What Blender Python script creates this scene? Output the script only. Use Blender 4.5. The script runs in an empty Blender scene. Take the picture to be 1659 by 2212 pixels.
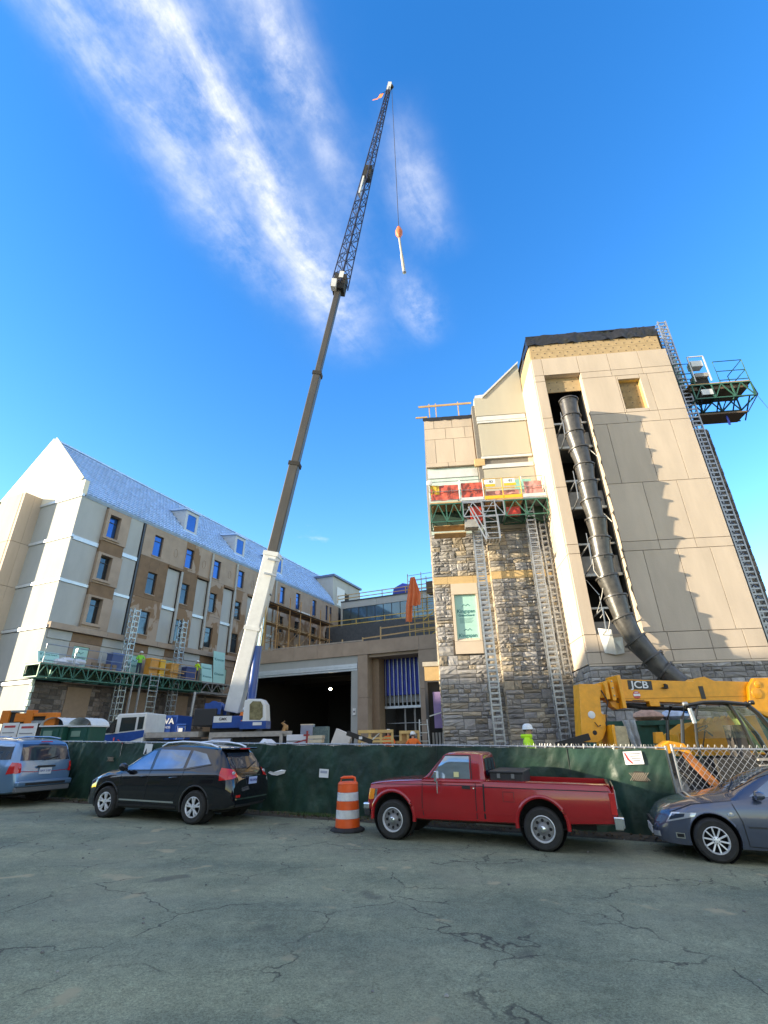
import bpy, bmesh, math, random
from mathutils import Vector, Matrix, noise
random.seed(7)
scn = bpy.context.scene
COL = scn.collection
R = math.radians
# ------------------------------------------------------------------ camera
CAM_H = 1.844
cam = bpy.data.cameras.new('camera'); cam_o = bpy.data.objects.new('camera', cam); COL.objects.link(cam_o)
cam.sensor_fit = 'VERTICAL'; cam.sensor_height = 32.0; cam.lens = 32.0 * 1046.4 / 2212.0
cam.clip_start = 0.1; cam.clip_end = 6000
_p, _r = R(24.93), R(-1.28)
_F = Vector((0, math.cos(_p), math.sin(_p))); _U = Vector((0, -math.sin(_p), math.cos(_p))); _X = Vector((1, 0, 0))
_R2 = _X * math.cos(_r) + _U * math.sin(_r); _U2 = -_X * math.sin(_r) + _U * math.cos(_r)
_m = Matrix((_R2, _U2, -_F)).transposed().to_4x4(); _m.translation = Vector((0, 0, CAM_H))
cam_o.matrix_world = _m
scn.camera = cam_o
# ------------------------------------------------------------------ light
SUN_AZ, SUN_EL = -102.0, 12.0          # azimuth from +Y towards +X, degrees
_sd = Vector((math.sin(R(SUN_AZ)) * math.cos(R(SUN_EL)), math.cos(R(SUN_AZ)) * math.cos(R(SUN_EL)), math.sin(R(SUN_EL))))
sun = bpy.data.lights.new('sun', 'SUN'); sun.energy = 3.0; sun.angle = R(0.55); sun.color = (1.0, 0.88, 0.70)
sun_o = bpy.data.objects.new('sun', sun); COL.objects.link(sun_o)
sun_o.rotation_euler = (-_sd).to_track_quat('-Z', 'Y').to_euler(); sun_o.location = (-60, -15, 40)
world = bpy.data.worlds.new('World'); scn.world = world; world.use_nodes = True
vs = scn.view_settings
vs.view_transform = 'Standard'; vs.look = 'None'; vs.exposure = 2.02; vs.gamma = 1.0; vs.use_curve_mapping = False
vs.use_white_balance = True; vs.white_balance_temperature = 7000; vs.white_balance_tint = 8
scn.render.resolution_x = 768; scn.render.resolution_y = 1024
try:
    scn.cycles.max_bounces = 6; scn.cycles.diffuse_bounces = 3; scn.cycles.glossy_bounces = 3
    scn.cycles.transmission_bounces = 3; scn.cycles.transparent_max_bounces = 8
except Exception: pass

def nd(nt, typ, **kw):
    n = nt.nodes.new(typ)
    for k, v in kw.items():
        if k.startswith('i_'):
            key = k[2:]; key = int(key) if key.isdigit() else key.replace('_', ' ')
            n.inputs[key].default_value = v
        else: setattr(n, k, v)
    return n

def build_sky():
    nt = world.node_tree; nt.nodes.clear(); L = nt.links.new
    out = nd(nt, 'ShaderNodeOutputWorld'); bg = nd(nt, 'ShaderNodeBackground'); bg.inputs[1].default_value = 0.15
    L(bg.outputs[0], out.inputs[0])
    sky = nd(nt, 'ShaderNodeTexSky', sky_type='NISHITA', sun_disc=False, sun_elevation=R(SUN_EL), sun_rotation=R(SUN_AZ),
             altitude=100, air_density=1.0, dust_density=0.1, ozone_density=1.6)
    hs = nd(nt, 'ShaderNodeHueSaturation'); hs.inputs['Saturation'].default_value = 1.42; hs.inputs['Hue'].default_value = 0.515; L(sky.outputs[0], hs.inputs['Color'])
    geo = nd(nt, 'ShaderNodeNewGeometry')
    neg = nd(nt, 'ShaderNodeVectorMath', operation='SCALE'); neg.inputs['Scale'].default_value = -1.0
    L(geo.outputs['Incoming'], neg.inputs[0])
    sep = nd(nt, 'ShaderNodeSeparateXYZ'); L(neg.outputs[0], sep.inputs[0])
    def M(op, a, b=None, c=None, clamp=False):
        n = nd(nt, 'ShaderNodeMath', operation=op, use_clamp=clamp)
        for i, s in enumerate((a, b, c)):
            if s is None: continue
            if hasattr(s, 'is_output'): L(s, n.inputs[i])
            else: n.inputs[i].default_value = s
        return n.outputs[0]
    z = M('MAXIMUM', sep.outputs[2], 0.03)
    u = M('DIVIDE', sep.outputs[0], z); v = M('DIVIDE', sep.outputs[1], z)     # a flat cloud layer overhead
    # axes of the cirrus streaks: along a (towards top left), across b
    ca, sa = math.cos(R(CIRRUS)), math.sin(R(CIRRUS))
    a = M('ADD', M('MULTIPLY', u, ca), M('MULTIPLY', v, sa)); b = M('ADD', M('MULTIPLY', u, -sa), M('MULTIPLY', v, ca))
    def vec(x, y, zz=0.0):
        c = nd(nt, 'ShaderNodeCombineXYZ'); L(x, c.inputs[0]); L(y, c.inputs[1]); c.inputs[2].default_value = zz; return c.outputs[0]
    def nz(vc, sc, det, rough, dist=0.0):
        n = nd(nt, 'ShaderNodeTexNoise'); n.inputs['Scale'].default_value = sc; n.inputs['Detail'].default_value = det
        n.inputs['Roughness'].default_value = rough; n.inputs['Distortion'].default_value = dist; L(vc, n.inputs['Vector']); return n.outputs[0]
    def ramp(x, lo, hi):
        n = nd(nt, 'ShaderNodeMapRange', interpolation_type='SMOOTHSTEP'); L(x, n.inputs[0])
        n.inputs[1].default_value = lo; n.inputs[2].default_value = hi; return n.outputs[0]
    st = vec(M('MULTIPLY', a, 0.35), b, 3.1)
    wob = M('MULTIPLY', M('SUBTRACT', nz(vec(a, b, 9.0), 2.2, 3, 0.5), 0.5), 0.17)
    b2 = M('ADD', b, wob)
    def streak(b0, wd, a0, a1, amp):
        e = M('DIVIDE', M('SUBTRACT', b2, b0), wd); g = M('EXPONENT', M('MULTIPLY', M('MULTIPLY', e, e), -1.0))
        return M('MULTIPLY', M('MULTIPLY', g, amp), M('MULTIPLY', ramp(a, a0, a0 + min(0.45, (a1 - a0) * .5)), M('SUBTRACT', 1.0, ramp(a, a1 - min(0.5, (a1 - a0) * .5), a1))))
    tot = None
    for s in STREAKS:
        q = streak(*s); tot = q if tot is None else M('ADD', tot, q)
    fine = nz(vec(M('MULTIPLY', a, 0.45), b, 1.0), 9.0, 7, 0.62, 0.6)
    puff = nz(vec(a, b, 5.0), 22.0, 5, 0.65)
    tex = M('ADD', M('MULTIPLY', ramp(fine, 0.12, 0.9), 0.72), M('MULTIPLY', ramp(puff, 0.35, 0.75), 0.32))
    cl = M('MULTIPLY', tot, tex, clamp=True)
    # low small puffs near the horizon
    small = ramp(nz(vec(u, v, 2.0), 1.3, 7, 0.6), 0.66, 0.8)
    near = M('MULTIPLY', ramp(v, 1.4, 2.2), M('SUBTRACT', 1.0, ramp(v, 3.2, 4.5)))
    cl = M('ADD', cl, M('MULTIPLY', M('MULTIPLY', small, near), 0.45), clamp=True)
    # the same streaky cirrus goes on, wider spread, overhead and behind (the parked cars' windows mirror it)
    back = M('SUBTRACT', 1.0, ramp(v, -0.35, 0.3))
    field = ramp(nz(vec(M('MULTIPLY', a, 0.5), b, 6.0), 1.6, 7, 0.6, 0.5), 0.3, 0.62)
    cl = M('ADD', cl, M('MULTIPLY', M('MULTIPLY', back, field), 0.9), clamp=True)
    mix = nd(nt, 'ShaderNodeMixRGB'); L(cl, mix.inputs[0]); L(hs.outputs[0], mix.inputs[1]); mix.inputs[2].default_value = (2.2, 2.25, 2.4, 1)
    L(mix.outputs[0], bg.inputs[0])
CIRRUS = 118.0
STREAKS = [(0.55, 0.10, 0.25, 2.2, 1.0), (0.28, 0.12, 0.3, 2.2, 0.6), (0.80, 0.09, 0.4, 2.2, 0.5)]

# ------------------------------------------------------------------ materials
MATS = {}
def mat(name, col, rough=0.6, metal=0.0, var=0.0, scale=3.0, bump=0.0, bscale=40.0, col2=None, spec=0.5, coat=0.0, emit=0.0, island=0.0, alpha=1.0, trans=0.0, stretch=None):
    """Principled material with a procedural colour variation and fine relief."""
    if name in MATS: return MATS[name]
    m = bpy.data.materials.new(name); m.use_nodes = True; nt = m.node_tree; L = nt.links.new
    b = nt.nodes['Principled BSDF']; b.inputs['Roughness'].default_value = rough; b.inputs['Metallic'].default_value = metal
    b.inputs['Specular IOR Level'].default_value = spec; b.inputs['Coat Weight'].default_value = coat; b.inputs['Coat Roughness'].default_value = 0.04
    b.inputs['Alpha'].default_value = alpha; b.inputs['Transmission Weight'].default_value = trans
    c4 = (*col, 1)
    tc = nd(nt, 'ShaderNodeTexCoord'); vec = tc.outputs['Object']
    if stretch:
        mp = nd(nt, 'ShaderNodeMapping'); mp.inputs['Scale'].default_value = stretch; L(vec, mp.inputs[0]); vec = mp.outputs[0]
    if emit > 0:
        b.inputs['Emission Color'].default_value = c4; b.inputs['Emission Strength'].default_value = emit
    src = None
    if var > 0 or col2:
        n = nd(nt, 'ShaderNodeTexNoise'); n.inputs['Scale'].default_value = scale; n.inputs['Detail'].default_value = 6; n.inputs['Roughness'].default_value = 0.62
        L(vec, n.inputs['Vector'])
        rp = nd(nt, 'ShaderNodeValToRGB'); L(n.outputs[0], rp.inputs[0])
        rp.color_ramp.elements[0].position = 0.3; rp.color_ramp.elements[1].position = 0.72
        if col2: rp.color_ramp.elements[0].color = c4; rp.color_ramp.elements[1].color = (*col2, 1)
        else:
            rp.color_ramp.elements[0].color = (*[c * (1 - var) for c in col], 1); rp.color_ramp.elements[1].color = (*[min(1, c * (1 + var)) for c in col], 1)
        src = rp.outputs[0]
    if island > 0:
        g = nd(nt, 'ShaderNodeNewGeometry'); oi = nd(nt, 'ShaderNodeObjectInfo')
        ad = nd(nt, 'ShaderNodeMath', operation='ADD'); L(g.outputs['Random Per Island'], ad.inputs[0]); L(oi.outputs['Random'], ad.inputs[1])
        fr = nd(nt, 'ShaderNodeMath', operation='FRACT'); L(ad.outputs[0], fr.inputs[0])
        mr = nd(nt, 'ShaderNodeMapRange'); L(fr.outputs[0], mr.inputs[0]); mr.inputs[3].default_value = 1 - island; mr.inputs[4].default_value = 1 + island
        mx = nd(nt, 'ShaderNodeMixRGB', blend_type='MULTIPLY'); mx.inputs[0].default_value = 1
        if src: L(src, mx.inputs[1])
        else: mx.inputs[1].default_value = c4
        L(mr.outputs[0], mx.inputs[2]); src = mx.outputs[0]
    if src: L(src, b.inputs['Base Color'])
    else: b.inputs['Base Color'].default_value = c4
    if bump > 0:
        n2 = nd(nt, 'ShaderNodeTexNoise'); n2.inputs['Scale'].default_value = bscale; n2.inputs['Detail'].default_value = 5; L(vec, n2.inputs['Vector'])
        bp = nd(nt, 'ShaderNodeBump'); bp.inputs['Strength'].default_value = bump; bp.inputs['Distance'].default_value = 0.05; L(n2.outputs[0], bp.inputs['Height'])
        L(bp.outputs[0], b.inputs['Normal'])
    MATS[name] = m
    return m

# ------------------------------------------------------------------ mesh helpers
OFF = {}
def gz(x, y=0.0): return -0.025 * max(-32.0, min(32.0, x))
SITE = 0.2
class MB:
    def __init__(s): s.v = []; s.f = []; s.mi = []
    def add(s, vs, fs, mi=0):
        o = len(s.v); s.v += [tuple(p) for p in vs]; s.f += [[i + o for i in f] for f in fs]; s.mi += [mi] * len(fs); return s
    def box(s, x0, x1, y0, y1, z0, z1, mi=0):
        return s.add([(x0,y0,z0),(x1,y0,z0),(x1,y1,z0),(x0,y1,z0),(x0,y0,z1),(x1,y0,z1),(x1,y1,z1),(x0,y1,z1)],
            [[0,3,2,1],[4,5,6,7],[0,1,5,4],[1,2,6,5],[2,3,7,6],[3,0,4,7]], mi)
    def hexa(s, b, t, mi=0):
        return s.add(list(b) + list(t), [[3,2,1,0],[4,5,6,7],[0,1,5,4],[1,2,6,5],[2,3,7,6],[3,0,4,7]], mi)
    def bar(s, p, q, w, h=None, up=(0,0,1), mi=0):
        p, q = Vector(p), Vector(q); h = h or w; d = (q - p).normalized(); u = Vector(up)
        if abs(d.dot(u)) > 0.97: u = Vector((0,1,0)) if abs(d.y) < .9 else Vector((1,0,0))
        a = d.cross(u).normalized() * w / 2; b = a.cross(d).normalized() * h / 2
        return s.hexa([p-a-b, p+a-b, p+a+b, p-a+b], [q-a-b, q+a-b, q+a+b, q-a+b], mi)
    def tube(s, p, q, r, n=8, r2=None, caps=True, mi=0):
        p, q = Vector(p), Vector(q); r2 = r if r2 is None else r2; d = (q - p).normalized()
        u = Vector((0,0,1)) if abs(d.z) < .9 else Vector((1,0,0)); a = d.cross(u).normalized(); b = a.cross(d)
        vs = []; fs = []
        for c, rr in ((p, r), (q, r2)):
            for i in range(n):
                t = 2 * math.pi * i / n; vs.append(c + a * math.cos(t) * rr + b * math.sin(t) * rr)
        for i in range(n): fs.append([i, i + n, (i + 1) % n + n, (i + 1) % n])
        if caps: fs += [list(range(n)), list(range(2 * n - 1, n - 1, -1))]
        return s.add(vs, fs, mi)
    def path(s, pts, r, n=6, mi=0, closed=False):
        P = [Vector(p) for p in pts]; rings = []
        for i, p in enumerate(P):
            a = P[i - 1] if i else (P[-1] if closed else p); b = P[i + 1] if i < len(P) - 1 else (P[0] if closed else p)
            d = (b - a).normalized(); u = Vector((0, 0, 1)) if abs(d.z) < .9 else Vector((1, 0, 0))
            x = d.cross(u).normalized(); y = x.cross(d); rr = r[i] if isinstance(r, (list, tuple)) else r
            rings.append([p + x * math.cos(2*math.pi*k/n) * rr + y * math.sin(2*math.pi*k/n) * rr for k in range(n)])
        vs = [v for rg in rings for v in rg]; fs = []; m = len(P)
        for i in range(m if closed else m - 1):
            j = (i + 1) % m
            for k in range(n): fs.append([i*n+k, j*n+k, j*n+(k+1)%n, i*n+(k+1)%n])
        if not closed: fs += [list(range(n)), list(range(m*n-1, (m-1)*n-1, -1))]
        return s.add(vs, fs, mi)
    def prism(s, poly, fn, a, b, mi=0):
        """extrude a 2-D polygon: fn(u, v, w) -> point, w from a to b"""
        n = len(poly); vs = [fn(u, v, a) for u, v in poly] + [fn(u, v, b) for u, v in poly]
        return s.add(vs, [list(range(n - 1, -1, -1)), list(range(n, 2*n))] + [[i, (i+1) % n, (i+1) % n + n, i + n] for i in range(n)], mi)
    def lathe(s, prof, n=24, c=(0,0,0), axis='z', mi=0, close=False):
        vs = []; m = len(prof)
        for k in range(n):
            t = 2*math.pi*k/n; ct, st = math.cos(t), math.sin(t)
            for r, h in prof:
                if axis == 'z': p = (r*ct, r*st, h)
                elif axis == 'y': p = (r*ct, h, r*st)
                else: p = (h, r*ct, r*st)
                vs.append((p[0]+c[0], p[1]+c[1], p[2]+c[2]))
        fs = []
        for k in range(n):
            k2 = (k+1) % n
            for i in range(m if close else m-1):
                j = (i+1) % m; fs.append([k*m+i, k2*m+i, k2*m+j, k*m+j])
        return s.add(vs, fs, mi)
    def grid(s, fn, nu, nv, mi=0):
        vs = [fn(i/nu, j/nv) for j in range(nv+1) for i in range(nu+1)]
        return s.add(vs, [[j*(nu+1)+i, j*(nu+1)+i+1, (j+1)*(nu+1)+i+1, (j+1)*(nu+1)+i] for j in range(nv) for i in range(nu)], mi)
    def mesh(s, name, mats, smooth=False, off=None, sharp=40, fix=True):
        me = bpy.data.meshes.new(name); me.from_pydata(s.v, [], s.f)
        if off: me.transform(Matrix.Translation(-Vector(off)))
        mats = mats if isinstance(mats, (list, tuple)) else [mats]
        for m in mats: me.materials.append(m)
        if len(mats) > 1: me.polygons.foreach_set('material_index', s.mi)
        if fix:
            bm = bmesh.new(); bm.from_mesh(me); bmesh.ops.recalc_face_normals(bm, faces=bm.faces); bm.to_mesh(me); bm.free()
        if smooth: me.shade_smooth(); me.set_sharp_from_angle(angle=R(sharp))
        me.update(); return me
    def build(s, name, mats, parent=None, smooth=False, label=None, cat=None, group=None, kind=None, base=None, sharp=40, fix=True, bevel=0.0):
        off = OFF.get(parent.name) if parent else base
        me = s.mesh(name, mats, smooth, off, sharp, fix)
        o = bpy.data.objects.new(name, me); COL.objects.link(o)
        if parent: o.parent = parent; OFF[o.name] = off
        elif base: o.location = base; OFF[o.name] = base
        if bevel > 0:
            bv = o.modifiers.new('bevel', 'BEVEL'); bv.width = bevel; bv.segments = 2; bv.limit_method = 'ANGLE'; bv.angle_limit = R(40)
        return tag(o, label, cat, group, kind)
def tag(o, label=None, cat=None, group=None, kind=None):
    for k, v in (('label', label), ('category', cat), ('group', group), ('kind', kind)):
        if v: o[k] = v
    return o
def root(name, label, cat, base=(0,0,0), rotz=0.0, group=None, frame=None):
    """An Empty at the base of a thing; meshes of its parts are written in the frame's own coordinates."""
    o = bpy.data.objects.new(name, None); COL.objects.link(o); o.empty_display_size = 0.3
    if frame is not None:
        Rm = Matrix.Rotation(R(frame), 4, 'Z'); o.location = Rm @ Vector(base); o.rotation_euler = (0, 0, R(frame)); OFF[o.name] = tuple(base)
    else: o.location = base; o.rotation_euler = (0, 0, R(rotz)); OFF[o.name] = (0, 0, 0)
    return tag(o, label, cat, group)
TF, LF = -5.06, -23.53      # rotations of the two building frames about the camera's foot
def W(frame, x, y, z=0.0):
    v = Matrix.Rotation(R(frame), 4, 'Z') @ Vector((x, y, z)); return v
def fgz(frame, x, y):
    p = W(frame, x, y); return gz(p.x)
def inst(me, name, parent=None, loc=(0,0,0), rot=(0,0,0), scale=(1,1,1), **kw):
    o = bpy.data.objects.new(name, me); COL.objects.link(o)
    off = OFF.get(parent.name, (0,0,0)) if parent else (0,0,0)
    o.location = Vector(loc) - Vector(off); o.rotation_euler = rot; o.scale = scale
    if parent: o.parent = parent; OFF[o.name] = off
    return tag(o, **kw)
def copy_tree(o, parent=None):
    c = o.copy(); COL.objects.link(c)
    if parent: c.parent = parent
    for ch in list(o.children): copy_tree(ch, c)
    return c
_TXT = {}
def text_mesh(body, size, m, thick=0.004, spacing=1.0, bold=0.0):
    cu = bpy.data.curves.new('lettering', 'FONT'); cu.body = body; cu.size = size; cu.extrude = thick; cu.align_x = 'CENTER'; cu.align_y = 'CENTER'
    cu.space_character = spacing; cu.offset = bold
    o = bpy.data.objects.new('tmp_text', cu); COL.objects.link(o)
    dg = bpy.context.evaluated_depsgraph_get(); me = bpy.data.meshes.new_from_object(o.evaluated_get(dg)); bpy.data.objects.remove(o)
    me.materials.clear(); me.materials.append(m); return me
def lettering(body, size, m, parent, loc, rot, name='lettering', thick=0.003, spacing=1.0, bold=0.0, scale=(1,1,1)):
    return inst(text_mesh(body, size, m, thick, spacing, bold), name, parent, loc, rot, scale)
def lerp(a, b, t): return a + (b - a) * t
def pl(keys, x):
    """piecewise curve with smooth joins through (x, value) keys"""
    if x <= keys[0][0]: return keys[0][1]
    for (x0, a), (x1, b) in zip(keys, keys[1:]):
        if x <= x1: return lerp(a, b, (x - x0) / (x1 - x0)) if x1 > x0 else b
    return keys[-1][1]
CIRRUS = 67.6
STREAKS = [(.44, .038, -.9, .96, .82), (.555, .050, -.9, .82, .6), (.285, .036, -.9, .68, .95), (.42, .12, -.9, 1.1, .30), (.155, .045, .40, .80, .62), (.262, .04, .70, 1.05, .62), (.46, .06, .55, 1.05, .45)]
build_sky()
# street coordinates: t along the kerb (to the right), q across (towards the site)
SE, SN = Vector((.938, -.347, 0)), Vector((.347, .938, 0))
def ST(t, q, z=0.0, rel=True):
    p = SE * t + SN * q; p.z = (gz(p.x) if rel else 0) + z; return p
# ---------------------------------------------------------------- ground materials
def asphalt():
    m = bpy.data.materials.new('asphalt'); m.use_nodes = True; nt = m.node_tree; L = nt.links.new; b = nt.nodes['Principled BSDF']
    tc = nd(nt, 'ShaderNodeTexCoord').outputs['Object']
    def nz(sc, det=5, rough=.6, v=tc, dist=0):
        n = nd(nt, 'ShaderNodeTexNoise'); n.inputs['Scale'].default_value = sc; n.inputs['Detail'].default_value = det; n.inputs['Roughness'].default_value = rough; n.inputs['Distortion'].default_value = dist; L(v, n.inputs['Vector']); return n.outputs[0]
    def rp(x, a, c0, d, c1):
        r = nd(nt, 'ShaderNodeValToRGB'); L(x, r.inputs[0]); e = r.color_ramp.elements
        e[0].position = a; e[0].color = (*c0, 1); e[1].position = d; e[1].color = (*c1, 1); return r.outputs[0]
    def mixc(f, a, c, bt='MIX'):
        x = nd(nt, 'ShaderNodeMixRGB', blend_type=bt); 
        if hasattr(f, 'is_output'): L(f, x.inputs[0])
        else: x.inputs[0].default_value = f
        L(a, x.inputs[1])
        if hasattr(c, 'is_output'): L(c, x.inputs[2])
        else: x.inputs[2].default_value = (*c, 1)
        return x.outputs[0]
    base = rp(nz(.5, 4), .3, (.165, .18, .125), .7, (.33, .325, .215))
    grit = rp(nz(120, 3, .7), .3, (.6,) * 3, .72, (1.35,) * 3)
    c = mixc(1.0, base, grit, 'MULTIPLY')
    c = mixc(1.0, c, rp(nz(42, 3, .8), .32, (.62,) * 3, .68, (1.36,) * 3), 'MULTIPLY')
    c = mixc(1.0, c, rp(nz(8, 5, .7), .3, (.84,) * 3, .7, (1.14,) * 3), 'MULTIPLY')
    st = nd(nt, 'ShaderNodeMapping'); st.inputs['Rotation'].default_value = (0, 0, R(20.3)); st.inputs['Scale'].default_value = (.12, 1.0, 1); L(tc, st.inputs[0])
    lanes = rp(nz(.8, 3, .5, st.outputs[0]), .35, (.82, .85, .86), .65, (1.14, 1.1, 1.0)); c = mixc(1.0, c, lanes, 'MULTIPLY')
    spots = rp(nz(1.7, 3, .45, tc, .2), .66, (0, 0, 0), .72, (.9, .9, .9)); c = mixc(spots, c, (.42, .34, .20))
    dust = rp(nz(.33, 5, .6), .5, (0, 0, 0), .75, (.5, .5, .5)); c = mixc(dust, c, (.32, .28, .185))
    oil = rp(nz(1.1, 2, .4, tc, .1), .25, (.6, .6, .6), .3, (0, 0, 0)); c = mixc(oil, c, (.085, .08, .065))
    # cracks: edges of a warped cell pattern, broken up by noise
    wv = nd(nt, 'ShaderNodeVectorMath', operation='ADD'); L(tc, wv.inputs[0])
    nn = nd(nt, 'ShaderNodeTexNoise'); nn.inputs['Scale'].default_value = 1.6; nn.inputs['Detail'].default_value = 6; L(tc, nn.inputs['Vector'])
    sc = nd(nt, 'ShaderNodeVectorMath', operation='SCALE'); L(nn.outputs['Color'], sc.inputs[0]); sc.inputs['Scale'].default_value = .9; L(sc.outputs[0], wv.inputs[1])
    vo = nd(nt, 'ShaderNodeTexVoronoi', feature='DISTANCE_TO_EDGE'); vo.inputs['Scale'].default_value = .62; L(wv.outputs[0], vo.inputs['Vector'])
    crk = rp(vo.outputs[0], .002, (.95, .95, .95), .010, (0, 0, 0)); gate = rp(nz(.9, 5, .65), .43, (0, 0, 0), .55, (1, 1, 1))
    cm = mixc(1.0, crk, gate, 'MULTIPLY'); c = mixc(cm, c, (.055, .05, .04))
    L(c, b.inputs['Base Color']); b.inputs['Roughness'].default_value = .85; b.inputs['Specular IOR Level'].default_value = .3
    h = mixc(.5, nz(160, 4, .7), cm, 'SUBTRACT'); bp = nd(nt, 'ShaderNodeBump'); bp.inputs['Strength'].default_value = .55; bp.inputs['Distance'].default_value = .02; L(h, bp.inputs['Height']); L(bp.outputs[0], b.inputs['Normal'])
    return m
M_DIRT = mat('site_dirt', (.16, .125, .085), .95, var=.35, scale=1.3, bump=.6, bscale=14)
def sheet(name, fn, nu, nv, m, **kw):
    return MB().grid(fn, nu, nv).build(name, m, kind='structure', **kw)
sheet('ground', lambda u, v: (lerp(-900, 900, u), lerp(-900, 900, v), gz(lerp(-900, 900, u)) - .06), 225, 4, M_DIRT)
def rdz(t, q): return ST(t, q)
sheet('road', lambda u, v: ST(lerp(-70, 70, u), lerp(-11, 12.75, v)), 80, 10, asphalt())
def site(u, v):
    p = ST(lerp(-60, 60, u), lerp(13.35, 75, v * v)); p.z += SITE + .03 * noise.noise(p * .4); return p
sheet('site_ground', site, 120, 40, M_DIRT)
def verge(u, v):
    p = ST(lerp(-60, 60, u), lerp(12.45, 13.5, v)); p.z += lerp(.004, .06, v) + .05 * v * abs(noise.noise(p * 2.3)); return p
sheet('verge', verge, 400, 5, mat('verge_soil', (.075, .06, .04), .95, var=.5, scale=5, bump=.8, bscale=30))
# litter of dead leaves, gravel and a little grass in the gutter
lf = MB()
for i in range(1500):
    t = random.uniform(-20, 5); q = 12.5 + abs(random.gauss(0, .28)); p = ST(t, q); p.z += .012 + .05 * min(1, (q - 12.45)) + random.random() * .02
    a = random.random() * 6.3; s = random.uniform(.012, .045); u = Vector((math.cos(a), math.sin(a), random.uniform(-.4, .6))) * s; w = Vector((-math.sin(a), math.cos(a), random.uniform(-.4, .6))) * s * .6
    lf.add([p - u, p + w, p + u, p - w + Vector((0, 0, s * .5))], [[0, 1, 2, 3]])
lf.build('leaf_litter', mat('dead_leaf', (.10, .065, .03), .9, island=.55), label='dead leaves scattered along the foot of the green fence', cat='leaves', kind='stuff', fix=False)
gs = MB()
for i in range(2600):
    t = random.choice([random.gauss(-6.6, .6), random.gauss(-13.2, 1.0), random.uniform(-16, 0)]); q = 12.72 + random.random() * .33; p = ST(t, q, .02)
    h = random.uniform(.03, .09); a = random.random() * 6.3; w = Vector((math.cos(a), math.sin(a), 0)) * .006; d = Vector((random.gauss(0, .02), random.gauss(0, .02), h))
    gs.add([p - w, p + w, p + d], [[0, 1, 2]])
gs.build('grass', mat('grass_blade', (.05, .10, .02), .8, island=.4), label='thin green grass along the foot of the fence', cat='grass', kind='stuff', fix=False)
pb = MB()
for i in range(260):
    p = ST(random.uniform(-14, 6), random.choice([random.uniform(2, 12.4), random.uniform(11, 12.8)])); r = random.uniform(.006, .022)
    pb.lathe([(0, -r * .4), (r, 0), (r * .7, r * .6), (0, r * .75)], 5, (p.x, p.y, p.z + r * .2))
pb.build('gravel', mat('pebble', (.2, .19, .17), .9, island=.5), label='small loose stones scattered on the asphalt', cat='gravel', kind='stuff')
# ---------------------------------------------------------------- buildings across the street (outside the frame; they shade the street)
def plain_building(name, label, x0, y0, w, d, h, rz, col):
    r = root(name, label, 'building', (x0, y0, gz(x0)), rz)
    MB().box(0, w, 0, d, -.5, h).build('wall', mat('brick_' + name, col, .9, var=.25, scale=2, bump=.3, bscale=30), r)
    MB().box(-.3, w + .3, -.3, d + .3, h, h + .5).build('cornice', mat('pale_stone', (.42, .39, .33), .8, var=.15), r)
    wm = MB().box(-.5, .5, -.06, .04, -.9, .9).mesh('pane', mat('far_glass', (.03, .035, .04), .05)); fm = MB().box(-.62, .62, -.03, .05, -1.02, 1.02).mesh('frame', mat('pale_stone', (.42, .39, .33)))
    n = int(w / 3.2)
    for k in range(int(h / 3.4)):
        for i in range(n):
            for (lx, ly, rr) in ((1.8 + i * w / n, -.02, 0), (1.8 + i * w / n, d + .02, math.pi)):
                f = inst(fm, 'window', r, (lx, ly, 1.9 + 3.4 * k), (0, 0, rr)); g = inst(wm, 'pane', None); g.parent = f
    return r
_a = ST(-44, -24); plain_building('buff_brick_building', 'long buff brick building across the street', _a.x, _a.y, 40, 15, 8.15, -20.3, (.33, .27, .20))
_a = ST(-76, -14); plain_building('brown_brick_building', 'tall brown brick building across the street beyond the buff one', _a.x, _a.y, 31.8, 5, 16.0, -20.3, (.22, .15, .11))
# ---------------------------------------------------------------- fence
M_GALV = mat('galvanised_steel', (.36, .37, .375), .42, .7, var=.2, scale=6)
M_SCREEN = mat('green_screen_fabric', (.013, .040, .026), .5, var=.55, scale=1.3, bump=.5, bscale=4.0, spec=.5)
T0, T1, TR, FH = -30.0, 1.55, 12.0, 1.68
fence = root('construction_fence', 'long chain link fence covered in dark green privacy screen along the street', 'fence', tuple(ST(-8, 13.07)))
def fo(p): return tuple(Vector(p) - fence.location)
def FP(t, q=0.0, z=0.0): return fo(ST(t, 13.07 + q, z))
tt = [T0 + 3.05 * i for i in range(11)] + [T1]
for i, t in enumerate(tt):
    MB().tube(FP(t, .06, -.1), FP(t, .06, FH + .02), .03, 10).build('post', M_GALV, fence, smooth=True)
for a, b in zip(tt, tt[1:]):
    MB().tube(FP(a, .05, FH - .02), FP(b, .05, FH - .02), .021, 8).build('top_rail', M_GALV, fence, smooth=True)
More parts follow.
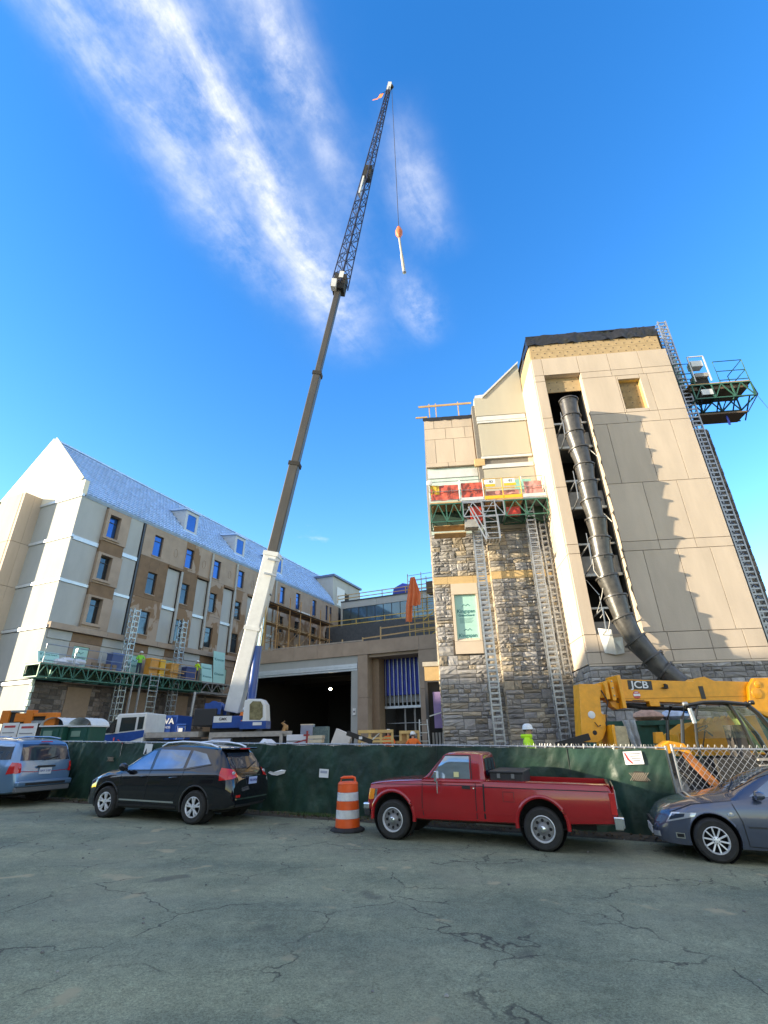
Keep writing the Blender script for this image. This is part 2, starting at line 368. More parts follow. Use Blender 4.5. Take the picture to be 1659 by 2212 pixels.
# the screen hangs in lengths, with folds, wrinkles and small sags between its ties
seams = [-30, -24.2, -18.6, -13.9, -8.9, -3.57, -.49, T1 - .03]
for a, b in zip(seams, seams[1:]):
    def scr(u, v, a=a, b=b):
        t = lerp(a, b, u) + .004; z = lerp(.02, FH - .045, v)
        f = .065 * noise.noise(Vector((t * 1.6, z * .8, a))) + .02 * noise.noise(Vector((t * 9 - z * 5, z * 3.1, 8 + a))) + .018 * noise.noise(Vector((t * 4.2 + z * 1.4, z * 1.1, 3 + a))) + .012 * math.sin(t * 2.06 * 3.05) * (1 - v)
        if a > -1: f += .05 * math.exp(-((t - .25 - .1 * z) / .13) ** 2) - .04 * math.exp(-((t - .62 + .15 * z) / .1) ** 2)
        sag = .012 * math.sin(t * 7.0) * v
        return FP(t, -.035 + f * (1.15 - .35 * v), z + sag)
    MB().grid(scr, int((b - a) * 22), 26).build('screen', M_SCREEN, fence, smooth=True, fix=False)
    MB().tube(FP(b, -.05, .02), FP(b, -.05, FH - .05), .011, 6).build('seam_cord', mat('dark_cord', (.02, .03, .025), .8), fence)
hem = MB()
for i in range(150):
    t = lerp(T0, T1, i / 150.); hem.box(0, 0, 0, 0, 0, 0) if 0 else hem.bar(FP(t, .0, FH - .075), FP(t + .02, .0, FH + .002), .012)
hem.build('tie', mat('white_tie', (.55, .55, .52), .6), fence, kind='stuff')
# bare chain link on the right
def chain(name, ta, tb, parent, FPx, dw=.125, r=.0042):
    mb = MB(); H0, H1 = .05, FH; st = dw / 2 * 1.0; k = -int((H1 - H0) / st) - 2
    slope = 1.15
    n = int((tb - ta) / dw) + int((H1 - H0) / slope / dw) + 3
    for i in range(-n, n + 1):
        for sg in (1, -1):
            t0 = ta + i * dw; pts = []
            z0, z1 = H0, H1
            tA, tB = t0, t0 + sg * (z1 - z0) / slope
            # clip to [ta, tb]
            lo, hi = 0.0, 1.0
            d = tB - tA
            if abs(d) > 1e-6:
                f0, f1 = (ta - tA) / d, (tb - tA) / d
                if f0 > f1: f0, f1 = f1, f0
                lo, hi = max(lo, f0), min(hi, f1)
            if hi - lo < .02: continue
            P = FPx(lerp(tA, tB, lo), .012 * sg, lerp(z0, z1, lo)); Q = FPx(lerp(tA, tB, hi), .012 * sg, lerp(z0, z1, hi)); mb.tube(P, Q, r, 4, caps=False)
            if hi > .999: mb.tube(FPx(tB, 0, z1), FPx(tB + sg * .015, 0, z1 + .05), r, 4)
    return mb.build(name, M_GALV, parent, kind='stuff', fix=False)
cl = root('chain_link_fence', 'bare galvanised chain link fence beside the end of the green screen', 'fence', tuple(ST(3.4, 13.07)))
def FC(t, q=0.0, z=0.0): return tuple(ST(t, 13.07 + q, z) - cl.location)
for t in (T1 + .12, 4.35, 7.4, 10.4): MB().tube(FC(t, .05, -.1), FC(t, .05, FH + .05), .03, 10).build('post', M_GALV, cl, smooth=True)
for a, b in ((T1 + .12, 4.35), (4.35, 7.4), (7.4, 10.4)): MB().tube(FC(a, .04, FH - .03), FC(b, .04, FH - .03), .022, 8).build('top_rail', M_GALV, cl, smooth=True)
chain('chain_link_mesh', T1 + .12, 8.0, cl, FC)
spk = MB()
for i in range(84):
    t = -3.5 + i * .06 + random.uniform(-.01, .01); spk.tube(FP(t, .05, FH - .02), FP(t + random.choice((-.018, .018)), .05, FH + .045), .004, 4)
spk.build('wire_barb', M_GALV, fence, kind='stuff')
# papers and signs fixed to the screen
M_PAPER = mat('white_sign', (.72, .72, .70), .5, var=.06, scale=4)
def fsign(name, label, t, z, w, h, rot=0.0, off=-.085, group=None):
    base = ST(t, 13.07 + off, z); o = root(name, label, 'sign', tuple(base), -20.3 + 0, group)
    MB().box(-w/2, w/2, -.004, .004, -h/2, h/2).build('panel', M_PAPER, o); o.rotation_euler[1] = R(rot); return o
s = fsign('small_sign', 'small white sign with a dark corner mark above the black car', -12.75, 1.47, .30, .30, 4)
MB().prism([(-.13, -.14), (-.02, -.14), (-.06, .02)], lambda u, v, w: (u, w, v), -.008, -.004).build('mark', mat('ink', (.03, .03, .035), .6), s)
o = root('torn_paper', 'torn white paper hanging low on the green screen right of the black car', 'paper', tuple(ST(-8.08, 12.96, .93)), -20.3)
MB().prism([(-.27, .02), (-.2, .06), (-.1, .03), (.12, .09), (.27, .08), (.22, 0), (.02, -.05), (-.14, -.03)], lambda u, v, w: (u, w + .03 * math.sin(u * 9), v), -.004, .004).build('sheet', M_PAPER, o)
s = fsign('small_notice', 'tiny white notice on the green screen left of the traffic barrel', -6.66, .97, .27, .20, 3)
MB().box(-.1, .1, -.008, -.004, .0, .06).build('print', mat('faded_print', (.32, .35, .42), .6), s)
s = fsign('warning_sign', 'white sign with a red curve at the right end of the green screen', .86, 1.46, .37, .255, -2, -.10)
MB().prism([(-.17, .1), (-.14, .1), (-.09, -.02), (-.02, -.11), (-.06, -.11), (-.13, -.03)], lambda u, v, w: (u, w, v), -.008, -.004).build('red_curve', mat('red_print', (.45, .04, .04), .6), s)
for k in range(4): MB().box(-.08 + .02 * k, .15 - .03 * (k % 2), -.008, -.004, .07 - .045 * k, .088 - .045 * k).build('text_line', mat('grey_print', (.2, .2, .22), .6), s)
def hole_patch(t, z, w, h, label):
    o = root('torn_vent', label, 'vent hole', tuple(ST(t, 12.985, z)), -20.3)
    MB().prism([(-w*.45, -h*.4), (w*.5, -h*.5), (w*.42, h*.1), (w*.3, h*.45), (-w*.25, h*.5), (-w*.5, h*.1)], lambda u, v, q: (u, q, v), -.006, .0).build('opening', mat('hole_dark', (.03, .028, .022), .9), o)
    lat = MB()
    for k in range(-3, 4):
        for sg in (1, -1): lat.tube((k*w/7 - sg*h*.3, -.012, -h*.36), (k*w/7 + sg*h*.3, -.012, h*.36), .006, 4)
    lat.build('wire', mat('rusty_wire', (.25, .21, .16), .7), o)
hole_patch(.90, 1.10, .30, .21, 'ragged vent hole showing wire below the warning sign on the fence')
hole_patch(-14.2, 1.17, .22, .16, 'small ragged hole in the green screen beside the blue minivan')
# ================================================================ right building (frame TF: x = s along the front, y = distance, z)
M_TAN = mat('tan_precast', (.50, .41, .315), .82, var=.11, scale=1.1, bump=.14, bscale=40, stretch=(1, 1, .22), island=.05)
M_TAN2 = mat('pale_precast', (.56, .46, .35), .82, var=.06, scale=1.2, bump=.08, bscale=60)
M_GREYP = mat('grey_stucco_panel', (.40, .375, .30), .85, var=.06, scale=.8, bump=.08, bscale=50, stretch=(1, 1, .25))
M_MORTAR = mat('mortar', (.17, .155, .135), .95, var=.15, scale=9, bump=.3)
M_BOARD = mat('sheathing_board', (.40, .285, .15), .85, var=.14, scale=5, bump=.1)
M_BLACK = mat('black_membrane', (.010, .0095, .009), .35, var=.3, scale=2, spec=.6)
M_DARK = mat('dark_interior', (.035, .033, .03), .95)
M_CONC = mat('raw_concrete', (.30, .29, .27), .9, var=.2, scale=3, bump=.2)
M_GREEN = mat('green_truss_paint', (.035, .12, .08), .5, .2, var=.3, scale=5)
M_SAND = mat('sandstone_band', (.52, .36, .17), .85, var=.10, scale=3, bump=.15)
M_WMETAL = mat('pale_metal_trim', (.62, .62, .58), .45, .3, var=.1)
M_WOOD = mat('raw_timber', (.46, .30, .14), .8, var=.25, scale=4, stretch=(1, 1, 6))
M_YELLOW = mat('yellow_paint', (.75, .42, .02), .45, var=.08)
M_RED = mat('red_paint', (.55, .05, .03), .5)
M_STONE = mat('quarry_stone', (.36, .33, .285), .9, col2=(.21, .205, .215), scale=2.4, bump=.25, bscale=22, island=.38)
M_STONE2 = mat('warm_quarry_stone', (.40, .335, .245), .9, col2=(.28, .235, .18), scale=2.4, bump=.25, bscale=22, island=.35)
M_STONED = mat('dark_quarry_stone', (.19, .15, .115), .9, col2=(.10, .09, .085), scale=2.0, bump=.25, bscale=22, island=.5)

def stone_variant(seed):
    rnd = random.Random(seed); mb = MB(); nx, nz = 4, 3; vs = []
    for j in range(nz + 1):
        for i in range(nx + 1):
            x = i / nx - .5; z = j / nz - .5; e = i in (0, nx) or j in (0, nz)
            if not e: x += rnd.uniform(-.07, .07); z += rnd.uniform(-.09, .09)
            else:
                if i not in (0, nx): x += rnd.uniform(-.05, .05)
                if j not in (0, nz): z += rnd.uniform(-.06, .06)
            y = -(.34 + rnd.uniform(0, .12)) if e else -(.55 + rnd.uniform(-.12, .28))
            vs.append((x, y, z))
    fs = [[j*(nx+1)+i, j*(nx+1)+i+1, (j+1)*(nx+1)+i+1, (j+1)*(nx+1)+i] for j in range(nz) for i in range(nx)]
    ring = [i for i in range(nx + 1)] + [j*(nx+1)+nx for j in range(1, nz + 1)] + [nz*(nx+1)+i for i in range(nx - 1, -1, -1)] + [j*(nx+1) for j in range(nz - 1, 0, -1)]
    b0 = len(vs); vs += [(vs[k][0], .3, vs[k][2]) for k in ring]; n = len(ring)
    fs += [[ring[k], b0 + k, b0 + (k+1) % n, ring[(k+1) % n]] for k in range(n)]
    mb.add(vs, fs); return mb
STV = [stone_variant(i) for i in range(14)]
STM = {}
def stone_mesh(i, m):
    k = (i, m.name)
    if k not in STM: STM[k] = STV[i].mesh('stone', m)
    return STM[k]
def ashlar(x0, x1, z0, z1, seed, holes=(), band=.42):
    """random coursed ashlar: list of (xc, zc, w, h)"""
    rnd = random.Random(seed); out = []; z = z0
    while z < z1 - .05:
        bh = min(band * rnd.choice((.72, 1, 1, 1.15)), z1 - z)
        if z1 - z - bh < .12: bh = z1 - z
        x = x0
        while x < x1 - .02:
            w = rnd.uniform(.30, .95)
            if x1 - x - w < .22: w = x1 - x
            k = rnd.random()
            hs = [bh] if (k < .10 or bh < .2) else ([bh * .5] * 2 if k < .6 else ([bh * .36, bh * .64] if k < .8 else [bh * .62, bh * .38]))
            zz = z
            for h in hs:
                if w > .6 and rnd.random() < .55:
                    f = rnd.uniform(.35, .65); cells = [(x, w * f), (x + w * f, w * (1 - f))]
                else: cells = [(x, w)]
                for cx, cw in cells:
                    if not any(cx + cw > hx0 + .02 and cx < hx1 - .02 and zz + h > hz0 + .02 and zz < hz1 - .02 for hx0, hx1, hz0, hz1 in holes):
                        out.append((cx + cw / 2, zz + h / 2, cw, h))
                    else:
                        # trim against the hole where a useful piece remains
                        for hx0, hx1, hz0, hz1 in holes:
                            if zz + h > hz0 + .02 and zz < hz1 - .02:
                                if cx < hx0 - .1 and cx + cw > hx0: out.append(((cx + hx0) / 2, zz + h / 2, hx0 - cx, h))
                                if cx + cw > hx1 + .1 and cx < hx1: out.append(((hx1 + cx + cw) / 2, zz + h / 2, cx + cw - hx1, h))
                zz += h
            x += w
        z += bh
    return out
BUDGET = {}
def lay_stones(cells, parent, place, m, key, limit, depth=.125, joint=.022, pick=None):
    """place(x, z) -> (point, rotz). The `limit` best placed stones are objects, the others one joined part."""
    rnd = random.Random(len(cells)); order = sorted(cells, key=pick or (lambda c: -c[2] * c[3]))
    rest = MB(); ms = m if isinstance(m, list) else [m]
    for i, (x, z, w, h) in enumerate(order):
        v = rnd.randrange(14); mm = ms[0] if len(ms) == 1 or rnd.random() < .72 else ms[1]; fl = rnd.choice((1, -1)); dp = depth * rnd.uniform(.7, 1.35)
        p, rz = place(x, z); sc = (fl * (w - joint), dp, h - joint)
        if i < limit: inst(stone_mesh(v, mm), 'stone', parent, p, (0, 0, rz), sc)
        else:
            q = STV[v]; c, s_ = math.cos(rz), math.sin(rz)
            vs = []
            for a, b, d in q.v:
                a, b, d = a * sc[0], b * sc[1], d * sc[2]; vs.append((p[0] + a * c - b * s_, p[1] + a * s_ + b * c, p[2] + d))
            rest.add(vs, q.f, ms.index(mm))
    if rest.v: rest.build('stone_infill', ms, parent, kind='stuff')

RB = root('stone_and_precast_building', 'tall tan and stone building under construction with a slotted stair tower', 'building', (6.3, 21.0, -.1), frame=TF)
Tb = lambda x0, x1, y0, y1, z0, z1: MB().box(x0, x1, y0, y1, z0, z1)
# ---- backing walls of the tower (leave the slot and the window open)
SL, SR, S0, S1 = 6.83, 8.68, 6.3, 13.3
core = MB(); core.box(6.34, SL - .02, 21.13, 24.3, -.3, 21.7); core.box(SR + .02, 13.26, 21.35, 24.3, -.3, 21.7)
core.box(SL - .02, SR + .02, 21.35, 24.3, -.3, 4.75); core.box(SL - .02, SR + .02, 21.13, 24.3, 19.1, 21.7); core.box(SL - .02, SR + .02, 23.9, 24.2, 4.75, 19.1)
core.box(SR + .02, 13.26, 21.13, 21.35, -.3, 16.5); core.box(SR + .02, 10.44, 21.13, 21.35, 16.5, 18.44); core.box(11.6, 13.26, 21.13, 21.35, 16.5, 18.44); core.box(SR + .02, 13.26, 21.13, 21.35, 18.44, 21.7)
core.build('tower_core', M_DARK, RB)
# ---- precast facing panels with open joints
JT = .011
PV = [0]
def panel(x0, x1, z0, z1, m=M_TAN, y0=21.0, y1=21.125, name='panel'):
    if x1 - x0 < .03 or z1 - z0 < .03: return
    Tb(x0 + JT, x1 - JT, y0, y1, z0 + JT, z1 - JT).build(name, m, RB, bevel=.006)
rows = [(20.2, 19.06), (19.06, 18.66), (18.66, 16.34), (16.34, 15.73), (15.73, 12.39), (12.39, 9.49), (9.49, 9.05), (9.05, 5.51), (5.51, 4.80), (4.80, 4.34)]
vj = [(10.25, 11.82), (10.25, 11.82), (10.39, 11.96), (10.39, 11.96), (9.35, 11.01, 12.36), (10.26, 11.79), (10.26, 11.79), (9.5, 10.95, 12.3), (9.6, 11.2, 12.5), (9.6, 11.2, 12.5)]
for (zt, zb), js in zip(rows, vj):
    panel(S0, SL, zb, zt)
    if zt > 19.5 or zt < 5.6: panel(SL, SR, zb, zt)
    xs = [SR, *js, S1]
    for a, b in zip(xs, xs[1:]):
        if abs(zt - 18.66) < .01 and abs(a - 10.39) < .01:
            panel(a, 10.47, zb, zt); panel(11.56, b, zb, zt); panel(10.47, 11.56, 18.41, zt); panel(10.47, 11.56, zb, 16.55)
        else: panel(a, b, zb, zt)
# reveals and boarded-up window
Tb(10.47, 11.56, 21.30, 21.34, 16.55, 18.41).build('window_board', mat('weathered_board', (.30, .21, .10), .9, var=.25, scale=4), RB)
wd = MB()
for i in range(3):
    for j in range(5): wd.lathe([(0, -.012), (.026, -.01), (.03, 0)], 8, (10.66 + i * .36, 21.3, 16.75 + j * .36), 'y')
wd.build('fastener_washer', mat('washer', (.10, .075, .05), .6), RB, kind='stuff')
rv = MB(); rv.box(10.44, 10.475, 21.12, 21.3, 16.55, 18.41); rv.box(11.555, 11.6, 21.12, 21.3, 16.55, 18.41); rv.box(10.47, 11.56, 21.12, 21.3, 18.405, 18.44); rv.box(10.47, 11.56, 21.12, 21.3, 16.52, 16.555)
rv.build('window_reveal', mat('yellow_insulation', (.66, .47, .16), .85, var=.1), RB)
sv = MB(); sv.box(SL - .03, SL + .012, 21.12, 21.75, 5.5, 19.06); sv.box(SR - .004, SR + .03, 21.12, 21.36, 5.5, 19.06); sv.box(SL, SR, 21.12, 21.6, 19.04, 19.1)
sv.build('slot_reveal', M_TAN2, RB)
Tb(SL + .02, SR - .02, 21.32, 21.38, 18.15, 19.04).build('header_board', M_BOARD, RB)
hb = MB()
for i in range(4):
    for j in range(2): hb.lathe([(0, -.012), (.028, -.01), (.032, 0)], 8, (7.1 + i * .4, 21.32, 18.35 + j * .42), 'y')
hb.build('fastener_washer', mat('washer', (.10, .075, .05)), RB, kind='stuff')
# floors seen in the slot
for z in (15.4, 12.03, 8.72, 5.75):
    Tb(SL, SR, 21.75, 22.05, z - .42, z + .42).build('spandrel', M_CONC, RB)
    Tb(SL, SR, 22.05, 23.9, z - .1, z + .25).build('floor_slab', M_CONC, RB)
    Tb(SL, SR, 21.62, 21.75, z - .55, z - .43).build('steel_angle', M_WMETAL, RB); Tb(SL, SR, 21.66, 21.76, z + .95, z + 1.03).build('steel_angle', M_WMETAL, RB)
    for x in (7.0, 8.45): Tb(x, x + .1, 21.9, 22.0, z + .42, z + 2.9).build('stud', M_WMETAL, RB)
for i, (x, z) in enumerate(((7.05, 8.0), (8.3, 11.4), (8.42, 14.8))):
    MB().bar((x, 21.6, z), (x + .35, 21.4, z - .75), .03).build('conduit', M_WMETAL, RB)
# sheet metal flashing dangling at the foot of the slot
fl = MB(); fl.hexa([(6.98, 20.93, 4.75), (7.4, 20.88, 4.66), (7.4, 20.9, 4.66), (6.98, 20.95, 4.75)], [(6.9, 20.95, 5.75), (7.34, 20.7, 5.62), (7.34, 20.72, 5.62), (6.9, 20.97, 5.75)])
fl.hexa([(7.4, 20.88, 4.66), (7.75, 20.95, 4.72), (7.75, 20.97, 4.72), (7.4, 20.9, 4.66)], [(7.34, 20.7, 5.3), (7.78, 20.9, 5.36), (7.78, 20.92, 5.36), (7.34, 20.72, 5.3)])
fl.build('loose_flashing', M_WMETAL, RB)
# ---- boards and membrane at the top
for k, (z0, z1) in enumerate(((20.2, 20.72), (20.72, 21.25))):
    xs = [6.34, 8.1, 9.9, 11.6, 13.1] if k == 0 else [6.34, 7.4, 9.1, 10.8, 12.4, 13.1]
    for a, b in zip(xs, xs[1:]): Tb(a + .004, b - .004, 21.05, 21.125, z0 + .004, z1 - .004).build('sheathing', M_BOARD, RB)
    for a, b in ((21.14, 22.6), (22.6, 24.2)): Tb(6.32, 6.38, a, b - .008, z0 + .004, z1 - .004).build('sheathing', M_BOARD, RB)
hb = MB()
for i in range(17):
    for j, zz in enumerate((20.34, 20.58, 20.86, 21.1)):
        hb.lathe([(0, -.014), (.028, -.012), (.034, 0)], 8, (6.52 + i * .4 + .18 * (j % 2), 21.05, zz), 'y')
hb.build('fastener_washer', mat('washer', (.10, .075, .05)), RB, kind='stuff')
def memb(u, v):
    x = lerp(6.22, 13.12, u); z = lerp(21.17 + .06 * noise.noise(Vector((x * 1.5, 0, 0))), 21.82, v)
    return (x, 20.99 - .11 * noise.noise(Vector((x * 1.9 + z, z * 1.6, 2))) - .05 * noise.noise(Vector((x * 5.5 - 3 * z, z * 4, 5))) - .03 * math.sin(x * 7 + 2 * z) * (1 - v), z)
MB().grid(memb, 120, 9).build('roof_membrane', M_BLACK, RB, smooth=True)
def memb2(u, v):
    y = lerp(21.0, 22.5, u); return (6.27 - .05 * noise.noise(Vector((y * 2, v * 2, 7))), y, lerp(21.1 + .35 * u, 21.82, v))
MB().grid(memb2, 16, 5).build('roof_membrane', M_BLACK, RB, smooth=True)
Tb(6.25, 13.15, 21.0, 24.6, 21.76, 21.83).build('roof', M_BLACK, RB)
# ---- left side wall of the tower
for (zt, zb) in [(20.2, 15.73), (15.73, 12.39), (12.39, 9.05), (9.05, 5.51), (5.51, 4.34)]:
    for a, b in ((21.14, 22.5), (22.5, 23.9)): Tb(6.285, 6.34, a + JT, b - JT, zb + JT, zt - JT).build('panel', M_TAN2, RB)
# ---- stone base of the tower
Tb(6.34, 19.0, 21.06, 21.13, -.3, 4.33).build('backing_wall', M_MORTAR, RB)
Tb(S0, 19.0, 20.99, 21.05, 4.26, 4.335).build('ledge', M_TAN2, RB)
lay_stones(ashlar(6.3, 15.2, .3, 4.26, 21), RB, lambda x, z: ((x, 21.06, z), 0), M_STONE, 'base', 30, pick=lambda c: abs(c[0] - 11) + abs(c[1] - 3.6) * 2)
lay_stones(ashlar(21.1, 23.9, .3, 4.3, 22), RB, lambda x, z: ((6.33, x, z), R(-90)), M_STONE, 'baseside', 0)
# ---- stone wing to the right, the tower's shade also put into its darker stone colour
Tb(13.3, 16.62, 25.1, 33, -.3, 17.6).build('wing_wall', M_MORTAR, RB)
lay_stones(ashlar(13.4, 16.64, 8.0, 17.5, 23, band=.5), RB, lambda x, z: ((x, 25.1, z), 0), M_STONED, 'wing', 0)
# ---- bay: left length set back, right length forward by half a metre
DL, DR, XS = 24.4, 23.9, 3.25
bay = MB(); bay.box(.38, XS, DL, 34, -.3, 19.1); bay.box(XS, 6.3, DR + .0, 34, -.3, 19.6)
bay.build('bay_core', M_MORTAR, RB)
WX0, WX1, WZ0, WZ1 = 1.17, 2.52, 5.40, 8.88
c1 = ashlar(.36, XS, .3, 8.90, 31, holes=[(WX0, WX1, WZ0, WZ1 + .1)], band=.40) + ashlar(.36, XS, 9.30, 11.62, 32, band=.40)
c2 = ashlar(XS, 6.28, .3, 8.91, 33, band=.40) + ashlar(XS, 6.28, 9.31, 11.55, 34, band=.40)
lay_stones(c1, RB, lambda x, z: ((x, DL, z), 0), [M_STONE, M_STONE2], 'bay', 130, pick=lambda c: abs(c[1] - 5.5) - c[2])
lay_stones(c2, RB, lambda x, z: ((x, DR, z), 0), [M_STONE, M_STONE2], 'bay', 140, pick=lambda c: abs(c[1] - 5.5) - c[2])
lay_stones(ashlar(DR - .05, DL, .3, 11.5, 35, band=.36), RB, lambda x, z: ((XS, x, z), R(-90)), M_STONE2, 'ret', 0, depth=.05)
lay_stones(ashlar(DL - .04, 26.5, .3, 11.6, 36, band=.36), RB, lambda x, z: ((.38, x, z), R(-90)), M_STONE2, 'ret2', 0, depth=.08)
for a, b in ((.33, 1.05), (1.05, 2.35), (2.35, XS - .01)): Tb(a + .005, b - .005, DL - .06, DL + .1, 8.91, 9.29).build('band_stone', M_SAND, RB)
for a, b in ((XS - .03, 4.0), (4.0, 5.0), (5.0, 6.28)): Tb(a + .005, b - .005, DR - .06, DR + .1, 8.92, 9.30).build('band_stone', M_SAND, RB)
# window of the bay: precast surround and insulation board with lettering
G0, G1, H0, H1 = 1.38, 2.33, 6.14, 8.10
win = Tb(WX0 + .01, WX1 - .01, DL - .15, DL - .02, WZ0, 5.98).build('window', M_TAN2, RB, label='window filled with pale green insulation board')
for nme, bx in (('surround', (WX0 + .01, WX1 - .01, DL - .16, DL - .02, 8.32, WZ1)), ('surround', (WX0 + .01, G0 - .07, DL - .16, DL - .02, 5.99, 8.31)), ('surround', (G1 + .07, WX1 - .01, DL - .16, DL - .02, 5.99, 8.31))):
    Tb(*bx).build(nme, M_TAN2, win)
MB().hexa([(G0 - .07, DL - .16, 5.985), (G1 + .07, DL - .16, 5.985), (G1 + .07, DL - .03, 5.985), (G0 - .07, DL - .03, 5.985)], [(G0 - .07, DL - .16, 6.01), (G1 + .07, DL - .16, 6.01), (G1, DL - .03, H0), (G0, DL - .03, H0)]).build('sill', M_TAN2, win)
M_FOAM = mat('green_foam_board', (.36, .60, .52), .7, var=.05, scale=3)
M_FINK = mat('foam_print', (.02, .14, .14), .7)
Tb(G0 - .07, G1 + .07, DL - .03, DL - .012, 6.0, 8.315).build('insulation_board', M_FOAM, win)
for z, sc, tx in ((7.48, .25, 'Kingspan'), (7.27, .15, 'GreenGuard'), (6.28, .25, 'Kingspan')):
    lettering(tx, sc, M_FINK, win, (1.85, DL - .034, z), (R(90), 0, 0), bold=.003)
for z in (7.72, 6.5):
    MB().path([(1.66, DL - .033, z), (1.76, DL - .033, z + .1), (1.85, DL - .033, z + .03), (1.95, DL - .033, z + .12), (2.05, DL - .033, z + .02)], .012, 5).build('emblem', M_FINK, win)
for k in range(6): Tb(1.5, 2.18 - .05 * (k % 3), DL - .036, DL - .031, 7.12 - .045 * k, 7.13 - .045 * k).build('print_line', M_FINK, win)
# upper left: tan grid panels, ledge
zr = [19.12, 18.42, 17.66, 16.06]
for (zt, zb), js in zip(zip(zr, zr[1:]), ((.38, .95, 2.02, 3.2), (.38, 1.6, 2.72, 3.2), (.38, .95, 2.02, 3.2))):
    for a, b in zip(js, js[1:]): Tb(a + JT, b - JT, DL - .14, DL, zb + JT, zt - JT).build('panel', M_TAN, RB)
for a, b in ((.36, 1.6), (1.6, 3.2)): Tb(a + JT, b - JT, DL - .2, DL, 15.78, 16.03).build('ledge', M_TAN, RB)
Tb(.4, 3.22, DL - .03, DL + .02, 11.66, 15.76).build('sheathing', mat('pale_green_sheathing', (.50, .60, .54), .75, var=.12, scale=2), RB)
Tb(.4, 3.22, DL - .08, DL - .03, 15.1, 15.6).build('corrugated_strip', M_WMETAL, RB)
Tb(3.2, 3.3, DL - .12, DL, 15.8, 19.0).build('rusty_angle', mat('rust', (.28, .12, .05), .9, var=.3), RB)
Tb(3.05, 3.6, DR - .1, DR + .1, 15.45, 15.9).build('corner_stone', M_SAND, RB)
def memb3(u, v):
    x = lerp(.32, 3.3, u); return (x, DL - .17 - .03 * noise.noise(Vector((x * 4, v, 1))), lerp(18.98 + .06 * noise.noise(Vector((x * 3, 0, 4))), 19.22, v))
MB().grid(memb3, 40, 3).build('roof_membrane', M_BLACK, RB, smooth=True)
gr = root('timber_guardrail', 'raw timber guardrail with upright posts on top of the stone bay', 'guardrail', (1.8, DL, 19.15), frame=TF)
MB().bar((.1, DL - .1, 20.1), (3.3, DL - .1, 20.12), .04, .13).build('rail', M_WOOD, gr); MB().bar((-.1, DL - .12, 19.3), (.6, DL - .12, 19.3), .05, .1).build('rail', M_WOOD, gr)
for x in (.75, 1.15, 2.5): MB().bar((x, DL - .06, 19.1), (x, DL - .06, 20.3), .06, .06).build('post', M_WOOD, gr)
# upper right: grey panels under a raking coping
gp_ = [(3.42, 15.9), (6.28, 15.9), (6.28, 22.35), (3.98, 20.05), (3.42, 20.05)]
MB().prism([(3.42, 18.75), (6.28, 18.75), (6.28, 22.35), (3.98, 20.05), (3.42, 20.05)], lambda u, v, w: (u, w, v), DR - .12, DR + .5).build('gable_panel', M_GREYP, RB)
Tb(3.5, 6.2, DR - .08, DR, 16.05, 18.2).build('panel', M_GREYP, RB)
for z0, z1, ex in ((18.42, 18.72, .10), (18.24, 18.36, .14), (15.86, 16.0, .12), (15.25, 15.5, .08)): Tb(3.45, 6.22, DR - ex, DR, z0, z1).build('metal_strip', M_WMETAL, RB)
Tb(3.5, 6.2, DR - .05, DR + .02, 11.6, 15.2).build('panel', M_GREYP, RB)
MB().prism([(3.9, 20.0), (6.3, 22.4), (6.3, 22.52), (3.86, 20.1)], lambda u, v, w: (u, w, v), DR - .2, DR + .6).build('coping', M_WMETAL, RB)
MB().prism([(3.42, 20.05), (4.4, 20.05), (5.3, 20.9), (3.6, 20.75)], lambda u, v, w: (u, w, v), DR + .55, DR + .6).build('roof_edge', M_WMETAL, RB)
Tb(6.0, 6.29, DR - .02, DR + .1, 11.6, 19.5).build('corner_trim', M_TAN2, RB)
# peak of the roof behind the tower
MB().prism([(8.6, 22.3), (11.9, 22.3), (10.2, 24.7)], lambda u, v, w: (u, w, v), 25.6, 26.1).build('roof_peak', M_TAN2, RB)
MB().bar((11.0, 25.5, 23.6), (11.5, 25.5, 24.3), .12).build('roof_bracket', M_WOOD, RB)
# doorway at the foot of the bay
DW = root('side_doorway', 'narrow side doorway with a sandstone lintel left of the stone bay', 'doorway', (-.1, 26.6, .1), frame=TF)
Tb(-.42, .5, 26.5, 26.8, 4.45, 5.15).build('lintel', M_SAND, DW); Tb(-.5, .5, 26.45, 26.8, 5.16, 5.38).build('cap', mat('pale_stone', (.42, .39, .33)), DW)
Tb(-.45, -.3, 26.5, 26.7, -.2, 4.44).build('jamb', mat('dark_steel', (.05, .05, .055), .5, .4), DW); Tb(-.3, .45, 26.75, 26.8, -.2, 4.4).build('opening', M_DARK, DW)
Tb(-.05, .42, 26.6, 26.63, 2.2, 3.9).build('purple_board', mat('purple_board', (.30, .22, .42), .7, var=.15, scale=2), DW)
for k in range(4): Tb(-.2 + k * .16, -.1 + k * .16, 26.62, 26.68, .1, 2.0).build('slat', mat('grey_slat', (.34, .33, .30), .8), DW)
MB().bar((-.28, 26.4, 2.75), (.45, 26.4, 2.95), .05).build('brace', M_WMETAL, DW)

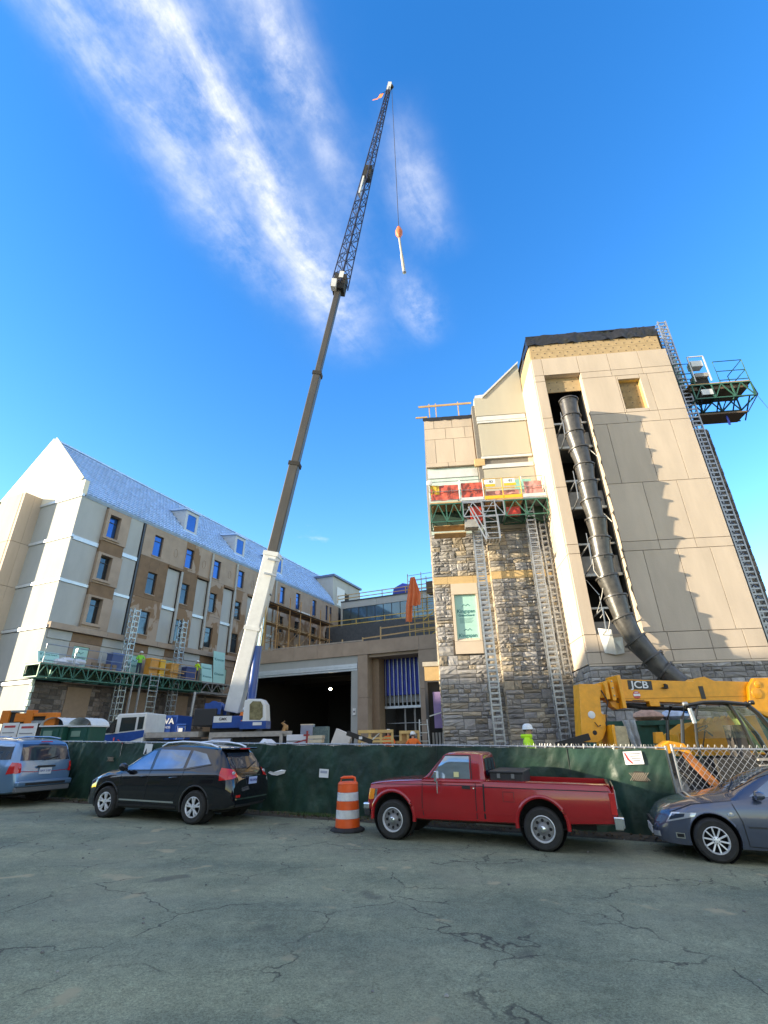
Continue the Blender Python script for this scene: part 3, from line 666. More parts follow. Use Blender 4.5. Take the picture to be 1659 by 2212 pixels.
# ---- debris chute
M_CHUTE = mat('black_chute_plastic', (.055, .050, .043), .36, var=.5, scale=4, spec=.6, bump=.08, bscale=12)
CH = root('debris_chute', 'long black plastic debris chute of stacked tubes hanging down the tan tower', 'debris chute', (7.5, 20.4, -.1), frame=TF)
cpt = [(7.52, 20.33, 16.78), (7.46, 20.33, 15.8), (7.45, 20.31, 14.85), (7.5, 20.31, 13.95), (7.57, 20.31, 13.05), (7.53, 20.31, 12.15), (7.52, 20.31, 11.25), (7.56, 20.31, 10.35), (7.55, 20.38, 9.45), (7.48, 20.36, 8.6), (7.5, 20.34, 7.72), (7.64, 20.3, 6.85), (7.7, 20.22, 5.98), (7.93, 20.1, 5.08), (8.34, 19.98, 4.36), (8.60, 19.85, 3.86), (8.98, 19.7, 3.45)]
for i, (a, b) in enumerate(zip(cpt, cpt[1:])):
    a, b = Vector(a), Vector(b); d = (b - a).normalized(); r0, r1 = .425, .325; mb = MB()
    e = b + d * .12; n = 22; x = d.cross(Vector((0, 1, 0))).normalized(); y = x.cross(d)
    prof = [(a - d * .02, r0 + .05), (a + d * .045, r0 + .05), (a + d * .05, r0), (lerp(a, b, .5), lerp(r0, r1, .45)), (e, r1), (e, r1 - .015), (a + d * .05, r0 - .02), (a - d * .02, r0 + .01)]
    vs = [p + x * math.cos(2*math.pi*k/n) * r * (1 + .02 * math.sin(3 * k + i)) + y * math.sin(2*math.pi*k/n) * r for p, r in prof for k in range(n)]; m = len(prof)
    mb.add(vs, [[j*n+k, j*n+(k+1) % n, ((j+1) % m)*n+(k+1) % n, ((j+1) % m)*n+k] for j in range(m) for k in range(n)])
    tb = mb.build('chute_tube', M_CHUTE, CH, smooth=True, sharp=50)
    hk = MB()
    for k in range(6):
        t = 2*math.pi*(k + .3)/6; q = a + x * math.cos(t) * .43 + y * math.sin(t) * .43; hk.bar(q + d * .02, q + d * .16, .035, .03)
    hk.build('bracket', M_CHUTE, tb, kind='stuff')
for z in (15.6, 12.3, 9.2, 6.4):
    fr = MB()
    for sx in (-.46,):
        fr.bar((7.5 + sx, 20.3, z), (7.5 + sx, 21.7, z - .05), .05); fr.bar((7.5 + sx, 20.3, z), (7.5 + sx - .05, 20.3, z - .9), .04); fr.bar((7.5 + sx - .05, 20.3, z - .9), (7.5 + sx, 21.7, z - 1.0), .04); fr.bar((7.0, 20.25, z + .5), (7.0, 20.3, z - .9), .025)
    fr.build('support_frame', M_GALV, CH)
cb = MB(); cb.path([(7.06, 20.3, 8.6), (6.98, 20.2, 8.0), (7.25, 20.2, 7.4), (7.1, 20.3, 6.9), (6.85, 20.5, 6.3)], .014, 6); cb.path([(6.9, 20.4, 6.05), (7.1, 20.3, 6.3), (7.2, 20.25, 5.9), (7.05, 20.35, 5.4)], .014, 6)
cb.build('loose_cable', mat('pale_cable', (.55, .52, .45), .6), CH)

# ---- masts and work platforms
def mast_mesh(x, y, z0, z1, w, d=None, step=.24, rot=0):
    mb = MB(); d = d or w; t = .06
    for a in (-1, 1):
        for b in (-1, 1): mb.bar((x + a*(w-t)/2, y + b*(d-t)/2, z0), (x + a*(w-t)/2, y + b*(d-t)/2, z1), t)
    z = z0 + .1; k = 0
    while z < z1:
        for b in (-1, 1): mb.bar((x - w/2 + t, y + b*(d-t)/2, z), (x + w/2 - t, y + b*(d-t)/2, z), .035, .075)
        for a in (-1, 1):
            sg = 1 if k % 2 else -1
            mb.bar((x + a*(w-t)/2, y - sg*(d/2 - t), z), (x + a*(w-t)/2, y + sg*(d/2 - t), min(z1, z + step)), .03)
        z += step; k += 1
    return mb
def rail_panel(x0, x1, y, z0, h=1.1, r=.018):
    mb = MB(); mb.path([(x0, y, z0), (x0, y, z0 + h), (x1, y, z0 + h), (x1, y, z0)], r, 6); mb.tube((x0, y, z0 + h*.52), (x1, y, z0 + h*.52), r * .85, 6); mb.tube((x0, y, z0 + .12), (x1, y, z0 + .12), r * .85, 6); return mb
def truss(x0, x1, y0, y1, z0, z1, n, t=.05):
    mb = MB()
    for y in (y0, y1):
        mb.bar((x0, y, z0), (x1, y, z0), t); mb.bar((x0, y, z1), (x1, y, z1), t)
        for i in range(n + 1):
            x = lerp(x0, x1, i/n); mb.bar((x, y, z0), (x, y, z1), t)
            if i < n:
                xm = lerp(x0, x1, (i+.5)/n); xn = lerp(x0, x1, (i+1)/n); mb.bar((x, y, z0), (xm, y, z1), t*.8); mb.bar((xm, y, z1), (xn, y, z0), t*.8)
    for i in range(n + 1):
        x = lerp(x0, x1, i/n)
        for z in (z0, z1): mb.bar((x, y0, z), (x, y1, z), t)
        if i < n: mb.bar((x, y0, z0), (lerp(x0, x1, (i+1)/n), y1, z0), t*.7)
    return mb
M_TEAL = mat('teal_sheet', (.20, .42, .36), .6, var=.1)
MC = root('mast_climber', 'loaded work platform on two lattice masts in front of the stone bay', 'mast climber', (3.9, 23.2, 0), frame=TF)
for x in (2.68, 5.42): mast_mesh(x, 23.25, .05, 13.4, .46, .40).build('mast', M_GALV, MC)
mast_mesh(6.02, 23.5, 4.2, 12.0, .34, .3, step=.3).build('mast', M_GALV, MC)
PY0, PY1, PZ = 22.35, 23.55, 12.62
for a, b, m in ((.38, 1.95, M_WOOD), (1.95, 3.2, M_GALV), (3.2, 5.05, M_WOOD), (5.05, 6.22, M_GALV)): Tb(a + .01, b - .01, PY0, PY1, PZ - .06, PZ).build('deck_plank', m, MC)
truss(.4, 1.98, PY0 + .03, PY1 - .05, 11.55, PZ - .1, 2, .055).build('truss', M_GREEN, MC); truss(2.02, 4.05, PY0 + .03, PY1 - .05, 11.75, PZ - .1, 2, .05).build('truss', M_GALV, MC); truss(4.1, 6.2, PY0 + .03, PY1 - .05, 11.7, PZ - .1, 2, .055).build('truss', M_GREEN, MC)
Tb(.45, 6.1, PY1 - .3, PY1 - .25, 11.7, PZ - .12).build('mesh_guard', mat('dark_green_mesh', (.02, .05, .035), .8, var=.3), MC)
for a, b, m in ((.4, 1.92, M_GALV), (1.98, 3.12, M_GALV), (3.18, 4.1, M_YELLOW), (4.12, 5.02, M_YELLOW), (5.08, 6.2, M_GALV)):
    rail_panel(a, b, PY0, PZ, 1.18, .022).build('railing', m, MC)
for x in (.4, 6.2):
    mb = MB(); mb.path([(x, PY0, PZ), (x, PY0, PZ + 1.18), (x, PY1, PZ + 1.18), (x, PY1, PZ)], .022, 6); mb.tube((x, PY0, PZ + .6), (x, PY1, PZ + .6), .018, 6); mb.build('railing', M_GALV, MC)
for a, b, z0, z1, m in ((3.2, 4.08, PZ + .02, PZ + .2, M_YELLOW), (4.14, 5.0, PZ + .02, PZ + .2, M_YELLOW), (3.25, 3.75, PZ + .72, PZ + .86, M_YELLOW), (4.2, 4.8, PZ + .72, PZ + .86, M_YELLOW), (5.1, 6.18, PZ + .02, PZ + .2, M_WMETAL), (2.0, 3.1, PZ + .02, PZ + .18, M_WMETAL)): Tb(a, b, PY0 - .025, PY0 - .005, z0, z1).build('toe_board', m, MC)
for a in (3.22, 4.2):
    s_ = Tb(a, a + .55, PY0 - .03, PY0 - .02, PZ + .86, PZ + 1.12).build('placard', M_PAPER, MC); lettering('--82', .2, mat('ink', (.03, .03, .035)), s_, (a + .28, PY0 - .034, PZ + .99), (R(90), 0, 0))
# coloured tarpaulins hung on the railings
def tarp(x0, x1, z0, z1, m, y, seed, parent, name='tarpaulin', amp=.05):
    def f(u, v): 
        x, z = lerp(x0, x1, u), lerp(z0, z1, v); return (x, y + amp * noise.noise(Vector((x * 2.6, z * 2.6, seed))) + amp * .6 * noise.noise(Vector((x * 7, z * 5, seed + 3))), z + .03 * noise.noise(Vector((x * 3, seed, v))))
    return MB().grid(f, 22, 14).build(name, m, parent, smooth=True, fix=False)
M_TRED = mat('red_plastic_sheet', (.52, .09, .05), .4, var=.3, scale=2.5); M_TPINK = mat('pink_plastic_sheet', (.55, .25, .22), .4, var=.35, scale=3)
t_ = tarp(.46, 1.88, PZ + .12, PZ + 1.0, M_TRED, PY0 + .07, 1, MC); tarp(2.02, 3.1, PZ + .18, PZ + 1.05, M_TRED, PY0 + .07, 2, MC); tarp(3.3, 4.95, PZ + .15, PZ + .62, M_TPINK, PY0 + .3, 3, MC); tarp(5.2, 6.1, PZ + .25, PZ + .95, M_TPINK, PY0 + .1, 4, MC)
tarp(.44, .9, PZ + .5, PZ + 1.0, mat('yellow_sheet', (.6, .38, .03), .5), PY0 + .04, 5, MC)
for sx in (1.45, 2.6):
    for k, tx in enumerate(('RENTAL', 'LIFT')):
        lettering(tx, .2, mat('ink', (.03, .03, .035)), MC, (sx + k * .28 - .1, PY0 + .0, PZ + .55), (R(90), R(-90), 0), name='print')
tarp(.42, 3.2, PZ + 1.0, PZ + 1.5, M_TEAL, 23.9, 6, MC, 'teal_sheet', .03)
Tb(5.0, 5.9, 23.6, 23.64, PZ + 1.1, PZ + 1.7).build('teal_sheet', M_TEAL, MC)
MB().lathe([(0, -.05), (.14, -.03), (.16, .0), (0, .05)], 14, (.42, PY0 - .08, PZ + 1.12), 'y').build('work_light', mat('white_plastic', (.6, .6, .58), .5), MC)
# motor unit with its hanging ladder cage
Tb(2.4, 2.95, 22.6, 23.0, 11.6, 12.4).build('motor', M_RED, MC); Tb(4.2, 4.9, 22.7, 23.0, 11.9, 12.3).build('motor', M_RED, MC)
Tb(2.05, 2.7, 22.4, 22.9, 11.2, 11.6).build('gearbox', M_CONC, MC)
lad = MB()
for x in (2.95, 3.6): lad.bar((x, 22.3, 12.6), (x + .05, 22.3, 10.35), .05)
for k in range(8): lad.bar((2.95, 22.3, 10.5 + .29 * k), (3.63, 22.3, 10.5 + .29 * k), .035)
for x in (2.98, 3.62):
    lad.bar((x, 21.9, 10.35), (x, 22.6, 10.35), .035); lad.bar((x, 21.9, 10.35), (x, 21.95, 11.6), .03)
lad.bar((2.98, 21.9, 10.35), (3.62, 21.9, 10.35), .035)
for k in range(5): lad.bar((2.98 + .16 * k, 21.9, 10.35), (2.98 + .16 * k, 22.6, 10.35), .025)
lad.bar((2.3, 22.4, 12.3), (3.0, 22.3, 10.4), .06); lad.bar((2.42, 22.4, 12.35), (3.12, 22.3, 10.6), .05)
lad.build('ladder_cage', M_GALV, MC)
for x in (.5, 1.5, 2.3): Tb(x, x + .06, PY0 + .1, PY1, PZ - .22, PZ - .1).build('outrigger', M_WOOD, MC)
for z in (11.45, 11.05): Tb(.5, 2.1, 22.7, 23.4, z, z + .04).build('lower_plank', M_WOOD, MC)

# ---- mast and platform at the right side of the tower
MR = root('tower_mast_climber', 'green work platform high on a single lattice mast beside the tan tower', 'mast climber', (14.1, 22.1, 0), frame=TF)
mast_mesh(14.12, 22.1, .0, 22.95, .48, .5, step=.25).build('mast', M_GALV, MR)
Tb(13.95, 14.55, 22.45, 22.5, 17.9, 21.0).build('teal_sheet', M_TEAL, MR)
QY0, QY1, QZ = 21.6, 22.9, 18.2
Tb(14.2, 17.2, QY0, QY1, QZ - .06, QZ).build('deck_plank', M_WOOD, MR)
truss(14.3, 17.2, QY0, QY1, QZ - .95, QZ - .1, 3, .06).build('truss', M_GREEN, MR)
tr2 = MB(); tr2.bar((17.2, QY0, QZ - .1), (17.55, QY0 + .3, QZ - .7), .05); tr2.bar((17.55, QY0 + .3, QZ - .7), (16.9, QY0 + .5, QZ - 1.6), .05); tr2.bar((17.2, QY1, QZ - .1), (17.55, QY0 + .3, QZ - .7), .05)
for x in (14.6, 15.4, 16.2, 16.9): tr2.bar((x, QY0, QZ - .95), (x + .3, QY1, QZ - 1.6), .05)
tr2.bar((14.5, QY1, QZ - 1.6), (16.95, QY1, QZ - 1.6), .06); tr2.bar((14.5, QY0 + .5, QZ - 1.6), (16.9, QY0 + .5, QZ - 1.6), .06); tr2.build('under_frame', mat('dark_blue_steel', (.02, .04, .07), .5, .3), MR)
Tb(14.3, 16.7, QY0 + .3, QY1 - .1, QZ - 1.75, QZ - 1.66).build('lower_plank', mat('old_plank', (.13, .09, .06), .9), MR)
Tb(14.25, 17.1, QY0 + .1, QY1 - .05, QZ - .35, QZ - .12).build('deck_bearers', mat('old_plank', (.13, .09, .06), .9), MR)
for a, b in ((13.75, 14.5), (15.75, 17.2)): rail_panel(a, b, QY0, QZ, 1.35, .028).build('railing', M_GREEN, MR)
mb = MB(); mb.path([(17.2, QY0, QZ), (17.2, QY0, QZ + 1.35), (17.2, QY1, QZ + 1.35), (17.2, QY1, QZ)], .028, 6); mb.tube((17.2, QY0, QZ + .7), (17.2, QY1, QZ + .7), .024, 6); mb.build('railing', M_GREEN, MR)
rail_panel(14.5, 15.6, QY1, QZ, 1.35, .028).build('railing', M_GREEN, MR)
mb = MB()
for x in (14.55, 15.35): mb.bar((x, QY0 - .05, QZ + .1), (x, QY0 - .05, QZ + 1.75), .05)
mb.bar((14.55, QY0 - .05, QZ + 1.75), (15.35, QY0 - .05, QZ + 1.75), .05); mb.build('drive_frame', M_WMETAL, MR)
Tb(14.66, 15.24, QY0 - .02, QY0 + .4, QZ + 1.14, QZ + 1.5).build('control_box', M_WMETAL, MR); Tb(14.64, 15.3, QY0 - .05, QY0 + .5, QZ + .42, QZ + .66).build('drive_cover', M_CONC, MR)
Tb(14.6, 15.3, QY0 + .1, QY0 + .6, QZ - .9, QZ + .4).build('drive_motor', M_DARK, MR); Tb(14.65, 15.2, QY0 - .06, QY0, QZ - .75, QZ - .42).build('name_plate', M_WMETAL, MR)
Tb(15.5, 16.5, QY0 + .4, QY1 - .2, QZ, QZ + .3).build('brick_pack', mat('red_brick_pack', (.35, .12, .07), .9, var=.2), MR)
MB().prism([(16.3, QZ), (17.15, QZ + .1), (16.95, QZ + .95)], lambda u, v, w: (u, w, v), QY1 - .12, QY1 - .1).build('pink_sheet', M_TPINK, MR)
Tb(15.75, 15.85, QY0 + .5, QY0 + .53, QZ - 2.3, QZ - 1.66).build('blue_strap', mat('blue_tarp', (.03, .06, .42), .5, var=.2, scale=2), MR)
MB().path([(17.5, QY0 + .3, QZ - .8), (17.9, QY0 + .3, QZ - 2.2), (18.5, QY0 + .3, QZ - 4.2), (19.4, QY0 + .3, QZ - 6.4)], .01, 5).build('hanging_line', M_DARK, MR)
# ================================================================ left building (frame LF: x = v across, y = s along the facade, z)
FV = -34.1                                   # plane of the long facade, facing +v
M_LGREY = mat('grey_cladding', (.385, .39, .365), .8, var=.10, scale=.7, bump=.06, bscale=40, stretch=(1, 1, .3))
M_LTAN = mat('tan_stucco', (.35, .268, .20), .9, var=.14, scale=1.0, bump=.12, bscale=50)
M_BROWN = mat('brown_base_coat', (.20, .125, .07), .9, var=.18, scale=1.5, bump=.12, bscale=50)
M_CREAM = mat('cream_stucco', (.70, .64, .50), .85, var=.05, scale=.8, bump=.08, bscale=40)
M_TRIMB = mat('bluish_metal_trim', (.58, .62, .64), .4, .3, var=.08)
M_ROOFW = mat('white_roof_underlay', (.46, .63, .86), .42, var=.16, scale=2.0, island=.10)  # white sheets; the blue they reflect from the sky is put into the base colour
M_GLASS = mat('window_glass', (.06, .075, .085), .04, .55, var=.3, scale=.6, spec=.8)
M_BGLASS = mat('blue_pane_glass', (.03, .11, .32), .06, .45, var=.15, scale=.6, spec=.8)  # bluer pane colour for the top floor and dormers
M_FRAME = mat('dark_window_frame', (.05, .05, .055), .5, .3)
def patchy():
    m = bpy.data.materials.new('patchy_stucco'); m.use_nodes = True; nt = m.node_tree; L = nt.links.new; b = nt.nodes['Principled BSDF']
    tc = nd(nt, 'ShaderNodeTexCoord'); mp = nd(nt, 'ShaderNodeMapping'); mp.inputs['Scale'].default_value = (1, .8, .5); L(tc.outputs['Object'], mp.inputs[0])
    n = nd(nt, 'ShaderNodeTexNoise'); n.inputs['Scale'].default_value = .9; n.inputs['Detail'].default_value = 4; n.inputs['Distortion'].default_value = .6; L(mp.outputs[0], n.inputs['Vector'])
    r = nd(nt, 'ShaderNodeValToRGB'); L(n.outputs[0], r.inputs[0]); e = r.color_ramp.elements; e[0].position = .50; e[0].color = (.235, .145, .08, 1); e[1].position = .53; e[1].color = (.35, .268, .20, 1)
    L(r.outputs[0], b.inputs['Base Color']); b.inputs['Roughness'].default_value = .9; return m
M_PATCH = patchy()
LB = root('gabled_dormitory_building', 'long gabled four storey building with white roof and dormers under construction', 'building', (FV, 20.9, .3), frame=LF)
Fb = lambda s0, s1, z0, z1, v0, v1: MB().box(FV + v0, FV + v1, s0, s1, z0, z1)
MB().box(-45.6, FV - .32, 20.95, 66, -.5, 19.2).build('wall_core', M_DARK, LB)
floors = [(15.85, 19.08), (12.55, 15.5), (9.45, 12.3)]
wins = [(16.53, 18.40), (13.16, 15.03), (9.84, 11.71)]
def window(s0, s1, z0, z1, depth=-.2, mull=True):
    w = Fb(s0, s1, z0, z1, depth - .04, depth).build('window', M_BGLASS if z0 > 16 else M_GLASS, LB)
    f = MB()
    for bx in ((s0, s0 + .05, z0, z1), (s1 - .05, s1, z0, z1), (s0 + .05, s1 - .05, z1 - .05, z1), (s0 + .05, s1 - .05, z0, z0 + .05), (s0 + .05, s1 - .05, z1 - .52, z1 - .47)): f.box(FV + depth, FV + depth + .05, bx[0], bx[1], bx[2], bx[3])
    f.build('window_frame', M_FRAME, w)
    Fb(s0 - .04, s1 + .04, z0 - .08, z0 - .005, depth, .06).build('sill', M_LTAN, w)
    return w
def wall_with_window(a, b, z0, z1, ws, wz0, wz1, m, out=0.0, th=.32):
    """four pieces of wall round an opening"""
    for bx in ((a, ws[0], z0, z1), (ws[1], b, z0, z1), (ws[0], ws[1], wz1, z1), (ws[0], ws[1], z0, wz0)):
        if bx[1] - bx[0] > .02 and bx[3] - bx[2] > .02: Fb(bx[0] + .003, bx[1] - .003, bx[2] + .003, bx[3] - .003, -th, out).build('wall_panel', m, LB)
def grey_bay(a, b, out=-.06):
    for z0, z1 in floors: Fb(a + .01, b - .01, z0, z1, -.3, out).build('cladding_panel', M_LGREY, LB)
    for z0, z1 in ((15.5, 15.85), (12.3, 12.55)):
        Fb(a, b, z0 + .02, z1 - .02, -.3, out + .07).build('metal_band', M_TRIMB, LB)
grey_bay(21.0, 23.05); grey_bay(25.2, 26.62)
# first window bay, with projecting tan surrounds and brown bands
for (wz0, wz1), (z0, z1) in zip(wins, ((16.17, 18.85), (12.80, 15.20), (9.45, 11.85))):
    wall_with_window(23.07, 25.18, z0, z1, (23.33, 24.32), wz0, wz1, M_LTAN, .22, .3); window(23.33, 24.32, wz0, wz1)
    Fb(22.98, 24.5, wz0 - .22, wz0 - .1, .22, .34).build('sill_band', M_LTAN, LB)
for z0, z1 in ((15.21, 16.16), (11.86, 12.79)): Fb(23.07, 25.1, z0, z1, -.3, .14).build('brown_band', M_BROWN, LB)
Fb(26.68, 26.84, 9.5, 19.0, -.25, .02).build('downspout', M_FRAME, LB)
# repeating bays
wcols = [27.97, 31.7, 35.41, 39.12, 42.83]
greys = [(29.92, 31.36), (33.5, 34.92), (37.2, 38.62), (40.95, 42.35), (44.65, 45.6)]
for k, (w0, (g0, g1)) in enumerate(zip(wcols, greys)):
    a = 26.9 if k == 0 else greys[k-1][1] + .26
    wall_with_window(a, g0, 16.25, 19.1, (w0, w0 + .95), 16.53, 18.40, M_LTAN if k != 1 else M_PATCH, 0); window(w0, w0 + .95, 16.53, 18.40)
    wall_with_window(a, g0, 12.75, 16.24, (w0, w0 + .95), 13.16, 15.03, M_BROWN if k < 2 else M_PATCH, 0); window(w0, w0 + .95, 13.16, 15.03)
    wall_with_window(a, g0, 9.45, 12.74, (w0, w0 + .95), 9.84, 11.71, M_PATCH, 0); window(w0, w0 + .95, 9.84, 11.71)
    Fb(g0, g1 + .25, 16.25, 19.1, -.3, 0).build('wall_panel', M_LTAN, LB)
    Fb(g0 - .05, g1 + .15, 15.98, 16.2, -.02, .14).build('lintel', M_BROWN, LB)
    Fb(g0 + .01, g1 - .01, 12.6, 15.9, -.3, -.1).build('cladding_panel', M_LGREY, LB); Fb(g0, g1, 12.3, 12.55, -.3, .02).build('metal_band', M_TRIMB, LB); Fb(g0 + .01, g1 - .01, 9.45, 12.27, -.3, -.1).build('cladding_panel', M_LGREY, LB)
    MB().bar((FV + .1, g1 + .12, 9.55 + .1 * k), (FV + .1, g1 + .12, 15.95 if k == 0 else 18.9), .14, .2).build('downspout', M_LGREY, LB)
    ov = MB(); ov.lathe([(0, -.02), (.2, -.015), (.21, .01)], 14, (0, 0, 0), 'x'); ov.v = [(FV + .01 + x, g0 + .55 + y, 17.45 + z * 1.9) for x, y, z in ov.v]; ov.build('patch_disc', M_BROWN, LB)
# far length of the facade
fw = [46.75, 50.1, 54.0, 57.45, 58.5]; aa = 45.66
for k, w0 in enumerate(fw):
    bb = (w0 + 1.0 + fw[k+1]) / 2 if k < 4 else 61.0; wd_ = .95 if k < 3 else .6
    for (z0, z1), (q0, q1) in zip(((16.25, 19.1), (12.75, 16.24), (9.3, 12.74)), ((16.53, 18.6), (13.16, 15.03), (9.84, 11.71))):
        wall_with_window(aa, bb, z0, z1, (w0, w0 + wd_), q0, q1, M_LTAN if z0 > 16 else M_PATCH, 0); window(w0, w0 + wd_, q0, q1)
    aa = bb
# belt course and ground storey
for a, b in ((20.85, 25.2), (25.2, 29.9), (29.9, 34.9), (34.9, 39.95)): Fb(a + .006, b - .006, 9.02, 9.42, -.3, .32).build('belt_course', M_LTAN, LB)
for k, (a, b, m) in enumerate(((21.0, 22.7, M_LGREY), (22.7, 25.1, M_BROWN), (25.1, 27.3, M_LGREY), (27.3, 29.3, M_BROWN), (29.3, 31.0, M_LGREY), (31.0, 33.2, M_BROWN), (33.2, 35.1, M_LGREY), (35.1, 37.4, M_BROWN), (37.4, 39.9, M_LTAN))):
    Fb(a + .01, b - .01, 8.4, 8.98, -.3, .05).build('upper_band', m, LB)
    if m is M_LGREY: Fb(a + .01, b - .01, 5.85, 8.38, -.3, -.02).build('cladding_panel', M_LGREY, LB)
    else:
        c0, c1 = a + .35, a + 1.55; wall_with_window(a, b, 5.85, 8.38, (c0, c1), 6.3, 8.15, M_LTAN, .02)
        bd = Fb(c0, c1, 6.3, 8.15, -.1, -.06).build('insulation_board', M_FOAM, LB)
        MB().path([(FV - .05, c0 + .35, 7.6), (FV - .05, c0 + .5, 7.78), (FV - .05, c0 + .65, 7.65), (FV - .05, c0 + .85, 7.8)], .02, 5).build('emblem', M_FINK, bd)
        lettering('Kingspan', .26, M_FINK, bd, (FV - .055, c0 + .6, 7.38), (R(90), 0, R(90)))
Fb(22.98, 40, 5.62, 5.84, -.3, .12).build('belt_course', M_LTAN, LB)
# stone ground floor with tan infill
tanp = [(23.3, 25.1), (28.2, 30.0), (32.7, 34.4), (36.6, 38.6)]
MB().box(FV - .3, FV - .02, 20.95, 40, -.5, 5.6).build('backing_wall', mat('dark_mortar', (.09, .08, .07), .95), LB)
for a, b in tanp: Fb(a, b, .2, 5.42, -.02, .06).build('infill_panel', mat('brown_infill', (.26, .18, .115), .9, var=.1), LB)
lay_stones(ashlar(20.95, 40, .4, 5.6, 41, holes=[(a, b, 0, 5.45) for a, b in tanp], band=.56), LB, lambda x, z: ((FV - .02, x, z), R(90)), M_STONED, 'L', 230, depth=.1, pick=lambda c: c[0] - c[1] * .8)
qn = MB()
for k in range(14): qn.box(FV - .1, FV + .12 + .1 * (k % 2), 20.8, 20.96, .3 + k * .42, .68 + k * .42)
qn.build('corner_quoin', mat('pale_green_sheathing', (.50, .60, .54)), LB, kind='stuff')
# ---- gable end at s = 20.9
GS_ = 20.9
MB().prism([(-45.6, 19.2), (FV - .02, 19.2), (FV - .02, 20.38), (-34.75, 20.42), (-39.84, 25.55), (-45.0, 20.4), (-45.6, 20.3)], lambda u, v, w: (u, w, v), GS_ - .12, GS_ + .25).build('gable_wall', M_CREAM, LB)
gb = [(15.9, 19.0), (12.6, 15.65), (9.32, 12.3), (5.75, 9.0), (.2, 5.4)]
for z0, z1 in gb: MB().box(-38.9, FV - .02, GS_ - .06, GS_ + .1, z0, z1).build('cladding_panel', M_LGREY, LB)
for z in (19.1, 15.78, 12.44, 9.16, 5.56):
    MB().box(-38.9, FV + .04, GS_ - .14, GS_ + .1, z - .11, z + .1).build('metal_band', M_TRIMB, LB)
cp = MB(); cp.bar((-34.7, GS_ - .05, 20.5), (-39.84, GS_ - .05, 25.66), .55, .1, up=(0, 1, 0)); cp.build('coping', M_CREAM, LB); cp = MB(); cp.bar((-45.0, GS_ - .05, 20.45), (-39.84, GS_ - .05, 25.66), .55, .1, up=(0, 1, 0)); cp.build('coping', M_CREAM, LB)
# projecting tan bay on the gable
for (z0, z1) in ((15.75, 19.75), (12.4, 15.72), (9.1, 12.37), (5.6, 9.07), (-.3, 5.57)):
    for a, b in ((19.44, 20.2), (20.2, 20.88)): MB().box(-39.2, -38.9, a + .006, b - .006, z0, z1).build('bay_panel', M_TAN, LB)
    for a, b in ((-41.8, -39.2), (-46.0, -44.4)): MB().box(a + .006, b - .006, 19.42, 19.7, z0, z1).build('bay_panel', M_TAN, LB)
    MB().box(-44.4, -41.8, 19.42, 19.7, z0, z0 + .8).build('bay_panel', M_TAN, LB)
    wdw = MB().box(-44.4, -41.8, 19.62, 19.66, z0 + .8, z1).build('window', M_GLASS, LB)
    fr_ = MB()
    for x in (-44.4, -43.5, -42.7, -41.9): fr_.box(x, x + .1, 19.5, 19.62, z0 + .8, z1)
    fr_.box(-44.3, -41.9, 19.52, 19.61, z1 - .1, z1 - .01); fr_.build('window_frame', mat('green_frame', (.10, .28, .20), .5), wdw)
MB().box(-46.0, -38.92, 19.7, 20.85, 19.5, 19.74).build('bay_roof', M_LTAN, LB)
# ---- roof
EZ, RZ, RV = 19.27, 25.58, -39.84
slope = math.atan2(RZ - EZ, FV - .0 - RV); RL = math.hypot(RZ - EZ, FV - RV)
def rf(s, r, h=0.0):
    """point on the right roof slope: s along, r up the slope from the eave, h above it"""
    return (FV + .12 - r * math.cos(slope) + h * math.sin(slope), s, EZ - .08 + r * math.sin(slope) + h * math.cos(slope))
MB().hexa([rf(21.15, -.05, -.25), rf(59.6, -.05, -.25), rf(65.2, RL + .1, -.25), rf(21.15, RL + .1, -.25)], [rf(21.15, -.05, 0), rf(59.6, -.05, 0), rf(65.2, RL + .1, 0), rf(21.15, RL + .1, 0)]).build('roof_slope', M_ROOFW, LB)
MB().hexa([(-45.8, 21.15, EZ), (-45.8, 65.2, EZ), (RV, 65.2, RZ), (RV, 21.15, RZ)], [(-45.8, 21.15, EZ + .2), (-45.8, 65.2, EZ + .2), (RV, 65.2, RZ + .1), (RV, 21.15, RZ + .1)]).build('roof_slope', M_ROOFW, LB)
dorm = [32.0, 39.4, 46.8]
def tile_v():
    mb = MB(); w, l = .40, .44
    # a bent sheet tile: raised and scalloped lower edge
    P = [(-w/2, .04, .05), (-w/4, -.02, .12), (0, -.05, .15), (w/4, -.02, .12), (w/2, .04, .05)]; T_ = [(-w/2, l, .012), (-w/4, l, .02), (0, l, .022), (w/4, l, .02), (w/2, l, .012)]; B_ = [(x, y + .06, -.01) for x, y, z in P]
    mb.add(P + T_ + B_, [[i, i+1, i+6, i+5] for i in range(4)] + [[i+10, i+11, i+1, i] for i in range(4)]); return mb
TV = tile_v(); tile_me = TV.mesh('roof_tile', M_ROOFW)
ex = Vector((0, 1, 0)); ey = Vector((-math.cos(slope), 0, math.sin(slope))); ez = Vector((math.sin(slope), 0, math.cos(slope)))
tiles = []
rws = int(RL / .42)
for j in range(rws):
    r = .02 + j * .42; n0 = 0
    smax = lerp(59.6, 65.2, r / RL)
    s_ = 21.38 + (.21 if j % 2 else 0)
    while s_ < smax - .2:
        if not any(d0 - .1 < s_ < d0 + 1.7 and 1.6 < r < 5.4 - (r < 0) for d0 in dorm): tiles.append((s_, r))
        s_ += .41
tiles.sort(key=lambda t: t[0] + t[1] * .3)
rest = MB()
mrot = Matrix((ex, ey, ez)).transposed()
for i, (s_, r) in enumerate(tiles):
    p = Vector(rf(s_, r, .0))
    if i < 300: inst(tile_me, 'roof_tile', LB, p, mrot.to_euler())
    else: rest.add([p + mrot @ Vector(v) for v in TV.v], TV.f)
rest.build('roof_tile_field', M_ROOFW, LB, kind='stuff', smooth=False, fix=False)
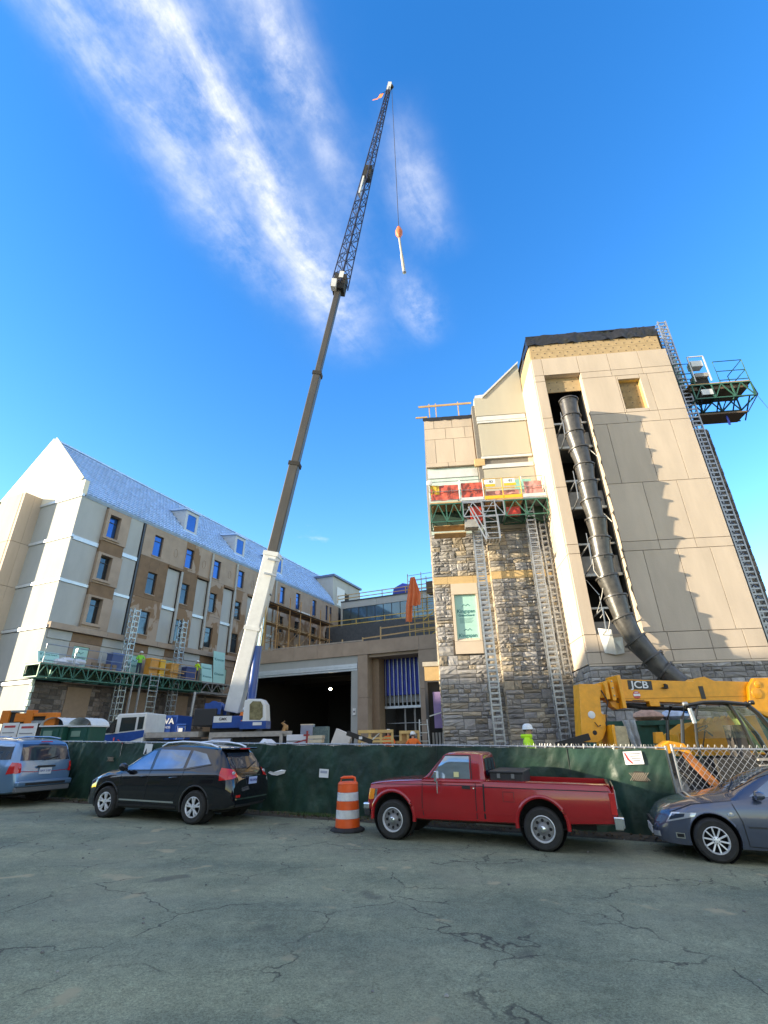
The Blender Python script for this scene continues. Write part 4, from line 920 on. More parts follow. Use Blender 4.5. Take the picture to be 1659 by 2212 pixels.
MB().bar((RV, 21.1, RZ + .1), (RV, 65, RZ + .1), .3, .12).build('ridge_cap', M_ROOFW, LB)
M_SIDING = mat('white_siding', (.45, .48, .50), .6, var=.06)
for d0 in dorm:
    fvv = -35.35; zb, zt = 20.55, 22.75
    dm = MB(); back = FV + .12 - (zt - EZ + .3) / math.tan(slope)
    dm.prism([(fvv, zb), (fvv, zt), (back - .2, zt + .32)], lambda u, v, w: (u, w, v), d0, d0 + .08); 
    d = dm.build('dormer_cheek', M_SIDING, LB)
    dm = MB(); dm.prism([(fvv, zb), (fvv, zt), (back - .2, zt + .32)], lambda u, v, w: (u, w, v), d0 + 1.62, d0 + 1.7); dm.build('dormer_cheek', M_SIDING, LB)
    for k in range(7): 
        zz = zb + .25 + k * .3; MB().bar((fvv - .02, d0 - .006, zz), (fvv - .02 - max(.1, (zz - zb) / math.tan(slope) - .12), d0 - .006, zz + .05 * k / 7), .012, .03).build('siding_lap', M_SIDING, d)
    for bx in ((d0, d0 + .3, zb, zt), (d0 + 1.4, d0 + 1.7, zb, zt), (d0 + .3, d0 + 1.4, zt - .32, zt), (d0 + .3, d0 + 1.4, zb, zb + .25)): MB().box(fvv - .06, fvv + .03, bx[0] + .002, bx[1] - .002, bx[2], bx[3]).build('dormer_face', M_SIDING, LB)
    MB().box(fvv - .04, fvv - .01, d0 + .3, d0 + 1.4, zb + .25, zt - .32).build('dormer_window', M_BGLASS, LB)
    MB().hexa([(fvv + .2, d0 - .2, zt), (fvv + .2, d0 + 1.9, zt), (back - .5, d0 + 1.9, zt + .35), (back - .5, d0 - .2, zt + .35)], [(fvv + .2, d0 - .2, zt + .12), (fvv + .2, d0 + 1.9, zt + .12), (back - .5, d0 + 1.9, zt + .47), (back - .5, d0 - .2, zt + .47)]).build('dormer_roof', M_ROOFW, LB)
    tl = MB()
    for a in range(7):
        for b_ in range(9):
            f = b_ / 9.; p = (lerp(fvv + .18, back - .45, f), d0 - .05 + a * .3, lerp(zt + .12, zt + .47, f)); tl.box(p[0] - .14, p[0], p[1] - .13, p[1] + .13, p[2] + .03, p[2] + .07)
    tl.build('dormer_tile_field', M_ROOFW, LB, kind='stuff')
# ================================================================ garage block (front at s = 40) and terrace
GB = root('garage_block', 'low tan block with a wide dark loading opening and a blue tarped bay', 'building', (-24, 40, .2), frame=LF)
Gb = lambda v0, v1, s0, s1, z0, z1: MB().box(v0, v1, s0, s1, z0, z1)
vs_ = [FV + .35, -32.2, -29.6, -27.0, -24.4, -21.8, -19.2, -16.6, -14.4, -12.0]
for a, b in zip(vs_, vs_[1:]): Gb(a + .008, b - .008, 39.86, 40.1, 8.55, 9.72).build('parapet_panel', M_LTAN, GB)
Gb(FV + .35, -12, 40.12, 61, 8.6, 9.3).build('terrace_roof', M_CONC, GB)
Gb(FV + .35, -20.3, 40.0, 40.3, 7.86, 8.54).build('fascia', M_LGREY, GB)
for k, (z0, z1, o) in enumerate(((7.62, 7.84, .1), (7.42, 7.6, .14), (7.25, 7.4, .06))): Gb(FV + .35, -20.3, 40.0 - o, 40.25, z0, z1).build('metal_band', M_TRIMB, GB)
Gb(-20.92, -20.29, 39.97, 40.6, -.3, 7.24).build('jamb', M_LGREY, GB)
lightbox = Gb(-20.72, -20.45, 39.9, 39.96, 3.6, 4.15).build('notice', M_PAPER, GB); MB().lathe([(0, -.02), (.07, -.01), (.08, 0)], 12, (-20.58, 39.9, 3.88), 'y').build('print', mat('ink', (.03, .03, .035)), lightbox)
for z0, z1 in ((-.3, 4.95), (4.97, 8.54)): Gb(-20.26, -19.3, 39.9, 40.9, z0, z1).build('column', M_LTAN, GB)
for z0, z1 in ((-.3, 3.0), (3.02, 5.4), (5.42, 7.5), (7.52, 8.54)): Gb(-14.5, -12.6, 39.9, 40.6, z0, z1).build('pier_panel', M_LTAN, GB)
Gb(-19.3, -18.65, 40.9, 42.1, -.3, 8.5).build('recess_wall', mat('brown_infill', (.26, .18, .115)), GB)
Gb(-19.3, -14.5, 40.12, 42.2, 8.3, 8.55).build('soffit', M_LTAN, GB)
# interior of the loading bay
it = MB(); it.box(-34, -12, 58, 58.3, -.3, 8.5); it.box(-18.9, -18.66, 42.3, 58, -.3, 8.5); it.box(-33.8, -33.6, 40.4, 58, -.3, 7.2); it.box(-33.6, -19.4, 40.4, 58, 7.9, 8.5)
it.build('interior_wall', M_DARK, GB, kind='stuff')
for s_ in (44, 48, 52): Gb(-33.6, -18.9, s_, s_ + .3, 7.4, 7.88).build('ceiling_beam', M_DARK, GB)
# blue tarp bay with steel studs
def bt(u, v): 
    x = lerp(-18.7, -15.2, u); return (x, 42.25 + .06 * math.sin(u * 55) + .04 * noise.noise(Vector((x * 3, v * 3, 1))), lerp(5.2, 8.5, v))
M_BLUE = mat('blue_tarp', (.03, .06, .42), .5, var=.2, scale=2)
MB().grid(bt, 70, 8).build('blue_tarp', M_BLUE, GB, smooth=True)
for k in range(9): Gb(-18.55 + k * .4, -18.47 + k * .4, 42.0, 42.12, 4.3, 8.4).build('steel_stud', M_GALV, GB)
Gb(-18.65, -15.1, 42.0, 42.2, 4.1, 4.3).build('steel_beam', M_TRIMB, GB); Gb(-18.65, -15.1, 42.6, 42.7, 4.6, 5.2).build('inner_beam', M_CONC, GB)
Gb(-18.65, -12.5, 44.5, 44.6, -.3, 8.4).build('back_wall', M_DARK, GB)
for x in (-17.0, -16.1): Gb(x, x + .12, 42.5, 42.6, .2, 4.1).build('prop', M_CONC, GB)
for z in (1.9, 2.9): Gb(-18.6, -15.2, 42.4, 42.45, z, z + .05).build('guard_bar', M_GALV, GB)
# work light hanging inside
WL = root('work_light', 'bright round work light hanging in the dark loading bay', 'lamp', (-25.9, 45.0, 6.35), frame=LF)
bm = MB(); bm.lathe([(0, -.13), (.08, -.11), (.13, -.04), (.13, .04), (.08, .11), (0, .13)], 12, (-25.9, 45.0, 6.35)); bm.build('bulb', mat('lamp_glow', (1.0, .86, .6), .5, emit=14), WL, smooth=True)
MB().tube((-25.9, 45, 6.48), (-25.9, 45, 7.9), .015, 6).build('cord', M_DARK, WL); MB().lathe([(.05, .13), (.17, .10), (.18, .08)], 14, (-25.9, 45, 6.35)).build('shade', M_DARK, WL)
# guard rail on the parapet
PR = root('parapet_guardrail', 'low timber guardrail along the tan parapet of the garage block', 'guardrail', (-24, 40.2, 9.72), frame=LF)
for v in (-32.4, -31.3, -30.2, -28.5, -27.0, -24.4, -22.0, -19.9): MB().bar((v, 40.2, 9.3), (v, 40.2, 10.12), .1).build('post', M_WOOD, PR)
MB().bar((-33.4, 40.15, 9.86), (-19.9, 40.15, 9.86), .05, .11).build('rail', mat('grey_timber', (.34, .29, .24), .85, var=.2), PR)
MB().bar((-18.1, 40.2, 9.3), (-18.1, 40.2, 10.9), .1).build('post', M_WOOD, PR); MB().bar((-19.9, 40.15, 10.0), (-12.5, 40.15, 10.3), .05, .11).build('rail', M_WOOD, PR); MB().bar((-18.1, 40.15, 10.75), (-12.5, 40.15, 10.85), .05, .1).build('rail', M_WOOD, PR)
# ================================================================ rear wing with glazed floor and penthouse
BW = root('rear_wing', 'rear grey wing with a dark glazed floor behind the garage roof', 'building', (-28, 61, .2), frame=LF)
MB().box(-33.7, -12, 61.3, 72, -.3, 18.6).build('wall_core', M_DARK, BW)
for a, b in ((-33.7, -28), (-28, -22), (-22, -12)): Gb(a + .01, b - .01, 61, 61.35, 18.76, 19.7).build('parapet_panel', M_LGREY, BW)
Gb(-33.7, -12, 60.9, 61.4, 19.7, 19.85).build('parapet_cap', M_BLACK, BW)
Gb(-33.7, -33.42, 61.0, 61.3, 9, 18.75).build('pier', M_LGREY, BW)
for k in range(15):
    x = -33.4 + k * 1.27; p_ = Gb(x + .03, x + 1.24, 61.12, 61.16, 16.2, 18.74).build('glass_pane', mat('curtain_glass', (.10, .15, .17), .05, .6, spec=.8), BW); Gb(x - .03, x + .03, 61.05, 61.17, 16.2, 18.74).build('mullion', M_FRAME, BW)
Gb(-35, -12, 60.4, 61.1, 15.72, 16.15).build('black_upstand', M_BLACK, BW)
Gb(-36, -12, 60.2, 61.0, 15.05, 15.7).build('grey_band', M_LGREY, BW)
Gb(-36, -34.7, 60.2, 61.0, 9, 15.03).build('grey_pier', M_LGREY, BW)
for k in range(8): Gb(-34.6 + k * 2.6, -32.2 + k * 2.6, 60.8, 60.86, 11, 15.0).build('dark_window', M_GLASS, BW); 
tb_ = MB().grid(lambda u, v: (lerp(-31.4, -27.6, u), 60.55 + .06 * noise.noise(Vector((u * 9, v * 5, 3))), lerp(13.2, 15.05, v)), 20, 8).build('blue_tarp', M_BLUE, BW, smooth=True, label='blue tarpaulin over a lower window')
ph = [(-38.5, 19.2), (-35.14, 19.2), (-35.14, 24.0), (-38.5, 24.0)]
MB().box(-39.5, -35.14, 61.05, 69.8, 19.0, 23.95).build('penthouse', M_LGREY, BW); MB().box(-39.8, -34.85, 60.8, 70.1, 23.95, 24.25).build('penthouse_roof', mat('blue_grey_roof', (.10, .13, .22), .5), BW)
MB().box(-35.14, -35.06, 62.2, 64.6, 19.8, 22.6).build('white_door_sheet', mat('white_plastic', (.6, .6, .58)), BW); MB().box(-35.14, -35.07, 64.7, 66.0, 19.8, 22.2).build('door', M_DARK, BW)
MB().prism([(-25.9, 19.8), (-22.6, 19.8), (-22.7, 21.05), (-24.3, 21.55), (-25.7, 21.0)], lambda u, v, w: (u, w + .12 * noise.noise(Vector((u, v, w))), v), 61.8, 63.8).build('blue_tarp', M_BLUE, BW, label='blue tarpaulin heaped on the roof edge')
def long_rail(name, label, pts, posts, m=M_WOOD, base=None, h=(.55, 1.05)):
    r = root(name, label, 'guardrail', base, frame=LF); (x0, y0, z0), (x1, y1, z1) = pts
    for hh in h: MB().bar((x0, y0, z0 + hh), (x1, y1, z1 + hh), .05, .12).build('rail', m, r)
    for k in range(posts): 
        f = k / (posts - 1); MB().bar((lerp(x0, x1, f), lerp(y0, y1, f) + .06, z0), (lerp(x0, x1, f), lerp(y0, y1, f) + .06, z0 + h[-1] + .1), .09).build('post', m, r)
    return r
long_rail('roof_guardrail', 'timber guardrail along the roof edge of the grey rear wing', ((-34.5, 61.4, 19.8), (-13, 61.4, 19.8)), 7, base=(-28, 61.4, 19.8))
long_rail('terrace_guardrail', 'yellowish timber guardrail crossing in front of the dark glazed floor', ((-34.2, 58.5, 15.5), (-13, 58.5, 15.5)), 6, mat('yellow_timber', (.50, .34, .10), .8, var=.2), (-28, 58.5, 15.5), (.35, .95))
lw = MB().box(-34, -12, 57.6, 59.5, 9.3, 15.5)
lw.build('lower_terrace_wall', mat('dark_terrace', (.06, .065, .07), .8, var=.2), BW)
# ---- scaffolds
M_SCAF = mat('rusty_scaffold_tube', (.40, .22, .08), .6, .3, var=.3, scale=3)
SC = root('facade_scaffold', 'brown tube scaffold against the far end of the long facade', 'scaffold', (-32.8, 50, 9.3), frame=LF)
for s_ in (43.5, 45.8, 48.0, 50.2, 52.5, 54.8):
    MB().tube((-31.9, s_, 9.3), (-31.9, s_, 16.6), .06, 8).build('pole', M_SCAF, SC); MB().tube((-33.3, s_, 9.3), (-33.3, s_, 15.4), .04, 8).build('pole', M_SCAF, SC)
    for z in (11.4, 13.3, 15.2): MB().tube((-31.9, s_, z), (-33.3, s_, z), .03, 6).build('transom', M_SCAF, SC)
for z in (11.4, 13.3, 15.2):
    for v in (-31.9, -33.3): MB().tube((v, 41.8, z), (v, 55.5, z), .03, 6).build('ledger', M_SCAF, SC)
for a in (41.9, 45.8, 48.0, 50.2, 52.5): MB().tube((-31.9, a, 11.4), (-31.9, a + 2.2, 13.3), .025, 6).build('brace', M_SCAF, SC)
for k in range(5):
    MB().box(-33.3, -31.7, 41.8 + k * 2.75, 44.5 + k * 2.75, 15.24, 15.32).build('scaffold_plank', mat('old_plank', (.13, .09, .06)), SC); MB().box(-33.3, -32.5, 41.8 + k * 2.75, 44.5 + k * 2.75, 13.34, 13.4).build('scaffold_plank', M_WOOD, SC)
PK = root('wrapped_material_bundle', 'pale wrapped bundle lying on top of the brown facade scaffold', 'bundle', (-32.5, 49.5, 15.32), frame=LF)
for k in range(5): MB().lathe([(0, -.35), (.22, -.3), (.25, 0), (.22, .3), (0, .35)], 10, (-32.4, 48.4 + k * .55, 15.5), 'y').build('roll', mat('pale_wrap', (.55, .52, .44), .6, var=.15), PK, smooth=True)
S2 = root('yellow_scaffold', 'yellow frame scaffold partly hung with an orange tarp behind the stone bay', 'scaffold', (-15.5, 46, 9.3), frame=LF)
M_YS = mat('yellow_scaffold_tube', (.42, .27, .05), .5, .2, var=.25)
for v in (-17.5, -16.0, -14.5):
    for s_ in (46, 47.6): MB().tube((v, s_, 9.3), (v, s_, 17.4), .045, 8).build('pole', M_YS, S2)
for z in (10.6, 11.6, 12.6, 13.6, 14.6, 15.6, 16.6, 17.2):
    MB().tube((-17.5, 46, z), (-13.0, 46, z), .03, 6).build('ledger', M_YS if z < 16 else M_GALV, S2); MB().tube((-17.5, 47.6, z), (-13.0, 47.6, z), .03, 6).build('ledger', M_YS, S2)
for k in range(10): MB().tube((-15.8 + .05, 46.02, 10.2 + .6 * k), (-14.6, 46.02, 10.2 + .6 * k), .025, 6).build('rung', M_YS, S2)
for z in (10.4, 12.4): MB().bar((-15.9, 45.9, z), (-14.3, 45.9, z + 1.0), .09).build('brace', M_YS, S2)
MB().box(-15.6, -13.2, 46.3, 47.5, 15.2, 16.4).build('brick_stack', mat('old_plank', (.13, .09, .06)), S2)
OT = root('orange_tarp', 'bright orange tarp draped down the outside of the yellow scaffold', 'tarp', (-17, 45.8, 11.5), frame=LF)
def ot(u, v):
    z = lerp(16.95, 12.35 if u < .45 else 13.9, v); wdt = lerp(.5, 1.75, min(1, v * 1.6)); x = -16.95 + (u - .35) * wdt - .35 * v
    return (x, 45.82 + .16 * math.sin(u * 17 + v * 2) * (.3 + v) + .05 * noise.noise(Vector((u * 6, v * 6, 0))), z)
MB().grid(ot, 44, 30).build('cloth', mat('orange_cloth', (.70, .17, .05), .7, var=.1), OT, smooth=True, fix=False)
# ================================================================ long work platform on the left facade
M2 = root('facade_mast_climber', 'long green truss work platform on two masts along the gabled building', 'mast climber', (-32.2, 29, .3), frame=LF)
PV0, PV1, PZ2 = -33.7, -32.2, 6.55
def mastL(s_, z1, w=.62):
    mb = mast_mesh(0, 0, .2, z1, w, .5, step=.42); mb.v = [(-33.05 + y, s_ + x, z) for x, y, z in mb.v]; return mb
mastL(26.6, 11.4).build('mast', M_GALV, M2); mastL(31.6, 11.5).build('mast', M_GALV, M2)
for k in range(8):
    a = 19.9 + k * 2.25; MB().box(PV0, PV1, a + .01, a + 2.23, PZ2 - .08, PZ2).build('deck_plank', mat('grey_deck', (.33, .30, .25), .8, var=.2), M2)
tl_ = [(19.9, 22.2), (22.2, 25.2), (25.2, 27.8), (27.8, 30.6), (30.6, 33.8), (33.8, 37.9)]
for i, (a, b) in enumerate(tl_):
    t_ = truss(a, b, PV0 + .1, PV1 - .02, PZ2 - .85, PZ2 - .1, 3, .07); t_.v = [(y, x, z) for x, y, z in t_.v]; t_.build('truss', M_GREEN if i < 5 else M_GALV, M2)
MB().box(PV0 + .05, PV0 + .1, 20, 37.8, PZ2 - .8, PZ2 - .12).build('mesh_guard', mat('dark_green_mesh', (.02, .05, .035)), M2)
for a, b, m in ((20.0, 22.0, M_GALV), (22.1, 23.9, M_GALV), (24.0, 25.9, M_GALV), (28.2, 30.3, M_WOOD), (30.5, 33.0, M_WOOD)):
    r_ = rail_panel(a, b, PV1, PZ2, 1.1, .03); r_.v = [(y, x, z) for x, y, z in r_.v]; r_.build('railing', m, M2)
for k, s_ in enumerate((26.9, 27.6, 29.2)):
    for dv in (0, .1): MB().tube((PV1 - .1 + dv, s_, .3), (PV1 - .1 + dv, s_, PZ2 - .1), .04, 8).build('prop', M_GALV, M2)
ld = MB()
for s_ in (28.3, 29.1): ld.bar((PV1 + .1, s_, 1.4), (PV1 + .1, s_, PZ2 + .1), .06)
for k in range(13): ld.bar((PV1 + .1, 28.3, 1.6 + k * .38), (PV1 + .1, 29.1, 1.6 + k * .38), .045)
ld.build('ladder', M_GALV, M2)
MB().tube((PV1 + .2, 32.6, .3), (PV1 + .2, 33.0, 5.6), .13, 10).build('downpipe', M_GALV, M2)
# things on that platform
def on_deck(name, label, cat, s_, builder, v=-33.0, group=None):
    r = root(name, label, cat, (v, s_, PZ2), frame=LF, group=group); builder(r); return r
def foamboards(r, s0, s1, h, v):
    b = MB().hexa([(v, s0, PZ2), (v + .06, s0, PZ2), (v + .06, s1, PZ2), (v, s1, PZ2)], [(v - .35, s0, PZ2 + h), (v - .29, s0, PZ2 + h), (v - .29, s1, PZ2 + h), (v - .35, s1, PZ2 + h)]).build('board', M_FOAM, r)
    for z in (.75, .3): lettering('Kingspan', .3 * (s1 - s0) / 1.3, M_FINK, b, (v + .07 - .35 * z, (s0 + s1) / 2, PZ2 + h * z), (R(90), 0, R(90)))
on_deck('foam_board_stack', 'tall pale green foam board leaning at the crane end of the long platform', 'foam board', 36.5, lambda r: foamboards(r, 35.9, 37.4, 2.9, -32.9))
on_deck('foam_board_stack', 'short slanted pale green foam boards beside the tall leaning board', 'foam board', 35.0, lambda r: foamboards(r, 34.3, 35.6, 1.6, -32.7))
on_deck('foam_board_stack', 'low green foam board lying behind white bags at the gable end', 'foam board', 20.6, lambda r: foamboards(r, 20.2, 21.6, .8, -33.0))
def bags(r):
    for k in range(4): 
        f = MB().lathe([(0, -.45), (.2, -.4), (.26, 0), (.2, .4), (0, .45)], 10, (0, 0, 0), 'y'); f.v = [(-32.8 + x * 1.2, 21.6 + k * .38 + y, PZ2 + .22 + z * .85 + .12 * (k % 2)) for x, y, z in f.v]; f.build('bag', mat('white_bag', (.62, .63, .66), .6, var=.08), r, smooth=True)
on_deck('white_bag_pile', 'white sacks piled near the gable end of the long platform', 'sacks', 22, bags)
def buckets(r):
    for k in range(4): MB().lathe([(0, 0), (.2, 0), (.23, .42), (0, .42)], 12, (-32.7, 23.9 + k * .5, PZ2)).build('bucket', mat('brown_bucket', (.20, .15, .10), .6), r, smooth=True)
on_deck('bucket_row', 'row of brown tubs behind the railing of the long platform', 'tubs', 24.5, buckets)
def crate(r, s0, col, nm, h=.95, w=.9):
    MB().box(-33.2, -32.6, s0, s0 + w, PZ2, PZ2 + h).build('body', mat(nm, col, .5, var=.15, scale=3), r); MB().box(-33.24, -32.56, s0 - .03, s0 + w + .03, PZ2 + h, PZ2 + h + .07).build('lid', mat(nm + '_lid', tuple(min(1, c * 1.5) for c in col), .5), r)
on_deck('site_box', 'dark blue tool chest beside the first mast on the long platform', 'tool chest', 26.0, lambda r: crate(r, 25.1, (.05, .08, .20), 'blue_box', 1.2, .9))
on_deck('site_box', 'dark blue crate beside the crouching worker with pale helmet', 'crate', 32.6, lambda r: crate(r, 32.3, (.05, .07, .18), 'navy_box', 1.0, 1.1))
on_deck('mixer_station', 'orange and yellow mortar tubs on a timber stand on the long platform', 'mortar tub', 29.0, lambda r: (crate(r, 28.5, (.62, .28, .04), 'orange_tub', 1.25, .8), MB().box(-33.2, -32.5, 29.4, 29.9, PZ2, PZ2 + 1.3).build('yellow_tub', M_YELLOW, r), MB().box(-32.5, -32.4, 28.3, 30.2, PZ2 + .5, PZ2 + .6).build('stand', M_WOOD, r)))
on_deck('mortar_stand', 'orange mortar tub on a timber frame beside the second mast', 'mortar tub', 30.9, lambda r: (crate(r, 30.6, (.62, .30, .05), 'orange_tub2', 1.1, .8), MB().box(-32.5, -32.4, 30.4, 31.9, PZ2 + .4, PZ2 + .5).build('stand', M_WOOD, r)))
# ================================================================ mobile crane
M_CBLUE = mat('crane_blue', (.012, .06, .26), .35, var=.12, scale=4, coat=.3)
M_CWHITE = mat('crane_white', (.66, .66, .63), .4, var=.08, scale=3, coat=.2)
M_CGREY = mat('boom_grey', (.06, .055, .048), .5, var=.22, scale=2.5, stretch=(1, 1, .3))
M_TYRE = mat('tyre_rubber', (.022, .021, .02), .85, var=.3, scale=12, bump=.25, bscale=60)
M_CGLASS = mat('dark_cab_glass', (.045, .06, .06), .04, .35, spec=.8)
M_DECK = mat('dusty_deck', (.34, .31, .27), .7, var=.25, scale=4)
CRX, CRY = -9.8, 28.0
CR = root('mobile_crane', 'white and blue mobile crane with a tall telescopic boom and lattice jib', 'crane', (CRX, CRY, gz(CRX) + SITE), 0)
OFF[CR.name] = (CRX, CRY, gz(CRX) + SITE)
def cbox(name, m, x0, x1, y0, y1, z0, z1, par=CR, bevel=0.0): return MB().box(x0, x1, y0, y1, z0, z1).build(name, m, par, bevel=bevel)
cbox('chassis', mat('dark_chassis', (.035, .035, .035), .7), -14.2, -5.2, 27.1, 29.0, 1.15, 1.95)
cbox('deck', M_DECK, -12.25, -9.6, 26.75, 29.3, 2.05, 2.3); cbox('deck', M_DECK, -9.05, -5.35, 26.75, 29.3, 2.0, 2.24)
for x in (-9.05, -5.5): cbox('deck_bracket', M_DECK, x, x + .16, 26.74, 26.9, 1.3, 2.0)
MB().tube((-8.9, 26.78, 1.72), (-7.9, 26.78, 1.72), .24, 14).build('tank', M_GALV, CR, smooth=True)
tyre_prof = [(.34, -.16), (.56, -.19), (.66, -.17), (.70, -.1), (.70, .1), (.66, .17), (.56, .19), (.34, .16)]
def simple_wheel(x, y, z, r, par, w=1.0):
    s_ = r / .70; wh = MB().lathe([(a * s_, b * s_ * w) for a, b in tyre_prof], 28, (x, y, z), 'y', close=True).build('wheel', M_TYRE, par, smooth=True)
    MB().lathe([(0, -.05), (.12, -.07), (.2, -.02), (.3, -.06), (.35, -.15), (.36, .15), (0, .1)], 22, (x, y, z), 'y').build('rim', M_DECK, wh, smooth=True)
    return wh
for x in (-12.06, -10.9, -7.2, -6.0):
    for y in (27.0, 29.05): simple_wheel(x, y, 1.16, .70, CR)
# carrier cab
cabp = [(-14.55, 1.1), (-14.5, 2.2), (-13.82, 3.2), (-12.38, 3.24), (-12.34, 1.1)]
MB().prism(cabp, lambda u, v, w: (u, w, v), 26.75, 29.2).build('carrier_cab', M_CWHITE, CR, bevel=.06)
MB().prism([(-14.53, 1.75), (-14.48, 2.22), (-12.36, 2.42), (-12.36, 2.1), (-13.6, 1.75)], lambda u, v, w: (u, w, v), 26.735, 26.75).build('blue_stripe', M_CBLUE, CR)
for p in ([(-14.38, 2.3), (-13.98, 2.95), (-13.83, 2.95), (-13.83, 2.34)], [(-13.62, 2.36), (-13.62, 3.02), (-12.86, 3.04), (-12.86, 2.42)], [(-12.74, 2.45), (-12.74, 3.04), (-12.46, 3.05), (-12.46, 2.48)]):
    MB().prism(p, lambda u, v, w: (u, w, v), 26.725, 26.745).build('cab_window', M_CGLASS, CR)
MB().hexa([(-14.52, 26.9, 2.24), (-14.5, 26.9, 2.24), (-14.5, 29.05, 2.24), (-14.52, 29.05, 2.24)], [(-13.86, 26.9, 3.14), (-13.84, 26.9, 3.16), (-13.84, 29.05, 3.16), (-13.86, 29.05, 3.14)]).build('windscreen', M_CGLASS, CR)
cbox('mirror', M_DARK, -14.0, -13.86, 26.55, 26.68, 2.3, 2.75); MB().bar((-15.2, 27, 2.1), (-14.4, 27, 2.12), .08, .14).build('front_beam', M_DECK, CR)
MB().path([(-13.8, 26.7, 2.1), (-13.78, 26.6, 1.5)], .03, 6).build('red_hose', M_RED, CR); MB().bar((-13.6, 26.7, 2.0), (-12.6, 26.7, 1.4), .04).build('red_hose', M_RED, CR)
# superstructure
cbox('turntable', M_DARK, -9.2, -6.9, 27.2, 28.9, 2.24, 2.5); cbox('counterweight', mat('black_counterweight', (.02, .02, .02), .6), -10.05, -8.9, 27.0, 29.2, 2.55, 3.38, bevel=.04)
cbox('body', M_CBLUE, -9.02, -7.5, 26.95, 28.9, 2.42, 3.0, bevel=.03); pl_ = cbox('white_panel', M_CWHITE, -8.98, -8.05, 26.93, 26.95, 2.7, 3.0)
lettering('GMK', .19, mat('ink', (.03, .03, .035)), pl_, (-8.5, 26.926, 2.85), (R(90), 0, 0), bold=.004)
MB().lathe([(0, -.5), (.34, -.5), (.34, -.42), (.24, -.4), (.24, .4), (.34, .42), (.34, .5), (0, .5)], 18, (-9.15, 27.7, 3.42), 'y').build('winch_drum', M_CBLUE, CR, smooth=True)
cbox('winch_frame', M_CBLUE, -9.6, -8.75, 27.15, 27.25, 3.1, 3.65); cbox('winch_frame', M_CBLUE, -9.6, -8.75, 28.15, 28.25, 3.1, 3.65)
# operator's cab
oc = [(-7.42, 2.5), (-7.38, 3.7), (-7.2, 3.78), (-6.5, 3.76), (-6.3, 3.5), (-6.2, 2.75), (-6.26, 2.5)]
MB().prism(oc, lambda u, v, w: (u, w, v), 26.6, 27.6).build('operator_cab', M_CWHITE, CR, bevel=.05)
MB().prism([(-7.05, 2.78), (-7.1, 3.5), (-6.95, 3.66), (-6.55, 3.64), (-6.42, 3.45), (-6.38, 2.9), (-6.5, 2.76)], lambda u, v, w: (u, w, v), 26.585, 26.605).build('cab_window', mat('golden_cab_glass', (.30, .26, .14), .1, .4, var=.5, scale=6), CR)
cbox('cab_base', M_CBLUE, -7.5, -6.18, 26.57, 27.62, 2.36, 2.72); cbox('label_plate', M_CWHITE, -6.85, -6.4, 26.555, 26.568, 2.52, 2.66)
cbox('orange_beacon', mat('orange_lens', (.8, .2, .03), .4), -7.62, -7.42, 26.9, 27.1, 3.0, 3.18)
# telescopic boom
B0, B1 = Vector((-8.32, 28.0, 3.25)), Vector((1.29, 22.0, 51.9))
def bp_(t): return B0.lerp(B1, t)
BD = (B1 - B0).normalized(); SA = BD.cross(Vector((0, 0, 1))).normalized(); SB = SA.cross(BD).normalized()
if SA.y > 0: SA = -SA
secs = [('boom_base_section', 0.0, .175, .80, .84, M_CWHITE), ('boom_section', .165, .292, .60, .64, M_CGREY), ('boom_section', .285, .425, .50, .53, M_CGREY), ('boom_section', .415, .566, .40, .43, M_CGREY)]
for nme, a, b, w, h, m in secs:
    p, q = bp_(a), bp_(b); s_ = MB().bar(p, q, w, h).build(nme, m, CR, bevel=.05)
    c = MB().bar(bp_(b - .003), bp_(b + .002), w + .09, h + .09); c.build('collar', M_CWHITE if w > .7 else M_DARK, s_)
    hl = MB(); n = int((b - a) * 49.6 / .52)
    for i in range(3, n - 1):
        if w > .7 and i % 3: continue
        if 7 < i < 10: continue
        c0 = bp_(lerp(a, b, i / n)) + SA * (w / 2 + .004); e1, e2 = BD * .10, SB * .085
        hl.add([c0 - e1, c0 - e2, c0 + e1, c0 + e2], [[0, 1, 2, 3]])
    hl.build('lightening_hole', M_DARK if w < .7 else mat('grey_mark', (.2, .2, .2), .6), s_, kind='stuff')
MB().bar(bp_(.086), bp_(.090), .9, .94).build('boom_band', M_CWHITE, CR)
for f in (.15, .167): MB().bar(bp_(f) - SA * .0 - SB * .75, bp_(f) - SB * .3 + SA * .55, .1).build('bracket', M_CWHITE, CR)
# lift cylinder
q0, q1 = Vector((-7.35, 27.6, 2.6)), bp_(.13) - SB * -.0
q1 = Vector((-7.05, 27.4, 9.45)); mid = q0.lerp(q1, .58)
MB().tube(q0, mid, .24, 16).build('lift_cylinder', M_CBLUE, CR, smooth=True); MB().tube(mid, q1, .17, 16).build('lift_rod', mat('chrome_rod', (.75, .75, .74), .15, 1.0), CR, smooth=True)
MB().path([mid + Vector((.3, -.1, 0)), q1 + Vector((.22, -.1, -.2))], .03, 6).build('hydraulic_hose', mat('yellow_hose', (.5, .35, .08), .5), CR)
MB().bar(q1 - Vector((.35, 0, .05)), q1 + Vector((.35, 0, .15)), .35).build('cylinder_clevis', M_CGREY, CR)
